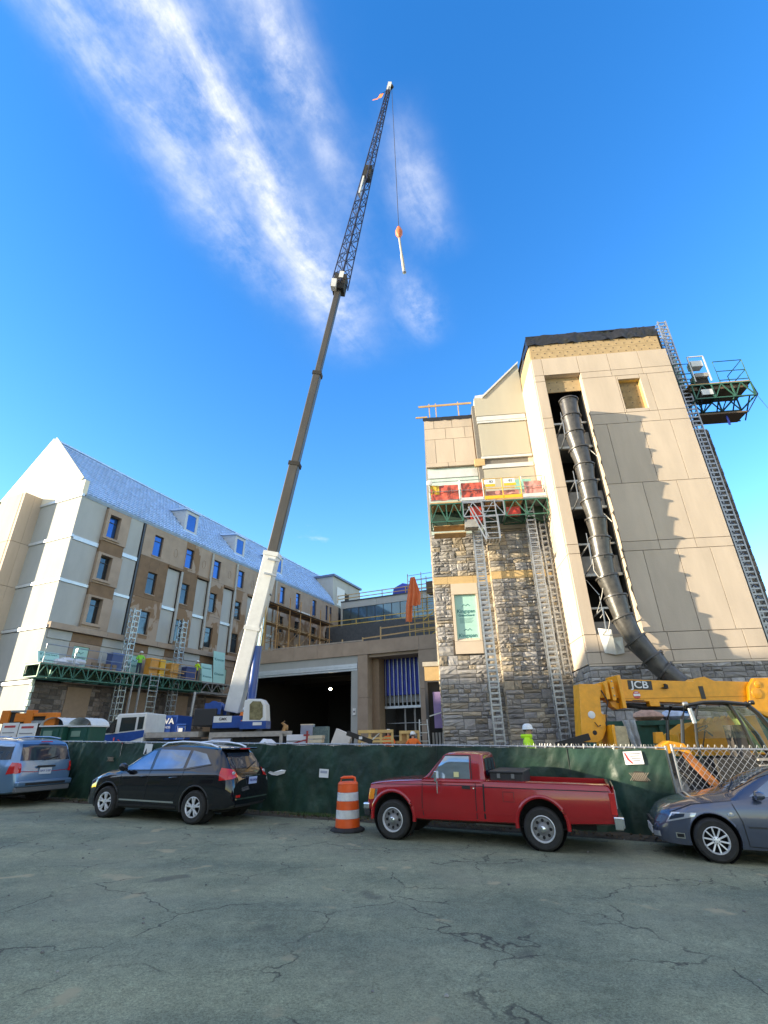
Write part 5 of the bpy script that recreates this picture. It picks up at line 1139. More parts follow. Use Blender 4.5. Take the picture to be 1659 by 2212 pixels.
# lattice jib
JW0, JW1 = .88, .2
M_JIB = mat('dark_blue_lattice', (.012, .018, .05), .5, .2)
def jc(t, i, j):
    f = (t - .57) / .43; w = lerp(JW0, JW1, max(0, f)) * (1.0 if f > 0 else 1); return bp_(t) + SA * i * w / 2 + SB * j * w / 2
jib = MB(); N = 24
for i in (-1, 1):
    for j in (-1, 1): jib.tube(jc(.57, i, j), jc(.992, i, j), .045, 6)
jib.build('jib_chord', M_JIB, CR, kind='stuff')
for k in range(N):
    a, b = .575 + .417 * k / N, .575 + .417 * (k + 1) / N; br = MB()
    for (i, j), (u, v) in (((-1, -1), (1, -1)), ((1, -1), (1, 1)), ((1, 1), (-1, 1)), ((-1, 1), (-1, -1))):
        br.tube(jc(a, i, j), jc(a, u, v), .026, 5, caps=False); (br.tube(jc(a, i, j), jc(b, u, v), .024, 5, caps=False) if k % 2 else br.tube(jc(a, u, v), jc(b, i, j), .024, 5, caps=False))
    br.build('jib_bay', M_JIB, CR, kind='stuff')
MB().bar(bp_(.563), bp_(.588), .86, .84).build('jib_foot', M_DARK, CR); MB().bar(bp_(.560) + SA * .5, bp_(.573) + SA * .55, .35, .5).build('jib_pin_plate', M_CWHITE, CR)
MB().bar(jc(.577, 1, -1) + SA * .05, jc(.588, 1, -1) + SA * .05, .3, .05).build('jib_mark', M_CWHITE, CR); MB().tube(bp_(.566) + SB * .4, bp_(.578) + SB * .75, .12, 10).build('jib_sheave', M_CGREY, CR)
MB().bar(bp_(.782), bp_(.806), .52, .56).build('jib_joint', M_DARK, CR); MB().bar(jc(.742, 1, 0), jc(.778, 1, 0), .12, .4).build('jib_plate', M_CWHITE, CR)
MB().bar(bp_(.985), bp_(1.004), .3, .34).build('jib_head', M_CWHITE, CR)
MB().tube(bp_(.996) + SA * .1 + Vector((.16, 0, 0)), bp_(.996) - SA * .1 + Vector((.16, 0, 0)), .2, 14).build('head_sheave', M_DARK, CR)
TIP = bp_(.994) + Vector((.22, -.02, 0))
HB = root('hook_ball', 'orange hook ball with rigging slings hanging from the crane line', 'hook', (TIP.x, TIP.y, 29.2)); OFF[HB.name] = (TIP.x, TIP.y, 29.2)
MB().tube(TIP, (TIP.x, TIP.y, 33.6), .022, 6).build('hoist_rope', M_DARK, HB)
MB().lathe([(0, 33.72), (.12, 33.66), (.17, 33.5), (.25, 33.25), (.24, 32.98), (.13, 32.75), (.1, 32.6), (0, 32.55)], 18, (TIP.x, TIP.y, 0)).build('ball', mat('hook_orange', (.62, .16, .05), .5, var=.2), HB, smooth=True)
MB().path([(TIP.x, TIP.y, 32.6), (TIP.x + .05, TIP.y, 31.7), (TIP.x + .12, TIP.y, 30.8)], .07, 8).build('sling', mat('pale_sling', (.42, .38, .31), .7), HB, smooth=True)
MB().path([(TIP.x + .1, TIP.y, 30.9), (TIP.x + .15, TIP.y, 30.2), (TIP.x + .2, TIP.y, 29.35)], .10, 8).build('sling', mat('pale_sling', (.62, .56, .44)), HB, smooth=True); MB().lathe([(0, -.14), (.13, -.05), (.13, .05), (0, .14)], 10, (TIP.x + .22, TIP.y, 29.25)).build('shackle', M_GALV, HB)
FG = root('tip_flag', 'small orange and white flag flying from the crane tip', 'flag', tuple(bp_(.99))); f0 = bp_(.99); OFF[FG.name] = tuple(f0)
MB().tube(f0, f0 + Vector((-.62, 0, -.65)), .02, 6).build('staff', M_DARK, FG)
for k, (a, b, m) in enumerate(((0, .45, mat('flag_orange', (.75, .2, .05), .7)), (.45, .75, mat('white_bag', (.62, .63, .66))), (.75, 1.0, mat('flag_orange', (.75, .2, .05))))):
    def fl_(u, v, a=a, b=b):
        g = lerp(a, b, u); return f0 + Vector((-.6, 0, -.62)) + Vector((-.6 * g, .1 * math.sin(g * 5), -1.15 * g)) + Vector((.3, -.1, -.12)) * (v - .5) * (1 + .5 * g)
    MB().grid(fl_, 6, 5).build('cloth', m, FG, smooth=True, fix=False)
for dx in (-.1, .1): MB().tube(bp_(.575) + SB * .55 + SA * dx, bp_(.99) + SB * .18 + SA * dx, .014, 5).build('hoist_rope', M_DARK, CR)
# ================================================================ blue container and bin behind the crane
bc = root('blue_container', 'blue container lettered NOVA behind the crane carrier', 'container', (-14.4, 33, gz(-14) + SITE)); OFF[bc.name] = (-14.4, 33, gz(-14) + SITE)
MB().box(-16.4, -13.1, 32.6, 35, .5, 3.35).build('body', M_CBLUE, bc)
for k in range(6): MB().box(-16.3 + k * .55, -16.22 + k * .55, 32.54, 32.6, .6, 3.3).build('rib', M_CBLUE, bc)
lettering('NOVA', .46, M_CWHITE, bc, (-13.95, 32.52, 3.0), (R(90), 0, 0), bold=.012); lettering('SITE SERVICES', .16, M_CWHITE, bc, (-13.95, 32.52, 2.66), (R(90), 0, 0)); lettering('77', .3, M_CWHITE, bc, (-14.5, 32.52, 2.4), (R(90), 0, 0))
bb_ = root('blue_bin', 'narrow blue waste bin between the pale pipe and the crane', 'bin', (-12.6, 32.5, gz(-12.6) + SITE)); OFF[bb_.name] = (-12.6, 32.5, gz(-12.6) + SITE)
MB().box(-12.9, -12.4, 32.2, 32.8, .5, 2.75).build('body', M_CBLUE, bb_, bevel=.04); MB().box(-12.94, -12.36, 32.16, 32.84, 2.75, 2.85).build('lid', M_CBLUE, bb_); MB().box(-12.8, -12.55, 32.17, 32.2, 2.3, 2.6).build('label_plate', M_PAPER, bb_)
# ================================================================ telehandler
M_JY = mat('telehandler_yellow', (.80, .33, .006), .42, var=.16, scale=5, coat=.2, bump=.04, bscale=18)
TX, TY = 7.9, 14.5; TZ = gz(TX) + SITE
JH = root('telehandler', 'yellow telehandler with its long boom raised level behind the fence', 'telehandler', (TX, TY, TZ)); OFF[JH.name] = (TX, TY, TZ)
def jp(name, m, poly, y0, y1, par=JH, bevel=.012): return MB().prism(poly, lambda u, v, w: (u, w, v), y0, y1).build(name, m, par, bevel=bevel)
boom_j = jp('boom', M_JY, [(6.42, 2.62), (6.46, 3.18), (8.5, 3.08), (8.65, 3.17), (8.85, 3.2), (9.1, 3.08), (10.95, 3.0), (11.2, 2.95), (11.2, 2.42), (9.9, 2.44)], 14.3, 14.85)
jp('boom_pivot_plate', M_JY, [(9.75, 2.35), (9.9, 2.9), (10.1, 3.12), (11.3, 3.12), (11.4, 2.3), (10.2, 2.1)], 14.16, 14.29); MB().lathe([(0, -.03), (.13, -.02), (.14, 0)], 16, (10.05, 14.16, 2.72), 'y').build('pivot_pin', M_JY, JH)
MB().lathe([(0, -.03), (.08, -.02), (.09, 0)], 14, (10.15, 14.16, 2.95), 'y').build('pivot_pin', M_JY, JH)
for x, z0, z1, yy in ((6.36, 2.42, 3.28, .06), (6.14, 2.62, 3.16, .03), (5.98, 2.66, 3.12, .02)): jp('boom_collar', M_JY, [(x, z0), (x + .1, z0), (x + .1, z1), (x, z1)], 14.24 - yy, 14.9 + yy)
jp('inner_boom', M_JY, [(5.6, 2.72), (5.7, 3.06), (6.42, 3.08), (6.42, 2.68)], 14.34, 14.8)
jp('boom_lug', M_JY, [(6.1, 2.62), (6.36, 2.62), (6.36, 2.42), (6.28, 2.4), (6.16, 2.48)], 14.4, 14.7); jp('boom_tab', M_JY, [(7.15, 2.46), (7.42, 2.45), (7.42, 2.58), (7.15, 2.6)], 14.28, 14.5)
MB().tube((6.5, 14.55, 2.52), (8.4, 14.55, 2.38), .07, 10).build('boom_ram', mat('dark_steel', (.05, .05, .055), .5, .4), JH); MB().tube((7.6, 14.5, 2.46), (9.8, 14.5, 2.3), .06, 10).build('boom_ram', M_GALV, JH)
hd = jp('boom_head', M_JY, [(5.33, 3.08), (5.72, 3.07), (5.95, 3.02), (5.93, 2.85), (5.84, 2.72), (5.80, 2.35), (5.86, 2.15), (5.84, 1.9), (5.7, 1.68), (5.55, 1.6), (5.1, 1.62), (5.15, 1.72)], 14.32, 14.82)
MB().lathe([(0, -.03), (.09, -.02), (.1, 0)], 16, (5.52, 14.32, 2.28), 'y').build('round_label', M_PAPER, hd); MB().lathe([(0, -.02), (.055, -.015), (.06, 0)], 14, (5.52, 14.32, 1.84), 'y').build('pin_hole', M_DARK, hd)
jp('head_ram_bracket', M_JY, [(5.84, 2.3), (5.98, 2.28), (5.94, 2.12), (5.84, 2.08)], 14.4, 14.6)
jp('fork_carriage', mat('worn_yellow_plate', (.45, .37, .22), .7, var=.3, scale=8), [(5.9, 1.3), (6.26, 1.3), (6.24, 1.98), (5.94, 1.99)], 14.0, 14.1); jp('carriage_frame', M_JY, [(5.82, 1.2), (5.9, 1.2), (5.95, 2.02), (5.88, 2.02)], 14.0, 15.2)
jp('carriage_hook', M_JY, [(6.95, 1.55), (7.0, 1.82), (7.2, 1.82), (7.22, 1.55)], 14.05, 14.2); MB().bar((4.4, 14.2, 1.55), (5.3, 14.2, 1.75), .1, .16).build('fork', M_DARK, JH)
pt = jp('name_plate', mat('black_decal', (.02, .02, .02), .4), [(6.66, 2.91), (6.68, 3.15), (7.34, 3.11), (7.32, 2.88)], 14.292, 14.3, bevel=0)
lettering('JCB', .26, M_PAPER, pt, (6.99, 14.289, 3.015), (R(90), R(3), 0), bold=.004, scale=(1.2, 1, 1), thick=.002)
stk_ = MB().lathe([(0, 0), (.1, 0), (.105, .006)], 22, (6.85, 14.292, 2.76), 'y').build('round_sticker', mat('sticker_red', (.55, .07, .06), .5), boom_j); MB().box(6.76, 6.94, 14.286, 14.291, 2.73, 2.79).build('sticker_band', M_PAPER, stk_); MB().box(6.8, 6.9, 14.286, 14.291, 2.82, 2.84).build('sticker_band', M_PAPER, stk_)
MB().box(6.7, 7.02, 14.292, 14.299, 2.61, 2.63).build('text_line', mat('ink', (.03, .03, .035)), boom_j)
jp('boom_handle', M_DARK, [(7.55, 2.93), (7.72, 2.9), (7.72, 3.0), (7.66, 3.03), (7.66, 2.95)], 14.2, 14.3, bevel=0)
for x0_ in (6.15, 6.37):
    for z_ in (2.75, 2.95, 3.12): MB().lathe([(0, -.02), (.018, -.018), (.02, 0)], 8, (x0_ + .04, 14.2, z_), 'y').build('bolt', M_GALV, JH)
for k, zz_ in enumerate((2.50, 2.46)): MB().path([(6.3, 14.4 + .1 * k, zz_ + .1), (7.0, 14.38 + .1 * k, zz_ - .06), (8.2, 14.38 + .1 * k, zz_ - .1), (9.6, 14.4 + .1 * k, zz_ - .16)], .018, 6).build('hydraulic_hose', M_DARK, JH, smooth=True)
MB().path([(5.9, 14.3, 2.9), (5.99, 14.22, 2.6), (5.9, 14.28, 2.3), (5.86, 14.3, 2.0)], .016, 6).build('hydraulic_hose', M_DARK, JH, smooth=True); MB().path([(5.56, 14.3, 2.1), (5.62, 14.27, 1.98), (5.7, 14.29, 2.02)], .012, 6).build('wire_loop', M_DARK, JH)
MB().box(8.6, 8.72, 14.285, 14.298, 2.62, 2.95).build('warning_decal', mat('black_decal', (.02, .02, .02)), JH); MB().box(6.45, 10.0, 14.292, 14.3, 2.66, 2.675).build('weld_seam', mat('yellow_seam', (.5, .22, .006), .6), JH)
# cab: curved black posts with clear glass
M_CABF = mat('black_cab_frame', (.018, .018, .016), .35, coat=.3); 
M_CLEAR = mat('clear_cab_glass', (.10, .13, .11), .02, 0.0, spec=.9, alpha=.2)
CY0, CY1 = 13.5, 14.22
def post(pts, r=.045):
    for y in (CY0, CY1): MB().path([(x, y, z) for x, z in pts], r, 8).build('cab_post', M_CABF, JH, smooth=True)
post([(7.32, 1.0), (7.36, 1.6), (7.48, 2.1), (7.66, 2.44)]); post([(9.2, 2.46), (9.45, 2.2), (9.75, 1.7), (9.9, 1.2), (9.95, .9)], .06)
for y in (CY0,): MB().path([(7.68, y - .02, 1.0), (7.7, y - .02, 1.6), (7.8, y - .02, 2.1), (7.95, y - .02, 2.42)], .035, 8).build('cab_post', M_CABF, JH, smooth=True); MB().path([(8.78, y - .02, 2.44), (8.95, y - .02, 2.0), (9.05, y - .02, 1.5), (9.1, y - .02, 1.0)], .04, 8).build('cab_post', M_CABF, JH, smooth=True)
def croof(u, v):
    x = lerp(7.6, 9.25, u); return (x, lerp(CY0 - .05, CY1 + .05, v), 2.42 + .07 * math.sin(u * math.pi) + .03 * math.sin(v * math.pi))
MB().grid(croof, 10, 5).build('cab_roof', M_CABF, JH, smooth=True)
MB().path([(7.62, CY0 - .04, 2.42), (8.1, CY0 - .05, 2.49), (8.6, CY0 - .05, 2.49), (9.25, CY0 - .04, 2.42)], .045, 8).build('roof_rail', M_CABF, JH, smooth=True)
for x in (7.6, 9.3): MB().lathe([(0, -.07), (.05, -.05), (.055, .05), (0, .07)], 12, (x, CY0 - .1, 2.46), 'x').build('work_lamp', M_GALV if x < 8 else M_CABF, JH, smooth=True)
MB().prism([(7.72, 1.65), (8.98, 1.65), (8.74, 2.4), (7.98, 2.4)], lambda u, v, w: (u, w, v), CY0, CY0 + .012).build('cab_glass', M_CLEAR, JH); MB().prism([(9.08, 1.4), (9.72, 1.4), (9.3, 2.34), (8.84, 2.4)], lambda u, v, w: (u, w, v), CY0, CY0 + .012).build('cab_glass', M_CLEAR, JH)
MB().prism([(9.5, 1.3), (9.6, 1.3), (9.2, 2.3), (9.1, 2.3)], lambda u, v, w: (u, w, v), CY1 - .3, CY1 - .02).build('seat_screen', mat('green_vest_cloth', (.30, .42, .14), .8, var=.3, scale=9), JH)
MB().box(8.85, 9.1, CY0 + .2, CY1 - .1, 1.1, 1.95).build('seat', mat('grey_seat', (.10, .09, .08), .9), JH); MB().path([(8.0, CY0 + .35, 1.4), (8.2, CY0 + .35, 1.85), (8.35, CY0 + .35, 1.7)], .025, 6).build('steering_column', M_DARK, JH); MB().path([(8.1 + .16 * math.cos(t * .63), CY0 + .35 + .16 * math.sin(t * .63), 1.88 + .07 * math.cos(t * .63)) for t in range(10)], .016, 6, closed=True).build('steering_wheel', M_DARK, JH)
MB().path([(7.6, CY0 - .25, 2.35), (7.62, CY0 - .27, 2.0)], .05, 8).build('mirror', M_GALV, JH)
# engine cover on the far side with louvres
jp('engine_cover', M_JY, [(8.0, 1.2), (8.1, 1.75), (8.6, 2.02), (10.4, 2.2), (10.6, 1.2)], 15.0, 15.8)
for k in range(5): jp('louvre', M_JY, [(8.75 + k * .2, 2.0 + .02 * k), (8.9 + k * .2, 2.14 + .02 * k), (8.92 + k * .2, 2.02 + .02 * k)], 14.9, 15.1, bevel=0)
jp('chassis', mat('dark_chassis', (.035, .035, .035)), [(6.4, .45), (6.5, 1.1), (10.8, 1.2), (10.9, .5)], 13.8, 15.5); jp('fender', M_JY, [(6.55, 1.42), (6.95, 1.62), (7.3, 1.55), (7.45, 1.3), (7.1, 1.4), (6.75, 1.3)], 13.35, 13.7)
jp('lift_arm', mat('rusty_orange', (.40, .14, .03), .7, var=.3), [(7.1, 1.45), (7.28, 1.5), (8.1, .5), (7.9, .42)], 13.4, 13.5)
for x in (7.0, 10.1):
    for y in (13.65, 15.6): simple_wheel(x, y, .58 + TZ, .58, JH)
jp('step_box', M_DARK, [(8.0, .5), (8.0, 1.2), (9.6, 1.2), (9.6, .5)], 13.4, 13.75)
for z in (.72, .86, 1.0, 1.14): MB().box(9.0, 9.45, 13.34, 13.4, z, z + .05).build('grille_bar', mat('dusty_deck', (.34, .31, .27)), JH)
MB().box(8.2, 9.5, 13.3, 13.4, .62, .66).build('step', M_DECK, JH)
OBG = root('orange_bag', 'bright orange bag tucked beside the telehandler step behind the chain link', 'bag', (9.62, 13.3, .95)); ob = MB().lathe([(0, -.14), (.13, -.12), (.2, 0), (.14, .1), (0, .13)], 12); ob.v = [(x * 1.2 + .04 * noise.noise(Vector((x, y, z)) * 9), y * .6, z + .04 * noise.noise(Vector((y, x, z)) * 11)) for x, y, z in ob.v]; ob.build('cloth', mat('flag_orange', (.75, .2, .05)), OBG, smooth=True)
# ================================================================ dumpster
DP = root('green_dumpster', 'long dark green roll off dumpster heaped with rubbish behind the telehandler', 'dumpster', (10.0, 17.9, gz(10) + SITE)); OFF[DP.name] = (10.0, 17.9, gz(10) + SITE)
M_DGRN = mat('dumpster_green', (.015, .085, .062), .5, var=.35, scale=3)
for bx in ((7.0, 13.2, 17.1, 17.2), (7.0, 13.2, 19.0, 19.1), (7.0, 7.1, 17.2, 19.0), (13.1, 13.2, 17.2, 19.0)): MB().box(*bx, .1, 2.1).build('wall', M_DGRN, DP)
for y in (17.05, 19.05): MB().box(6.9, 13.3, y - .05, y + .12, 2.02, 2.16).build('rim', M_DGRN, DP)
for k in range(9): MB().box(7.2 + k * .72, 7.34 + k * .72, 17.02, 17.1, .1, 2.02).build('rib', M_DGRN, DP)
MB().box(7.1, 13.1, 17.2, 19.0, .1, .25).build('floor', M_DGRN, DP)
def heap(u, v):
    x, y = lerp(7.15, 13.05, u), lerp(17.25, 18.95, v); e = math.sin(u * math.pi) ** .3 * math.sin(v * math.pi) ** .4; return (x, y, 1.7 + .55 * e + .28 * noise.noise(Vector((x * 2.2, y * 2.2, 0))) * e)
MB().grid(heap, 60, 22).build('debris', mat('debris_cardboard', (.34, .22, .15), .9, col2=(.16, .13, .11), scale=3), DP)
def blob(name, label, cat, p, sc, m, seed):
    b = MB().lathe([(0, -1), (.6, -.75), (.95, -.1), (.8, .5), (.4, .85), (0, 1)], 14); b.v = [(x * sc[0] * (1 + .25 * noise.noise(Vector((x, y, z)) * 2.3 + Vector((seed,) * 3))), y * sc[1], z * sc[2] * (1 + .25 * noise.noise(Vector((y, z, x)) * 2.7 + Vector((seed,) * 3)))) for x, y, z in b.v]
    r = root(name, label, cat, p); b.build('film', m, r, smooth=True); return r
blob('plastic_bag', 'crumpled white and blue plastic film on the dumpster heap', 'bag', (9.5, 17.5, 2.3), (.5, .3, .22), mat('bluish_film', (.42, .50, .62), .35, var=.3, scale=6), 1)
blob('cardboard_heap', 'crumpled tan cardboard on the dumpster heap', 'cardboard', (8.6, 17.5, 2.3), (.55, .35, .2), mat('pink_cardboard', (.42, .26, .19), .9, var=.3, scale=6), 2)
blob('small_blue_bag', 'bright blue crumpled bag on the dumpster heap', 'bag', (9.75, 17.4, 2.42), (.16, .14, .12), mat('bright_blue_film', (.05, .22, .6), .35), 3)
hb_ = root('hanging_plastic', 'torn white plastic hanging over the side of the green dumpster', 'plastic', (7.65, 16.95, 2.1))
MB().grid(lambda u, v: (.02 + (u - .5) * lerp(.45, .3, v) + .12 * v, -.05 + .06 * math.sin(u * 14) + .04 * noise.noise(Vector((u * 5, v * 5, 1))), .08 - v * .95), 18, 14).build('film', mat('grey_film', (.48, .50, .50), .3, var=.25, scale=8), hb_, smooth=True, fix=False)
# ================================================================ toilets and signs at the left
M_PGRN = mat('toilet_green', (.012, .075, .055), .45, var=.12)
def toilet(x, y, label):
    r = root('portable_toilet', label, 'portable toilet', (x, y, gz(x) + SITE), -8, 'portable toilets behind the fence')
    MB().box(-.5, .5, 0, 1.05, 0, 2.0).build('cabin', M_PGRN, r, bevel=.05)
    MB().box(-.38, .38, -.03, .0, .1, 1.9).build('door', M_PGRN, r); MB().box(-.3, .1, -.05, -.03, 1.6, 1.82).build('vent', mat('pale_green_plastic', (.16, .26, .2), .5), r); MB().box(-.32, .3, -.05, -.03, 1.44, 1.47).build('door_trim', mat('pale_green_plastic', (.16, .26, .2)), r)
    def tr_(u, v):
        px, py = lerp(-.56, .56, u), lerp(-.06, 1.1, v); return (px, py, 2.0 + .32 * math.sin(u * math.pi) ** .55 + .015 * math.cos(v * 25))
    MB().grid(tr_, 14, 24).build('roof', mat('white_translucent_roof', (.62, .66, .66), .45), r, smooth=True, fix=False); MB().box(-.56, .56, -.06, 1.1, 1.97, 2.02).build('roof_rim', mat('white_translucent_roof', (.62, .66, .66)), r)
    return r
toilet(-14.0, 21.9, 'green portable toilet with white roof beside the white notice boards'); t2 = toilet(-12.95, 22.1, 'green portable toilet with ribbed white roof beside the stone wall')
M_OR = mat('orange_machine_paint', (.62, .17, .01), .45, var=.08)
def notice_board(x, y, label, w, h, zb):
    r = root('notice_board', label, 'sign', (x, y, gz(x) + SITE), -12, 'white notice boards at the gate')
    for sx in (-w/2 + .06, w/2 - .06): MB().box(sx - .03, sx + .03, .02, .06, 0, zb + h).build('post', M_GALV, r)
    b = MB().box(-w/2, w/2, -.012, .02, zb, zb + h).build('panel', M_PAPER, r)
    MB().box(-w*.36, w*.34, -.018, -.012, zb + h*.82, zb + h*.9).build('heading', mat('red_print', (.45, .04, .04)), b)
    for k in range(4): MB().box(-w*.4, w*(.36 - .06 * (k % 2)), -.018, -.012, zb + h*(.62 - .14*k), zb + h*(.655 - .14*k)).build('text_line', mat('grey_print', (.2, .2, .22)) if k < 3 else mat('red_print', (.45, .04, .04)), b)
    return r
notice_board(-13.63, 19.9, 'white notice board with red heading next to the green toilets', .78, .95, 1.1); notice_board(-14.45, 20.1, 'white notice board with red heading above the roof of the minivan', .72, .95, 1.12)
om = root('orange_machine', 'orange steel frame of a machine standing behind the notice boards', 'machine', (-15.0, 22.0, gz(-15) + SITE))
for bx in ((-1.35, -1.0, 2.1, 2.62), (-.32, .0, 2.0, 2.62), (.55, 1.0, 1.9, 2.5), (.02, .55, 2.36, 2.5), (-.75, -.32, 2.16, 2.5)): MB().box(bx[0], bx[1], 0, .3, bx[2], bx[3]).build('frame', M_OR, om, bevel=.02)
for bx in ((-1.0, -.32, 2.55, 2.62), (.0, .5, 2.08, 2.2)): MB().box(bx[0], bx[1], .02, .3, bx[2], bx[3]).build('pale_rail', M_GALV, om)
for bx in ((-1.0, -.75, 2.1, 2.54), (.02, .54, 2.2, 2.35)): MB().box(bx[0], bx[1], .1, .25, bx[2], bx[3]).build('dark_opening', M_DARK, om)
MB().box(-1.4, .9, .3, .9, .4, 2.3).build('body', mat('dark_chassis', (.035, .035, .035)), om)
# ================================================================ materials near the loading bay
def site_box(name, label, cat, x, y, w, d, h, z, m, tilt=0.0, rz=0.0, sub=None):
    r = root(name, label, cat, (x, y, gz(x) + SITE), rz); MB().box(-w/2, w/2, -d/2, d/2, 0, h).build('stack', m, r, bevel=.02)
    r.rotation_euler[1] = R(tilt); r.location.z = z
    if sub: sub(r)
    return r
def legs(r): 
    for a in (-.3, .3): MB().box(a - .05, a + .05, -.3, .3, -1.2, 0).build('bearer', M_WOOD, r)
site_box('blue_grey_crate', 'pale blue grey crate standing in front of the loading bay', 'crate', -4.9, 32, .72, .8, 2.1, .5, mat('blue_grey_sheet', (.26, .29, .38), .6, var=.12), sub=lambda r: MB().box(-.38, .38, -.42, .42, 2.1, 2.15).build('lid', mat('pale_wrap', (.55, .52, .44)), r))
site_box('dark_teal_pallet', 'dark speckled wrapped pallet beside the pale blue grey crate', 'pallet', -4.1, 32.2, .92, .9, 1.9, .6, mat('teal_speckle', (.05, .09, .09), .6, col2=(.14, .2, .2), scale=14), sub=lambda r: MB().box(-.48, .48, -.47, .47, -.12, 0).build('pallet_base', M_WOOD, r))
site_box('white_foam_block', 'large white tilted block leaning near the loading bay jamb', 'block', -2.55, 27, .85, .9, .85, 1.35, mat('off_white_block', (.62, .58, .52), .8, var=.06), 22, sub=lambda r: MB().box(-.5, .5, -.3, .3, -.9, -.0).build('timber_support', M_WOOD, r))
st_ = root('plank_stack', 'stack of pale boards stacked on bearers behind the fence', 'board stack', (-3.4, 25, gz(-3.4) + SITE))
for k in range(9): MB().box(-.36 + .03 * (k % 3), .34 - .03 * (k % 2), -.5, .5, .2 + k * .17, .34 + k * .17).build('board', mat('pale_board', (.55, .47, .34), .8, var=.15), st_)
site_box('white_wrapped_stack', 'white wrapped stack of panels beside the pale boards', 'panel stack', -4.6, 27, 1.0, .9, 1.55, .5, mat('white_bag', (.62, .63, .66)), sub=lambda r: [MB().box(-.52, .52, -.47, -.455, .35 + k * .3, .38 + k * .3).build('strap', mat('dark_steel', (.05, .05, .055)), r) for k in range(4)])
blob('plastic_cover', 'crumpled white plastic cover by the crane rear wheels', 'plastic', (-5.75, 25.2, 1.5), (.5, .3, .42), mat('white_film', (.60, .62, .66), .4, var=.12, scale=6), 5)
pp = root('hydrant_pump', 'rusty brown pipe fitting standing on the crane deck end', 'pump', (-5.35, 27, 2.2)); MB().path([(0, 0, 0), (.05, 0, .3), (-.1, 0, .42), (.02, 0, .5)], [.12, .09, .08, .05], 8).build('pipe', M_SCAF, pp, smooth=True); MB().lathe([(0, -.06), (.12, -.05), (.13, .05), (0, .06)], 12, (.15, 0, .18), 'x').build('flange', M_SCAF, pp); MB().box(-.5, .4, -.2, .2, -.1, .03).build('base', M_DECK, pp)
rf_ = root('steel_rack', 'dark red steel rack leaning beside the white wrapped stack', 'rack', (-4.4, 26.2, gz(-4.4) + SITE)); MB().bar((-.7, 0, 1.25), (.35, 0, 1.5), .06).build('bar', mat('dark_red_steel', (.28, .03, .03), .6), rf_); MB().bar((.35, 0, .1), (.38, 0, 1.9), .09).build('bar', mat('dark_red_steel', (.28, .03, .03)), rf_); MB().bar((.2, 0, 1.7), (.5, 0, 1.7), .08).build('bar', mat('dark_red_steel', (.28, .03, .03)), rf_)
# timber crate and barrier by the workers
M_PINE = mat('fresh_pine', (.60, .40, .15), .75, var=.15, scale=4)
tcr = root('timber_crate', 'open fresh pine crate frame beside the workers in orange shirts', 'crate', (-.6, 25, gz(-.6) + SITE))
for x in (-.78, -.3, .22, .75): MB().box(x - .06, x + .06, -.04, .04, 0, 1.9).build('upright', M_PINE, tcr)
for z in (1.82, 1.42): MB().box(-.84, .81, -.09, -.05, z, z + .13 if z > 1.5 else z + .09).build('rail', M_PINE, tcr)
for z in (1.55, 1.82): MB().box(-.8, .8, .9, .95, z, z + .09).build('rail', M_PINE, tcr)
MB().bar((-.3, .2, 1.45), (.2, .3, 1.85), .05).build('brace', M_WMETAL, tcr)
tb2 = root('timber_barrier', 'pine barrier with dark panels between the two workers', 'barrier', (.9, 25.4, gz(.9) + SITE))
for x in (-.35, .0, .5): MB().box(x - .06, x + .06, 0, .07, 0, 1.9).build('post', M_PINE, tb2)
MB().box(-.4, .55, -.05, -.01, 1.8, 1.93).build('rail', M_PINE, tb2); MB().box(-.6, .1, -.06, -.02, 1.38, 1.5).build('rail', M_SCAF, tb2); MB().box(-.4, .0, .1, .15, .2, 1.8).build('panel', M_SCAF, tb2)
sl = root('step_ladder', 'grey step ladder standing beside the side doorway', 'ladder', (1.75, 26.0, gz(1.7) + SITE))
for x, x2 in ((-.3, -.22), (.26, .16)): MB().bar((x, 0, 0), (x2, .25, 2.45), .06).build('stile', M_GALV, sl); MB().bar((x, .95, 0), (x2, .35, 2.4), .05).build('rear_leg', M_GALV, sl)
for k in range(6): f = (k + 1) / 6.5; MB().box(lerp(-.28, -.22, f), lerp(.24, .16, f), .22 * f - .04, .22 * f + .06, 2.4 * f - .02, 2.4 * f + .02).build('step', M_GALV, sl)
bm_ = root('black_beam', 'black steel beam tilted across behind the fence near the loading bay', 'beam', (-1.3, 24, gz(-1.3) + SITE)); MB().bar((-.6, 0, 1.82), (.55, 0, 1.42), .16, .2).build('beam', M_DARK, bm_); MB().box(-.05, .1, -.09, -.085, 1.55, 1.66).build('label_plate', M_PAPER, bm_); MB().bar((-.5, .1, 0), (-.3, .1, 1.75), .1).build('support', M_DARK, bm_)
pl4 = root('white_rubble_bag', 'white sack slumped against the tan column', 'sack', (-1.25, 25.6, gz(-1.2) + SITE)); b_ = MB().lathe([(0, 0), (.3, .05), (.34, .8), (.22, 1.45), (0, 1.6)], 12); b_.build('sack', mat('white_bag', (.62, .63, .66)), pl4, smooth=True)
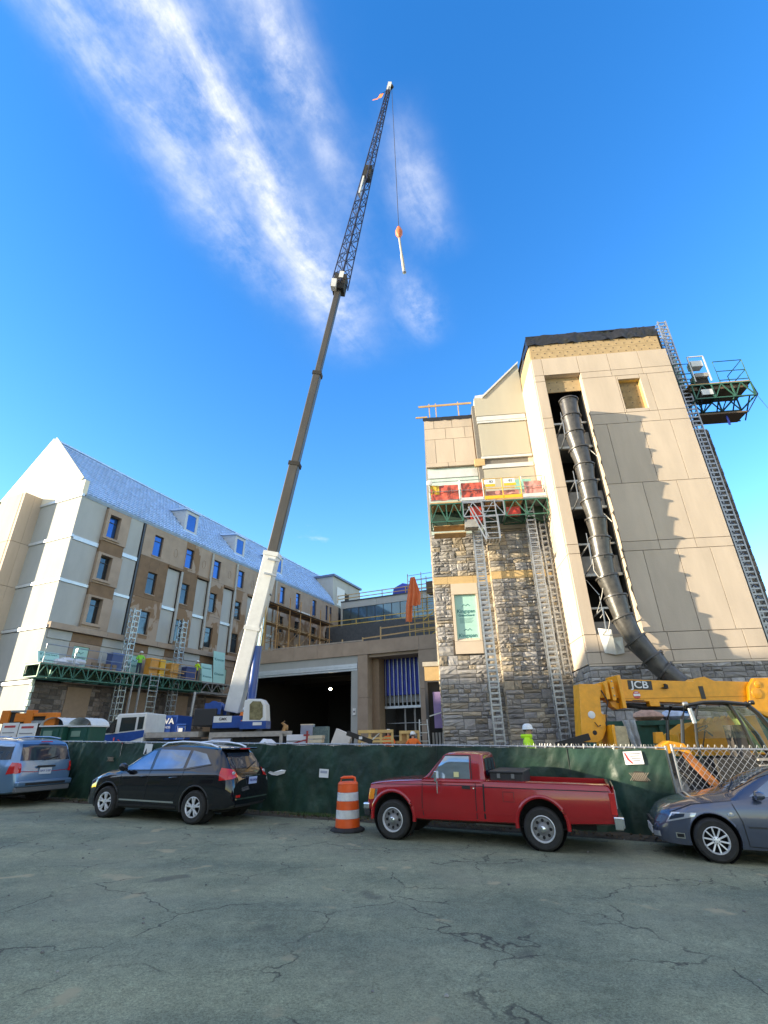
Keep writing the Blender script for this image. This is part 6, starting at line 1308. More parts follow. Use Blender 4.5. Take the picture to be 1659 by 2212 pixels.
# ================================================================ vehicles
M_CHROME = mat('chrome', (.72, .73, .75), .12, 1.0); M_BLKP = mat('black_plastic', (.018, .018, .019), .55); M_SEAM = mat('panel_gap', (.008, .008, .008), .8)
M_ALLOY = mat('alloy_wheel', (.74, .75, .77), .32, .45); M_STEELW = mat('steel_wheel', (.20, .20, .20), .45, .4, var=.2); M_WELL = mat('wheel_well', (.012, .012, .012), .95)
M_TINT = mat('tinted_glass', (.05, .07, .11), .03, .55, spec=1.0); M_GLASSL = mat('light_car_glass', (.16, .21, .28), .03, .75, spec=1.0, var=.25, scale=1.5)
M_RLENS = mat('red_lens', (.50, .012, .012), .12, coat=.8); M_CLENS = mat('clear_lens', (.5, .52, .55), .08, .4, coat=.8); M_ALENS = mat('amber_lens', (.8, .25, .02), .15, coat=.6)
def car_root(name, label, tc, qc, head=0.0, dz=0.0):
    """root on the sloping street, +X forward (towards the left of the street), +Y the driver's side"""
    p = ST(tc, qc, dz); f = (-SE).copy(); f = Matrix.Rotation(R(head), 3, 'Z') @ f; n = Vector((.025, 0, 1)).normalized(); f = (f - n * f.dot(n)).normalized(); l = n.cross(f)
    o = bpy.data.objects.new(name, None); COL.objects.link(o); m = Matrix((f, l, n)).transposed().to_4x4(); m.translation = p; o.matrix_world = m; OFF[o.name] = (0, 0, 0)
    return tag(o, label, 'car')
class Loft:
    def __init__(s, top, belt, sill, w, wt, x0, x1, crown=.055): s.top, s.belt, s.sill, s.w, s.wt, s.x0, s.x1, s.crown = top, belt, sill, w, wt, x0, x1, crown
    def ring(s, x):
        zt, zb, zs, w, wt = (pl(k, x) for k in (s.top, s.belt, s.sill, s.w, s.wt)); zb = min(zb, zt - .03); H = zb - zs; wt = min(wt, w * .97); U = zt - zb; cr = min(s.crown, U * .5)
        return [(0, zs), (.55*w, zs), (.88*w, zs+.005), (.955*w, zs+.05*H), (.985*w, zs+.2*H), (1.0*w, zs+.45*H), (1.0*w, zs+.62*H), (.99*w, zs+.8*H), (.972*w, zs+.93*H), (.945*w, zb),
                (lerp(.945*w, wt, .22)+.006, zb+.2*(U-cr)), (lerp(.945*w, wt, .5)+.012, zb+.5*(U-cr)), (lerp(.945*w, wt, .8)+.012, zb+.8*(U-cr)), (wt, zt-cr), (.9*wt, zt-.45*cr), (.7*wt, zt-.16*cr), (.38*wt, zt-.03*cr), (0, zt)]
    def Y(s, x, z):
        r = s.ring(x)
        best = 0
        for (y0, z0), (y1, z1) in zip(r[2:], r[3:]):
            if min(z0, z1) - 1e-6 <= z <= max(z0, z1) + 1e-6 and abs(z1 - z0) > 1e-6: best = max(best, lerp(y0, y1, (z - z0) / (z1 - z0)))
        return best
    def Z(s, x, y):
        r = s.ring(x); y = abs(y)
        for (y0, z0), (y1, z1) in zip(r[8:], r[9:]):
            if y1 <= y <= y0 + 1e-6 and y0 > y1: return lerp(z0, z1, (y0 - y) / (y0 - y1))
        return r[-1][1] if y < r[-2][0] else r[9][1]
    def Xend(s, y, z, sgn):
        xe = s.x1 if sgn > 0 else s.x0; xm = (s.x0 + s.x1) / 2; lo, hi = xm, xe
        for _ in range(26):
            m = (lo + hi) / 2; r = s.ring(m); ins = r[0][1] < z < r[-1][1] and abs(y) < s.Y(m, z)
            if ins: lo = m
            else: hi = m
        return lo
    def mesh(s, n=64):
        mb = MB(); xs = []
        for i in range(n + 1):
            u = i / n; u = u + .03 * math.sin(2 * math.pi * u) * -1; xs.append(lerp(s.x0, s.x1, u))
        rs = []
        for x in xs:
            r = s.ring(x); rs.append([(x, y, z) for y, z in r] + [(x, -y, z) for y, z in r[-2:0:-1]])
        m = len(rs[0]); vs = [v for r in rs for v in r]
        fs = [[i*m+k, i*m+(k+1) % m, (i+1)*m+(k+1) % m, (i+1)*m+k] for i in range(len(xs)-1) for k in range(m)]
        fs += [list(range(m)), list(range((len(xs)-1)*m + m - 1, (len(xs)-1)*m - 1, -1))]
        mb.add(vs, fs); return mb
def boolean_cut(o, cutters):
    for c in cutters:
        md = o.modifiers.new('cut', 'BOOLEAN'); md.operation = 'DIFFERENCE'; md.object = c; md.solver = 'EXACT'
    bpy.context.view_layer.update()
    dg = bpy.context.evaluated_depsgraph_get(); me = bpy.data.meshes.new_from_object(o.evaluated_get(dg)); o.modifiers.clear(); old = o.data; o.data = me
    for c in cutters: bpy.data.objects.remove(c)
    me.shade_smooth(); me.set_sharp_from_angle(angle=R(28)); return o
def side_quad(lf, cs, off=.006, side=1, nu=10, nv=6):
    """patch on the flank: corners (x, z) front-bottom, rear-bottom, rear-top, front-top"""
    def f(u, v):
        x = lerp(lerp(cs[0][0], cs[1][0], u), lerp(cs[3][0], cs[2][0], u), v); z = lerp(lerp(cs[0][1], cs[1][1], u), lerp(cs[3][1], cs[2][1], u), v)
        return (x, side * (lf.Y(x, z) + off), z)
    return MB().grid(f, nu, nv)
def side_line(lf, pts, wd=.012, off=.003, side=1):
    mb = MB(); P = []
    for (a, b) in zip(pts, pts[1:]):
        n = max(2, int(math.dist(a, b) / .06))
        for i in range(n): P.append((lerp(a[0], b[0], i/n), lerp(a[1], b[1], i/n)))
    P.append(pts[-1]); vs = []
    for i, (x, z) in enumerate(P):
        a, b = P[max(0, i-1)], P[min(len(P)-1, i+1)]; d = (b[0]-a[0], b[1]-a[1]); l = math.hypot(*d) or 1; nx, nz = -d[1]/l*wd/2, d[0]/l*wd/2
        for sg in (1, -1): xx, zz = x + sg*nx, z + sg*nz; vs.append((xx, side*(lf.Y(xx, zz)+off), zz))
    mb.add(vs, [[2*i, 2*i+1, 2*i+3, 2*i+2] for i in range(len(P)-1)]); return mb
def top_patch(lf, xa, xb, ya, yb, off=.006, nu=8, nv=10, taper=0.0):
    def f(u, v):
        x = lerp(xa, xb, u); k = 1 - taper * u; y = lerp(ya, yb, v) * k; h = .02; sl = (lf.Z(x+h, y) - lf.Z(x-h, y)) / (2*h); n = math.hypot(sl, 1); return (x - off*sl/n, y, lf.Z(x, y) + off/n)
    return MB().grid(f, nu, nv)
def end_patch(lf, sgn, cs, off=.006, nu=10, nv=8):
    """patch on the nose or tail: corners (y, z)"""
    def f(u, v):
        y = lerp(lerp(cs[0][0], cs[1][0], u), lerp(cs[3][0], cs[2][0], u), v); z = lerp(lerp(cs[0][1], cs[1][1], u), lerp(cs[3][1], cs[2][1], u), v)
        return (lf.Xend(y, z, sgn) + sgn * off, y, z)
    return MB().grid(f, nu, nv)
def add_wheel(par, x, y, r, w, style, side):
    s = r / .345
    ty = MB().lathe([(.215*s, -w/2), (.30*s, -w/2-.008), (.33*s, -w/2+.012), (r, -w/2+.05), (r, w/2-.05), (.33*s, w/2-.012), (.30*s, w/2+.008), (.215*s, w/2)], 40, (x, y, r), 'y', close=True).build('wheel', M_TYRE, par, smooth=True, sharp=35)
    o = side; yo = y + o * (w/2 - .015)
    MB().lathe([(.212*s, y + o*(w/2)), (.205*s, yo - o*.01), (.195*s, yo - o*.10), (0, yo - o*.12)], 32, (x, 0, r), 'y').build('rim_barrel', M_WELL if style != 'steel' else M_STEELW, ty, smooth=True)
    m = M_ALLOY if style != 'steel' else M_STEELW
    MB().lathe([(.218*s, yo + o*.012), (.205*s, yo + o*.016), (.190*s, yo - o*.005), (.188*s, yo - o*.03)], 36, (x, 0, r), 'y').build('rim', M_ALLOY, ty, smooth=True)
    if style == 'steel':
        dish = MB().lathe([(.19*s, yo - o*.035), (.15*s, yo - o*.02), (.11*s, yo - o*.03), (.075*s, yo + o*.005), (.05*s, yo + o*.02), (0, yo + o*.022)], 32, (x, 0, r), 'y').build('wheel_disc', m, ty, smooth=True)
        for k in range(8):
            a = 2*math.pi*k/8; MB().lathe([(0, yo - o*.02), (.026*s, yo - o*.02), (.03*s, yo - o*.03)], 10, (x + .135*s*math.cos(a), 0, r + .135*s*math.sin(a)), 'y').build('vent_hole', M_WELL, ty)
        MB().lathe([(.05*s, yo), (.048*s, yo + o*.035), (.02*s, yo + o*.045), (0, yo + o*.046)], 16, (x, 0, r), 'y').build('hub_cap', M_CHROME, ty, smooth=True)
    else:
        n = {'five': 5, 'ten': 10}[style]
        for k in range(n):
            a = 2*math.pi*(k + .25)/n
            for da in ((-.19, .19) if style == 'five' else (0,)):
                ca, sa = math.cos(a + da*.25), math.sin(a + da*.25); cb, sb = math.cos(a + da), math.sin(a + da)
                p, q = Vector((x + .045*s*ca, yo - o*.008, r + .045*s*sa)), Vector((x + .197*s*cb, yo + o*.004, r + .197*s*sb))
                MB().bar(p, q, .034*s if style == 'five' else .026*s, .03, up=(0, 1, 0)).build('spoke', m, ty, bevel=.004)
        MB().lathe([(.062*s, yo - o*.02), (.06*s, yo + o*.01), (.04*s, yo + o*.016), (0, yo + o*.017)], 20, (x, 0, r), 'y').build('hub_cap', m, ty, smooth=True)
        for k in range(5):
            a = 2*math.pi*(k + .75)/5; MB().tube((x + .042*s*math.cos(a), yo + o*.005, r + .042*s*math.sin(a)), (x + .042*s*math.cos(a), yo + o*.02, r + .042*s*math.sin(a)), .007, 6).build('lug_nut', M_BLKP, ty)
    return ty
def wells(o, axles, ra, wy, hz, par, r, depth=.34):
    cs = []
    for x in axles:
        for sg in (1, -1):
            c = MB().tube((x, sg*(wy - depth), hz), (x, sg*(wy + .25), hz), ra, 28).mesh('cut', M_WELL); co = bpy.data.objects.new('cut', c); COL.objects.link(co); co.parent = o; cs.append(co)
    return cs
def liner(par, axles, ra, hz, wy):
    for x in axles:
        for sg in (1, -1):
            MB().lathe([(ra - .004, sg*(wy - .33)), (ra - .004, sg*(wy - .03))], 24, (x, 0, hz), 'y').build('wheel_liner', M_WELL, par)
            MB().lathe([(0, sg*(wy - .335)), (ra, sg*(wy - .335))], 24, (x, 0, hz), 'y').build('wheel_liner', M_WELL, par)
def arch_lip(lf, par, x, hz, ra, m, a0, a1, rr=.02, off=.0, side=1, flat=.6):
    pts = []
    for i in range(19):
        a = R(lerp(a0, a1, i/18)); px, pz = x + ra*math.cos(a), hz + ra*math.sin(a); pts.append((px, side*(max(lf.Y(px, max(pz, lf.ring(px)[3][1]+.02)), .3) + off), pz))
    return MB().path(pts, rr, 8).build('arch_lip', m, par, smooth=True)
# ---------------------------------------------------------------- black SUV
def build_suv():
    M = mat('black_car_paint', (.004, .0045, .007), .06, coat=.6, spec=.5)
    r = car_root('black_suv', 'glossy black crossover with silver roof rails parked by the green fence', -10.2, 11.52)
    L = Loft(top=[(-2.34, .52), (-2.335, .78), (-2.28, .90), (-2.22, 1.04), (-2.08, 1.20), (-1.86, 1.48), (-1.74, 1.565), (-1.55, 1.60), (-1.0, 1.645), (-.4, 1.66), (.1, 1.63), (.36, 1.57), (.75, 1.36), (1.12, 1.135), (1.22, 1.095), (1.6, 1.04), (2.0, .93), (2.16, .84), (2.27, .68), (2.32, .5)],
             belt=[(-2.34, .48), (-2.28, .84), (-2.15, .98), (-1.9, 1.10), (-1.2, 1.09), (0, 1.04), (1.0, 1.0), (1.6, .94), (2.1, .78), (2.32, .46)],
             sill=[(-2.34, .40), (-2.2, .32), (-1.7, .26), (1.0, .22), (2.0, .23), (2.2, .28), (2.32, .36)],
             w=[(-2.34, .66), (-2.29, .76), (-2.15, .84), (-1.9, .885), (-1.3, .905), (0, .9), (1.4, .9), (1.8, .875), (2.1, .77), (2.25, .63), (2.32, .46)],
             wt=[(-2.34, .6), (-2.2, .66), (-1.86, .60), (-1.5, .60), (.1, .60), (.36, .60), (1.12, .72), (1.6, .76), (2.1, .66), (2.32, .42)], x0=-2.34, x1=2.32)
    ax = (1.37, -1.36); body = L.mesh(76).build('body', M, r, smooth=True)
    boolean_cut(body, wells(body, ax, .405, .86, .37, r, .345)); liner(r, ax, .40, .37, .86)
    for x in ax:
        for sg in (1, -1): add_wheel(r, x, sg*.79, .345, .22, 'five', sg)
        arch_lip(L, r, x, .37, .41, M_BLKP, -20, 200, .022, -.008)
    for sd in (1, -1):
        for cs, nm in (([(.98, 1.06), (.16, 1.085), (.20, 1.50), (.34, 1.50)], 'front_window'), ([(.08, 1.09), (-.86, 1.13), (-.86, 1.52), (.10, 1.53)], 'rear_window'), ([(-.95, 1.14), (-1.62, 1.24), (-1.38, 1.45), (-.95, 1.52)], 'quarter_window')):
            side_quad(L, cs, .005, sd).build(nm, M_GLASSL if sd > 0 else M_TINT, r, smooth=True, fix=False)
        for pts in ([(1.02, .98), (.98, .5), (.9, .34), (.2, .34), (.12, .5), (.12, 1.08)], [(.12, .34), (-.62, .34), (-.82, .62), (-.92, .95), (-.92, 1.12)], [(1.22, 1.05), (1.02, 1.03), (.1, 1.06), (-.95, 1.10), (-1.66, 1.22)]): side_line(L, pts, .014, .003, sd).build('panel_seam', M_SEAM, r, fix=False)
        side_quad(L, [(.92, .40), (-.78, .40), (-.78, .435), (.92, .435)], .012, sd, 16, 2).build('sill_trim', M_CHROME, r, fix=False)
        side_quad(L, [(1.0, .24), (-.85, .27), (-.85, .34), (1.0, .33)], .008, sd, 16, 2).build('sill_cladding', M_BLKP, r, fix=False)
        for x in (.28, -.66): MB().path([(x + .11, sd*(L.Y(x, .93) + .012), .925), (x + .05, sd*(L.Y(x, .93) + .038), .93), (x - .06, sd*(L.Y(x, .93) + .038), .94), (x - .11, sd*(L.Y(x, .93) + .012), .94)], .016, 8).build('door_handle', M, r, smooth=True)
        mr = MB().lathe([(0, -.12), (.06, -.1), (.095, -.02), (.09, .06), (0, .1)], 14, (0, 0, 0), 'x'); mr.v = [(.86 + x*.8, sd*(1.0 + y*1.15), 1.13 + z) for x, y, z in mr.v]; mr.build('side_mirror', M, r, smooth=True); MB().bar((.9, sd*.84, 1.06), (.86, sd*.95, 1.09), .05).build('mirror_arm', M_BLKP, r)
        MB().path([(.12, sd*.585, 1.60), (-.05, sd*.58, 1.68), (-.5, sd*.58, 1.715), (-1.0, sd*.575, 1.70), (-1.4, sd*.575, 1.655), (-1.62, sd*.57, 1.59)], [.018, .022, .022, .022, .024, .024], 8).build('roof_rail', M_ALLOY, r, smooth=True)
        side_quad(L, [(-1.98, .90), (-2.24, .93), (-2.13, 1.13), (-1.94, 1.165)], .009, sd, 8, 6).build('tail_lamp', M_RLENS, r, smooth=True, fix=False)
        end_patch(L, -1, [(sd*.80, .92), (sd*.52, .97), (sd*.56, 1.12), (sd*.76, 1.14)], .012).build('tail_lamp', M_RLENS, r, smooth=True, fix=False); MB().lathe([(0, -.03), (.045, -.028), (.05, 0)], 14, (L.Xend(.62*sd, 1.04, -1) + .005, sd*.62, 1.04), 'x').build('reverse_lamp', M_CLENS, r)
        side_quad(L, [(2.12, .74), (1.72, .86), (1.66, .95), (2.06, .84)], .008, sd, 8, 4).build('headlamp', M_CLENS, r, smooth=True, fix=False)
    top_patch(L, .40, 1.08, -.60, .60, .006).build('windscreen', M_TINT, r, smooth=True, fix=False)
    end_patch(L, -1, [(.60, 1.14), (-.60, 1.14), (-.52, 1.47), (.52, 1.47)], .006, 14, 8).build('rear_screen', M_TINT, r, smooth=True, fix=False)
    MB().box(-1.99, -1.70, -.56, .56, 1.545, 1.585).build('roof_spoiler', M, r, bevel=.015); MB().box(-2.0, -1.985, -.2, .2, 1.55, 1.575).build('brake_lamp', M_RLENS, r)
    MB().bar((-2.17, -.05, 1.17), (-2.06, -.42, 1.27), .018).build('wiper', M_BLKP, r)
    pt = MB().box(-2.335, -2.318, -.16, .16, .80, .95).build('number_plate', mat('plate_blue_white', (.35, .42, .62), .5), r); lettering('VSU 8436', .075, mat('ink_blue', (.03, .04, .2), .6), pt, (-2.338, 0, .875), (R(90), 0, R(-90)))
    MB().box(-2.36, -2.31, -.62, .62, .50, .53).build('bumper_trim', M_CHROME, r); MB().box(-2.325, -2.2, -.58, .58, .34, .5).build('lower_bumper', M_BLKP, r, bevel=.04)
    MB().box(-2.318, -2.30, -.3, .3, .965, .99).build('tailgate_trim', M_CHROME, r); MB().box(-2.36, -2.33, .5, .62, .55, .6).build('reflector', M_RLENS, r)
    MB().box(-1.9, 1.9, -.6, .6, .22, .30).build('underbody', M_WELL, r)
build_suv()
# ---------------------------------------------------------------- red pickup
def build_pickup():
    M = mat('red_pickup_paint', (.33, .005, .009), .22, var=.10, scale=1.4, coat=.8)
    r = car_root('red_pickup_truck', 'old red single cab pickup truck parked beside the traffic barrel', -2.12, 11.5); r['category'] = 'pickup'
    L = Loft(top=[(-2.36, .98), (-2.35, 1.10), (-.06, 1.105), (-.05, 1.09), (1.14, 1.085), (1.24, 1.075), (1.8, 1.05), (2.2, 1.01), (2.32, .985), (2.355, .95), (2.36, .86)], belt=[(-2.36, .92), (-2.3, 1.06), (-.06, 1.065), (1.2, 1.045), (2.0, .985), (2.32, .93), (2.36, .80)],
             sill=[(-2.36, .46), (-1.6, .42), (-.5, .38), (1.2, .36), (2.2, .42), (2.36, .5)], w=[(-2.36, .79), (-2.2, .815), (-.1, .825), (1.2, .825), (2.0, .815), (2.3, .795), (2.36, .76)], wt=[(-2.36, .765), (-.06, .78), (1.1, .775), (2.0, .75), (2.36, .72)], x0=-2.36, x1=2.36, crown=.03)
    ax = (1.81, -1.085); body = L.mesh(76).build('body', M, r, smooth=True)
    bed = MB().box(-2.27, -.16, -.68, .68, .60, 1.5).mesh('cut', M); bo = bpy.data.objects.new('cut', bed); COL.objects.link(bo); bo.parent = body
    boolean_cut(body, wells(body, ax, .43, .79, .40, r, .36) + [bo]); liner(r, ax, .425, .40, .79)
    for x in ax:
        for sg in (1, -1): add_wheel(r, x, sg*.70, .345, .215, 'steel', sg)
        for sg in (1, -1): arch_lip(L, r, x, .40, .455, M, -8, 188, .038, -.012, sg)
    C = Loft(top=[(-.09, 1.16), (-.07, 1.30), (-.05, 1.52), (.0, 1.565), (.15, 1.578), (.5, 1.58), (.68, 1.565), (.76, 1.52), (1.05, 1.21), (1.20, 1.08)], belt=[(-.09, 1.10), (1.2, 1.075)], sill=[(-.09, 1.0), (1.2, 1.0)], w=[(-.09, .78), (0, .80), (1.0, .80), (1.2, .79)], wt=[(-.09, .72), (-.04, .665), (.5, .665), (.76, .67), (1.2, .75)], x0=-.09, x1=1.20, crown=.03)
    C.mesh(40).build('cab', M, r, smooth=True)
    M_PICKG = mat('pickup_side_glass', (.30, .36, .40), .04, .7, var=.3, scale=2.0, spec=1.0, stretch=(.4, 1, 2))
    for sd in (1, -1):
        side_quad(C, [(1.02, 1.10), (.20, 1.10), (.22, 1.50), (.70, 1.50)], .006, sd).build('door_window', M_PICKG if sd > 0 else M_TINT, r, smooth=True, fix=False)
        side_line(C, [(1.06, 1.095), (.73, 1.515), (.19, 1.515), (.17, 1.095)], .018, .008, sd).build('window_gasket', M_BLKP, r, fix=False)
        side_line(L, [(1.17, 1.07), (1.18, .6), (1.14, .38)], .014, .003, sd).build('panel_seam', M_SEAM, r, fix=False); side_line(L, [(.10, 1.07), (.10, .44)], .014, .003, sd).build('panel_seam', M_SEAM, r, fix=False)
        side_line(L, [(-.055, 1.09), (-.055, .40)], .03, .004, sd).build('cab_gap', M_SEAM, r, fix=False); side_line(L, [(2.28, .955), (1.2, .985), (-.05, .99)], .010, .003, sd).build('panel_seam', M_SEAM, r, fix=False); side_line(L, [(-.07, .975), (-2.3, .975)], .014, .003, sd).build('panel_seam', M_SEAM, r, fix=False)
        side_line(L, [(1.3, .555), (-.6, .555)], .03, .006, sd).build('body_crease', M, r, fix=False); side_line(L, [(-1.6, .56), (-2.3, .56)], .03, .006, sd).build('body_crease', M, r, fix=False)
        MB().bar((.36, sd*.825, .96), (.20, sd*.825, .96), .012, .05, up=(0, 0, 1)).build('door_handle', M_BLKP, r); MB().lathe([(0, -.01), (.014, -.008), (.015, .01)], 10, (.13, sd*.825, .955), 'y').build('door_lock', M_CHROME, r)
        MB().path([(.86, sd*.82, 1.04), (.82, sd*.97, 1.05), (.82, sd*.97, 1.2)], .012, 6).build('mirror_arm', M_CHROME, r); MB().box(.80, .85, sd*.99 - .09, sd*.99 + .09, 1.06, 1.24).build('side_mirror', M_CHROME, r, bevel=.01); MB().path([(.82, sd*.97, 1.05), (.82, sd*.97, .86), (.86, sd*.82, .84)], .011, 6).build('mirror_brace', M_CHROME, r)
        side_line(L, [(-.42, .91), (-.42, .75), (-.62, .75), (-.62, .91), (-.42, .91)], .008, .003, sd).build('fuel_door', M_SEAM, r, fix=False)
        side_quad(L, [(2.345, .68), (2.22, .69), (2.20, .87), (2.32, .88)], .007, sd, 5, 5).build('turn_lamp', M_ALENS, r, smooth=True, fix=False); side_quad(L, [(2.21, .70), (2.16, .70), (2.14, .87), (2.19, .87)], .007, sd, 4, 4).build('headlamp_trim', M_CHROME, r, fix=False)
        MB().box(-2.375, -2.28, sd*.75 - .06, sd*.75 + .062, .62, .96).build('tail_lamp', M_RLENS, r, bevel=.01); MB().box(2.34, 2.375, sd*.5 - .14, sd*.5 + .14, .70, .88).build('headlamp', M_CLENS, r, bevel=.01)
        MB().box(-2.44, -2.30, sd*.83 - .04, sd*.83 + .005, .40, .60).build('bumper_corner', M_CHROME, r, bevel=.02)
    top_patch(C, .80, 1.17, -.62, .62, .006).build('windscreen', M_TINT, r, smooth=True, fix=False)
    end_patch(C, -1, [(.58, 1.16), (-.58, 1.16), (-.52, 1.46), (.52, 1.46)], .006).build('rear_screen', M_TINT, r, smooth=True, fix=False)
    for y in (-.2, .2): MB().bar((-.10, y, 1.16), (-.06, y, 1.46), .02).build('rear_screen_bar', M_BLKP, r)
    MB().box(2.32, 2.46, -.80, .80, .50, .62).build('front_bumper', M_CHROME, r, bevel=.03); MB().box(2.32, 2.44, -.78, .78, .38, .50).build('bumper_valance', M_BLKP, r, bevel=.02); MB().box(2.345, 2.37, -.34, .34, .68, .88).build('grille', M_BLKP, r)
    MB().box(-2.47, -2.36, -.82, .82, .42, .60).build('rear_bumper', M_CHROME, r, bevel=.03); MB().box(-2.45, -2.36, -.6, .6, .36, .42).build('tow_bar', M_BLKP, r)
    MB().box(-2.385, -2.355, -.68, .68, .60, 1.06).build('tailgate', M, r, bevel=.01); MB().box(-2.40, -2.385, -.62, .62, .70, .98).build('tailgate_panel', M_CLENS, r)
    MB().box(-.80, -.18, -.70, .70, 1.02, 1.22).build('tool_box', M_BLKP, r, bevel=.015); MB().box(-.82, -.16, -.72, .72, 1.22, 1.25).build('tool_box_lid', M_BLKP, r, bevel=.008)
    for x in (-.35, -.62): MB().box(x - .03, x + .03, .70, .72, 1.13, 1.21).build('tool_box_latch', M_STEELW, r)
    MB().box(-2.0, 2.0, -.55, .55, .34, .44).build('underbody', M_WELL, r); MB().tube((-1.085, -.6, .345), (-1.085, .6, .345), .05, 8).build('rear_axle', M_WELL, r); MB().tube((-1.6, .45, .33), (.2, .45, .33), .03, 8).build('exhaust_pipe', M_STEELW, r)
    MB().box(.42, .52, .775, .79, 1.13, 1.22).build('window_sticker', mat('yellow_sticker', (.7, .62, .3), .6), r); MB().bar((1.24, -.2, 1.10), (1.12, .35, 1.16), .015).build('wiper', M_BLKP, r)
build_pickup()
# ---------------------------------------------------------------- grey-blue sedan
def build_sedan():
    M = mat('slate_blue_paint', (.085, .10, .145), .25, .5, var=.05, coat=.9)
    r = car_root('slate_blue_sedan', 'slate blue sedan parked behind the red pickup truck', 3.06, 11.72)
    L = Loft(top=[(-2.25, .5), (-2.23, .85), (-2.1, 1.0), (-1.75, 1.06), (-1.2, 1.29), (-.7, 1.405), (-.2, 1.43), (.15, 1.39), (.5, 1.25), (.92, 1.03), (1.05, .985), (1.5, .92), (1.9, .80), (2.08, .71), (2.2, .55), (2.24, .42)],
             belt=[(-2.25, .46), (-2.1, .9), (-1.5, .96), (0, .94), (1.0, .90), (1.5, .83), (1.95, .68), (2.24, .38)], sill=[(-2.25, .4), (-2.0, .28), (-1, .19), (1.0, .18), (1.9, .19), (2.15, .22), (2.24, .28)],
             w=[(-2.25, .62), (-2.1, .76), (-1.7, .85), (-1.2, .877), (0, .87), (1.3, .877), (1.7, .84), (2.0, .74), (2.17, .6), (2.24, .45)], wt=[(-2.25, .55), (-2.0, .66), (-1.2, .58), (-.5, .57), (.15, .57), (.92, .70), (1.5, .70), (2.0, .62), (2.24, .42)], x0=-2.25, x1=2.24)
    ax = (1.36, -1.28); body = L.mesh(76).build('body', M, r, smooth=True)
    boolean_cut(body, wells(body, ax, .375, .84, .335, r, .33)); liner(r, ax, .37, .335, .84)
    for x in ax:
        for sg in (1, -1): add_wheel(r, x, sg*.765, .318, .21, 'ten', sg)
        arch_lip(L, r, x, .335, .378, M, -15, 195, .014, -.006)
    for sd in (1, -1):
        for cs, nm in (([(.72, .965), (-.12, .975), (-.1, 1.30), (.22, 1.29)], 'front_window'), ([(-.2, .98), (-1.0, 1.0), (-1.0, 1.24), (-.18, 1.31)], 'rear_window')): side_quad(L, cs, .005, sd).build(nm, M_GLASSL, r, smooth=True, fix=False)
        for pts in ([(1.02, .9), (.92, .6), (.9, .26), (-.1, .24), (-.16, .5), (-.16, .97)], [(1.95, .68), (1.6, .82), (1.0, .90)], [(1.66, .62), (1.90, .62)]): side_line(L, pts, .012, .003, sd).build('panel_seam', M_SEAM, r, fix=False)
        side_line(L, [(.85, .53), (-1.0, .55)], .02, .008, sd).build('side_moulding', M_BLKP, r, fix=False)
        side_quad(L, [(2.04, .53), (1.60, .645), (1.56, .70), (1.93, .685)], .006, sd, 10, 5).build('headlamp', M_CLENS, r, smooth=True, fix=False); side_quad(L, [(2.0, .565), (1.76, .63), (1.74, .675), (1.92, .665)], .010, sd, 6, 4).build('headlamp_core', M_TINT, r, smooth=True, fix=False)
        mb = MB().lathe([(0, -.012), (.03, -.01), (.034, .0)], 14, (0, 0, 0), 'y'); mb.v = [(1.06 + x*1.4, sd*(L.Y(1.06, .7) + .004 - y*.8), .70 + z) for x, y, z in mb.v]; mb.build('side_repeater', M_CLENS, r)
        mr = MB().lathe([(0, -.11), (.05, -.09), (.08, -.02), (.075, .06), (0, .09)], 14, (0, 0, 0), 'x'); mr.v = [(.62 + x*.8, sd*(.97 + y*1.3), 1.0 + z*.9) for x, y, z in mr.v]; mr.build('side_mirror', M, r, smooth=True); MB().bar((.66, sd*.82, .95), (.62, sd*.92, .97), .05).build('mirror_arm', M_BLKP, r)
        MB().path([(.12, sd*(L.Y(0, .86) + .01), .85), (.05, sd*(L.Y(0, .86) + .035), .855), (-.05, sd*(L.Y(0, .86) + .01), .86)], .014, 8).build('door_handle', M, r)
        end_patch(L, 1, [(sd*.62, .30), (sd*.42, .29), (sd*.44, .37), (sd*.62, .38)], .008).build('fog_lamp', M_CLENS, r, fix=False)
    MB().grid(lambda u, v: (lambda x, z: (x, L.Y(x, z) + .012, z))(lerp(1.93, 1.80, u), lerp(.31, .39, v)), 6, 3).build('fog_surround', M_CHROME, r, fix=False)
    MB().grid(lambda u, v: (lambda x, z: (x, L.Y(x, z) + .018, z))(lerp(1.915, 1.815, u), lerp(.325, .375, v)), 6, 3).build('fog_lens', M_WELL, r, fix=False)
    top_patch(L, .22, .90, -.56, .56, .006).build('windscreen', M_GLASSL, r, smooth=True, fix=False)
    MB().bar((.95, .5, 1.015), (.72, -.1, 1.16), .014).build('wiper', M_BLKP, r); MB().bar((.96, -.1, 1.03), (.72, -.55, 1.12), .014).build('wiper', M_BLKP, r)
    MB().box(2.2, 2.26, -.3, .3, .3, .42).build('number_plate', M_PAPER, r); MB().box(2.18, 2.245, -.42, .42, .44, .52).build('grille', M_BLKP, r); MB().box(-1.8, 1.8, -.58, .58, .18, .26).build('underbody', M_WELL, r)
build_sedan()
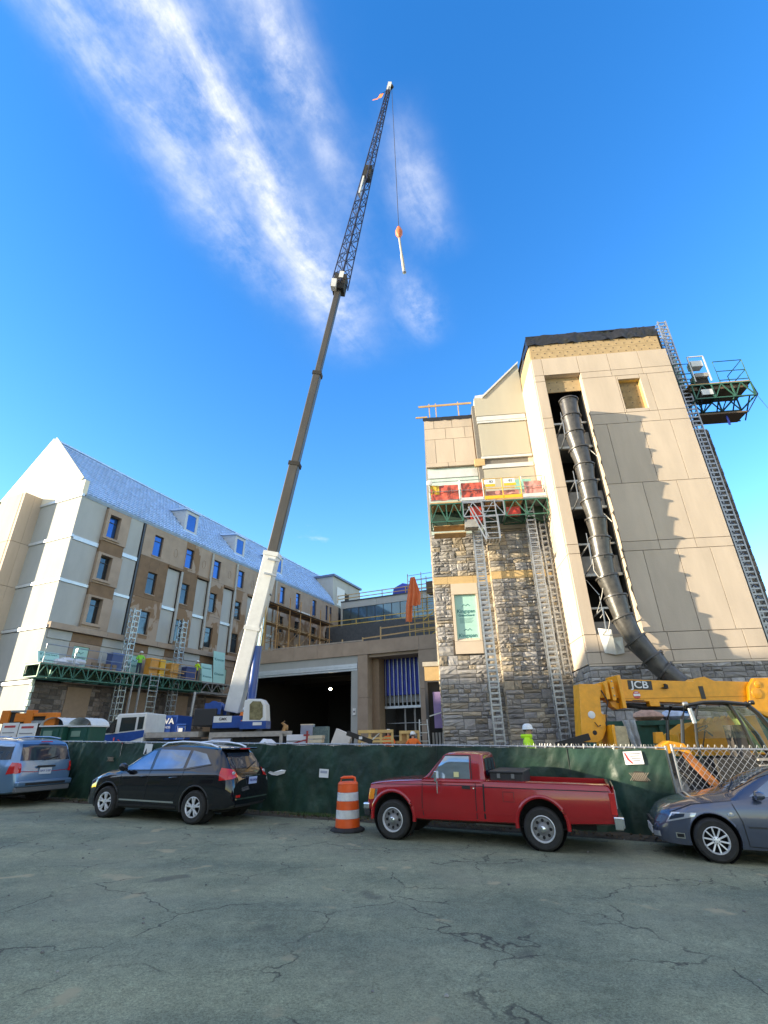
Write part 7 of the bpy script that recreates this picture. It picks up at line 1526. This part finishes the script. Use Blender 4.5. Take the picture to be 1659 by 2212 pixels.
# ---------------------------------------------------------------- pale blue minivan
def build_van():
    M = mat('pale_blue_paint', (.13, .235, .38), .28, .5, var=.05, coat=.8)
    r = car_root('pale_blue_minivan', 'pale blue minivan at the left end of the parked row', -17.9, 11.75); r['category'] = 'minivan'
    L = Loft(top=[(-2.56, .5), (-2.55, .66), (-2.50, .74), (-2.49, 1.06), (-2.44, 1.15), (-2.26, 1.56), (-2.15, 1.70), (-1.9, 1.745), (-1.0, 1.77), (0, 1.76), (.5, 1.70), (.9, 1.5), (1.5, 1.15), (1.7, 1.06), (2.2, .92), (2.45, .75), (2.55, .5)], belt=[(-2.56, .46), (-2.5, .9), (-2.4, 1.1), (-1.8, 1.12), (0, 1.08), (1.4, 1.02), (2.2, .8), (2.55, .46)], sill=[(-2.56, .38), (-2.3, .32), (0, .24), (2.2, .26), (2.55, .36)],
             w=[(-2.56, .72), (-2.5, .84), (-2.4, .92), (-2.1, .985), (0, .99), (1.6, .98), (2.2, .85), (2.55, .5)], wt=[(-2.56, .66), (-2.5, .82), (-2.15, .76), (-1, .76), (.5, .74), (1.5, .8), (2.2, .7), (2.55, .45)], x0=-2.56, x1=2.55, crown=.08)
    ax = (1.6, -1.43); body = L.mesh(76).build('body', M, r, smooth=True)
    boolean_cut(body, wells(body, ax, .40, .95, .36, r, .35)); liner(r, ax, .395, .36, .95)
    for x in ax:
        for sg in (1, -1): add_wheel(r, x, sg*.86, .335, .21, 'five', sg)
    for sd in (1, -1):
        for cs in ([(1.3, 1.12), (.5, 1.13), (.5, 1.6), (.8, 1.5)], [(.4, 1.14), (-.8, 1.16), (-.8, 1.63), (.4, 1.63)], [(-.9, 1.17), (-2.16, 1.2), (-2.02, 1.60), (-.9, 1.63)]): side_quad(L, cs, .005, sd).build('side_window', M_GLASSL, r, smooth=True, fix=False)
        side_quad(L, [(-2.22, .82), (-2.50, .86), (-2.44, 1.12), (-2.26, 1.13)], .010, sd, 8, 6).build('tail_lamp', M_RLENS, r, smooth=True, fix=False); end_patch(L, -1, [(sd*.88, .84), (sd*.74, .86), (sd*.76, 1.1), (sd*.86, 1.12)], .012).build('tail_lamp', M_RLENS, r, smooth=True, fix=False)
        MB().path([(.2, sd*.72, 1.76), (-.3, sd*.72, 1.80), (-1.4, sd*.72, 1.80), (-1.9, sd*.71, 1.75)], .02, 8).build('roof_rail', M, r, smooth=True)
    end_patch(L, -1, [(.78, 1.17), (-.78, 1.17), (-.70, 1.60), (.70, 1.60)], .008, 16, 10).build('rear_screen', M_TINT, r, smooth=True, fix=False)
    MB().box(-2.66, -2.50, -.86, .86, .50, .66).build('rear_bumper', M, r, bevel=.05); MB().box(-2.665, -2.65, -.62, .62, .535, .60).build('bumper_strip', M_BLKP, r); MB().box(-2.62, -2.5, -.84, .84, .36, .5).build('lower_bumper', mat('grey_plastic', (.12, .125, .13), .6), r, bevel=.03)
    pt = MB().box(-2.515, -2.502, -.19, .19, .80, .97).build('number_plate', mat('plate_white', (.55, .58, .62), .5), r); lettering('XAY 2187', .08, mat('ink_blue', (.03, .04, .2)), pt, (-2.518, 0, .885), (R(90), 0, R(-90))); MB().box(-2.53, -2.5, -.28, .28, .98, 1.03).build('plate_recess', M_BLKP, r)
    MB().box(-2.30, -2.22, -.16, .16, 1.655, 1.68).build('brake_lamp', M_RLENS, r); MB().bar((-2.49, .1, 1.17), (-2.42, -.4, 1.27), .016).build('wiper', M_BLKP, r); MB().box(-2, 2, -.6, .6, .24, .34).build('underbody', M_WELL, r)
build_van()
# ---------------------------------------------------------------- traffic barrel
tbp = ST(-5.19, 11.31); TB = root('traffic_barrel', 'orange and white striped traffic barrel in front of the red pickup', 'traffic barrel', tuple(tbp), 8)
M_BOR = mat('barrel_orange', (.78, .10, .012), .45, var=.10, scale=5); M_BWH = mat('barrel_reflective', (.62, .62, .60), .4, var=.14, scale=9)
zz = [(.06, .27), (.24, .258), (.405, .248), (.57, .238), (.735, .228), (.90, .218)]
for k, ((z0, r0), (z1, r1)) in enumerate(zip(zz, zz[1:])):
    MB().lathe([(r0 - .02, z0), (r0, z0 + .004), (r1 + .004, z1 - .012), (r1 - .012, z1)], 32).build('stripe_band', M_BOR if k % 2 == 0 else M_BWH, TB, smooth=True)
MB().lathe([(.226, .895), (.205, .93), (.19, .935), (.0, .94)], 32).build('top', M_BOR, TB, smooth=True)
MB().path([(-.16, 0, .93), (-.15, 0, 1.005), (-.1, 0, 1.02), (.1, 0, 1.02), (.15, 0, 1.005), (.16, 0, .93)], .028, 8).build('handle', M_BOR, TB, smooth=True)
MB().lathe([(.0, .0), (.37, .0), (.38, .02), (.36, .05), (.30, .075), (.28, .08)], 10).build('rubber_base', M_TYRE, TB, smooth=False)
# ================================================================ people
def person(name, label, loc, rz, jacket, pants, pose='stand', hat=(.72, .72, .70), bib=None, scale=1.0, group=None, hood=False):
    """one continuous skinned body, posed; hard hat and stripes are children"""
    P = {'pel': (0, 0, .95), 'sp': (0, .01, 1.14), 'ch': (0, .015, 1.34), 'nk': (0, .0, 1.50), 'hd0': (0, -.015, 1.57), 'hd1': (0, -.025, 1.66), 'hd2': (0, -.01, 1.74)}
    Rr = {'pel': (.155, .115), 'sp': (.145, .11), 'ch': (.17, .125), 'nk': (.065, .065), 'hd0': (.07, .08), 'hd1': (.082, .10), 'hd2': (.065, .075)}
    E = [('pel', 'sp'), ('sp', 'ch'), ('ch', 'nk'), ('nk', 'hd0'), ('hd0', 'hd1'), ('hd1', 'hd2')]
    arms = {'stand': ((.27, .02, 1.18), (.29, -.08, .95)), 'work': ((.30, -.05, 1.2), (.16, -.33, 1.12)), 'reach': ((.36, -.02, 1.22), (.30, -.28, 1.16))}[pose]
    for sg, t in ((1, 'L'), (-1, 'R')):
        el, wr = arms; P['sh' + t] = (sg*.185, .01, 1.42); P['el' + t] = (sg*el[0], el[1], el[2]); P['wr' + t] = (sg*wr[0], wr[1], wr[2]); d = (Vector(P['wr' + t]) - Vector(P['el' + t])).normalized(); w_ = Vector(P['wr' + t]); P['pa' + t] = tuple(w_ + d * .07)
        Rr['sh' + t] = (.085, .08); Rr['el' + t] = (.058, .058); Rr['wr' + t] = (.042, .042); Rr['pa' + t] = (.038, .024); E += [('ch', 'sh' + t), ('sh' + t, 'el' + t), ('el' + t, 'wr' + t), ('wr' + t, 'pa' + t)]
        sx = Vector((0, 0, 1)) if abs(d.z) < .8 else Vector((0, 1, 0)); ax_ = (sx - d * sx.dot(d)).normalized(); pp_ = w_ + d * .07
        for k in range(4):
            o_ = ax_ * (k - 1.5) * .019; l = (.068, .08, .075, .058)[k]; a, b = f'f{t}{k}a', f'f{t}{k}b'; P[a] = tuple(pp_ + d * .03 + o_); P[b] = tuple(pp_ + d * (.03 + l * .85) + o_ + d.cross(ax_) * .02 * sg); Rr[a] = (.0095, .0095); Rr[b] = (.008, .008); E += [('pa' + t, a), (a, b)]
        P[f't{t}a'] = tuple(w_ + d * .045 + ax_ * .045); P[f't{t}b'] = tuple(w_ + d * .085 + ax_ * .062); Rr[f't{t}a'] = (.011, .011); Rr[f't{t}b'] = (.009, .009); E += [('wr' + t, f't{t}a'), (f't{t}a', f't{t}b')]
        P['hp' + t] = (sg*.095, 0, .88); P['kn' + t] = (sg*.11, -.03, .49); P['an' + t] = (sg*.12, .02, .09); P['to' + t] = (sg*.135, -.16, .045)
        if pose == 'crouch': pass
        Rr['hp' + t] = (.105, .105); Rr['kn' + t] = (.072, .075); Rr['an' + t] = (.055, .06); Rr['to' + t] = (.048, .04); E += [('pel', 'hp' + t), ('hp' + t, 'kn' + t), ('kn' + t, 'an' + t), ('an' + t, 'to' + t)]
    ks = list(P); ix = {k: i for i, k in enumerate(ks)}
    me = bpy.data.meshes.new('body'); me.from_pydata([P[k] for k in ks], [(ix[a], ix[b]) for a, b in E], []); o = bpy.data.objects.new('body_tmp', me); COL.objects.link(o)
    o.modifiers.new('skin', 'SKIN'); lay = me.skin_vertices[0].data
    for k in ks: lay[ix[k]].radius = Rr[k]; lay[ix[k]].use_root = (k == 'pel')
    sb = o.modifiers.new('sub', 'SUBSURF'); sb.levels = 2; sb.render_levels = 2
    dg = bpy.context.evaluated_depsgraph_get(); bme = bpy.data.meshes.new_from_object(o.evaluated_get(dg)); bpy.data.objects.remove(o)
    skin = mat('skin', (.50, .29, .20), .6); boots = mat('work_boot', (.12, .07, .04), .8)
    for m in (jacket, pants, skin, boots): bme.materials.append(m)
    for p in bme.polygons:
        c = p.center; hand = min((Vector(P['pa' + t]) - c).length for t in 'LR') < .115 and min((c - Vector(P['wr' + t])).length for t in 'LR') > .015
        p.material_index = 2 if (hand or (c.z > 1.515 and abs(c.x) < .16)) else (3 if c.z < .12 else (1 if c.z < .93 and abs(c.x) < .24 else 0))
    bme.shade_smooth()
    r = root(name, label, 'person', loc, rz, group); r.scale = (scale,) * 3; inst(bme, 'body', r)
    hm = mat('hard_hat_white', hat, .35)
    MB().lathe([(0, 1.815), (.06, 1.81), (.11, 1.775), (.128, 1.72), (.130, 1.69), (.150, 1.683), (.150, 1.676), (.12, 1.68)], 20, (0, -.015, 0)).build('hard_hat', hm, r, smooth=True); MB().lathe([(.0, 1.69), (.13, 1.688), (.135, 1.68), (0, 1.675)], 14, (0, -.075, 0)).build('hat_brim', hm, r, smooth=True)
    MB().lathe([(0, 1.64), (.078, 1.63), (.1, 1.67), (.098, 1.70)], 16, (0, .012, 0)).build('hair', mat('dark_hair', (.05, .03, .02), .8), r, smooth=True)
    fc = MB().lathe([(0, -.012), (.012, -.006), (.016, .012)], 8, (0, -.125, 1.615), 'y').build('nose', skin, r, smooth=True)
    for sx in (-.035, .035): MB().lathe([(0, -.006), (.011, -.004), (.012, .006)], 8, (sx, -.112, 1.652), 'y').build('eye', mat('eye_dark', (.03, .025, .02), .3), r)
    MB().box(-.025, .025, -.117, -.108, 1.572, 1.58).build('mouth', mat('lips', (.30, .12, .10), .6), r)
    for sx in (-.088, .088): MB().lathe([(0, -.012), (.02, -.006), (.024, .01)], 8, (sx, -.01, 1.64), 'x').build('ear', skin, r)
    if hood: MB().lathe([(.075, 1.47), (.135, 1.48), (.15, 1.53), (.125, 1.57), (.085, 1.565)], 18, (0, .035, 0)).build('hood', jacket, r, smooth=True)
    if bib:
        for z in (1.12, 1.28): MB().lathe([(.178 if z > 1.2 else .165, z), (.182 if z > 1.2 else .168, z + .045)], 22, (0, .012, 0)).build('reflective_stripe', bib, r)
        
    return r
M_HIVIS = mat('hi_vis_yellow', (.50, .80, .02), .7, var=.12, scale=9); M_ORSH = mat('hi_vis_orange', (.85, .16, .02), .75, var=.1, scale=8); M_DENIM = mat('dark_trousers', (.03, .04, .07), .85); M_GREENV = mat('hi_vis_green', (.22, .62, .05), .7, var=.1); M_REFL = mat('reflective_tape', (.6, .62, .6), .3, .3)
def ground_at(x): return gz(x) + SITE
person('person', 'person in yellow hi vis hooded jacket and white hard hat behind the fence', (3.62, 13.95, ground_at(3.62) + .10), 62, M_HIVIS, M_DENIM, 'work', hood=True, scale=1.04)
person('person', 'person in orange shirt and white hard hat seen from behind near the step ladder', (1.13, 25.2, .26), 168, M_ORSH, M_DENIM, 'reach')
person('person', 'person in orange shirt and white hard hat working behind the pine crate', (-.03, 26.6, .40), 20, M_ORSH, M_DENIM, 'work')
def deck_person(label, s_, v, rz, m, sc):
    p = W(LF, v, s_, PZ2); return person('person', label, (p.x, p.y, PZ2), rz, m, M_DENIM, 'work', scale=sc)
deck_person('person in bright green vest beside the foam board on the long platform', 28.0, -33.2, 40, M_GREENV, 1.0)
deck_person('person in yellow vest and pale helmet beside the dark blue crate', 33.75, -32.9, 150, M_HIVIS, .98)
p_ = person('person', 'person in orange jacket seated in the crane cab area', (-7.5, 27.3, 1.62), 30, M_ORSH, M_DENIM, 'work')
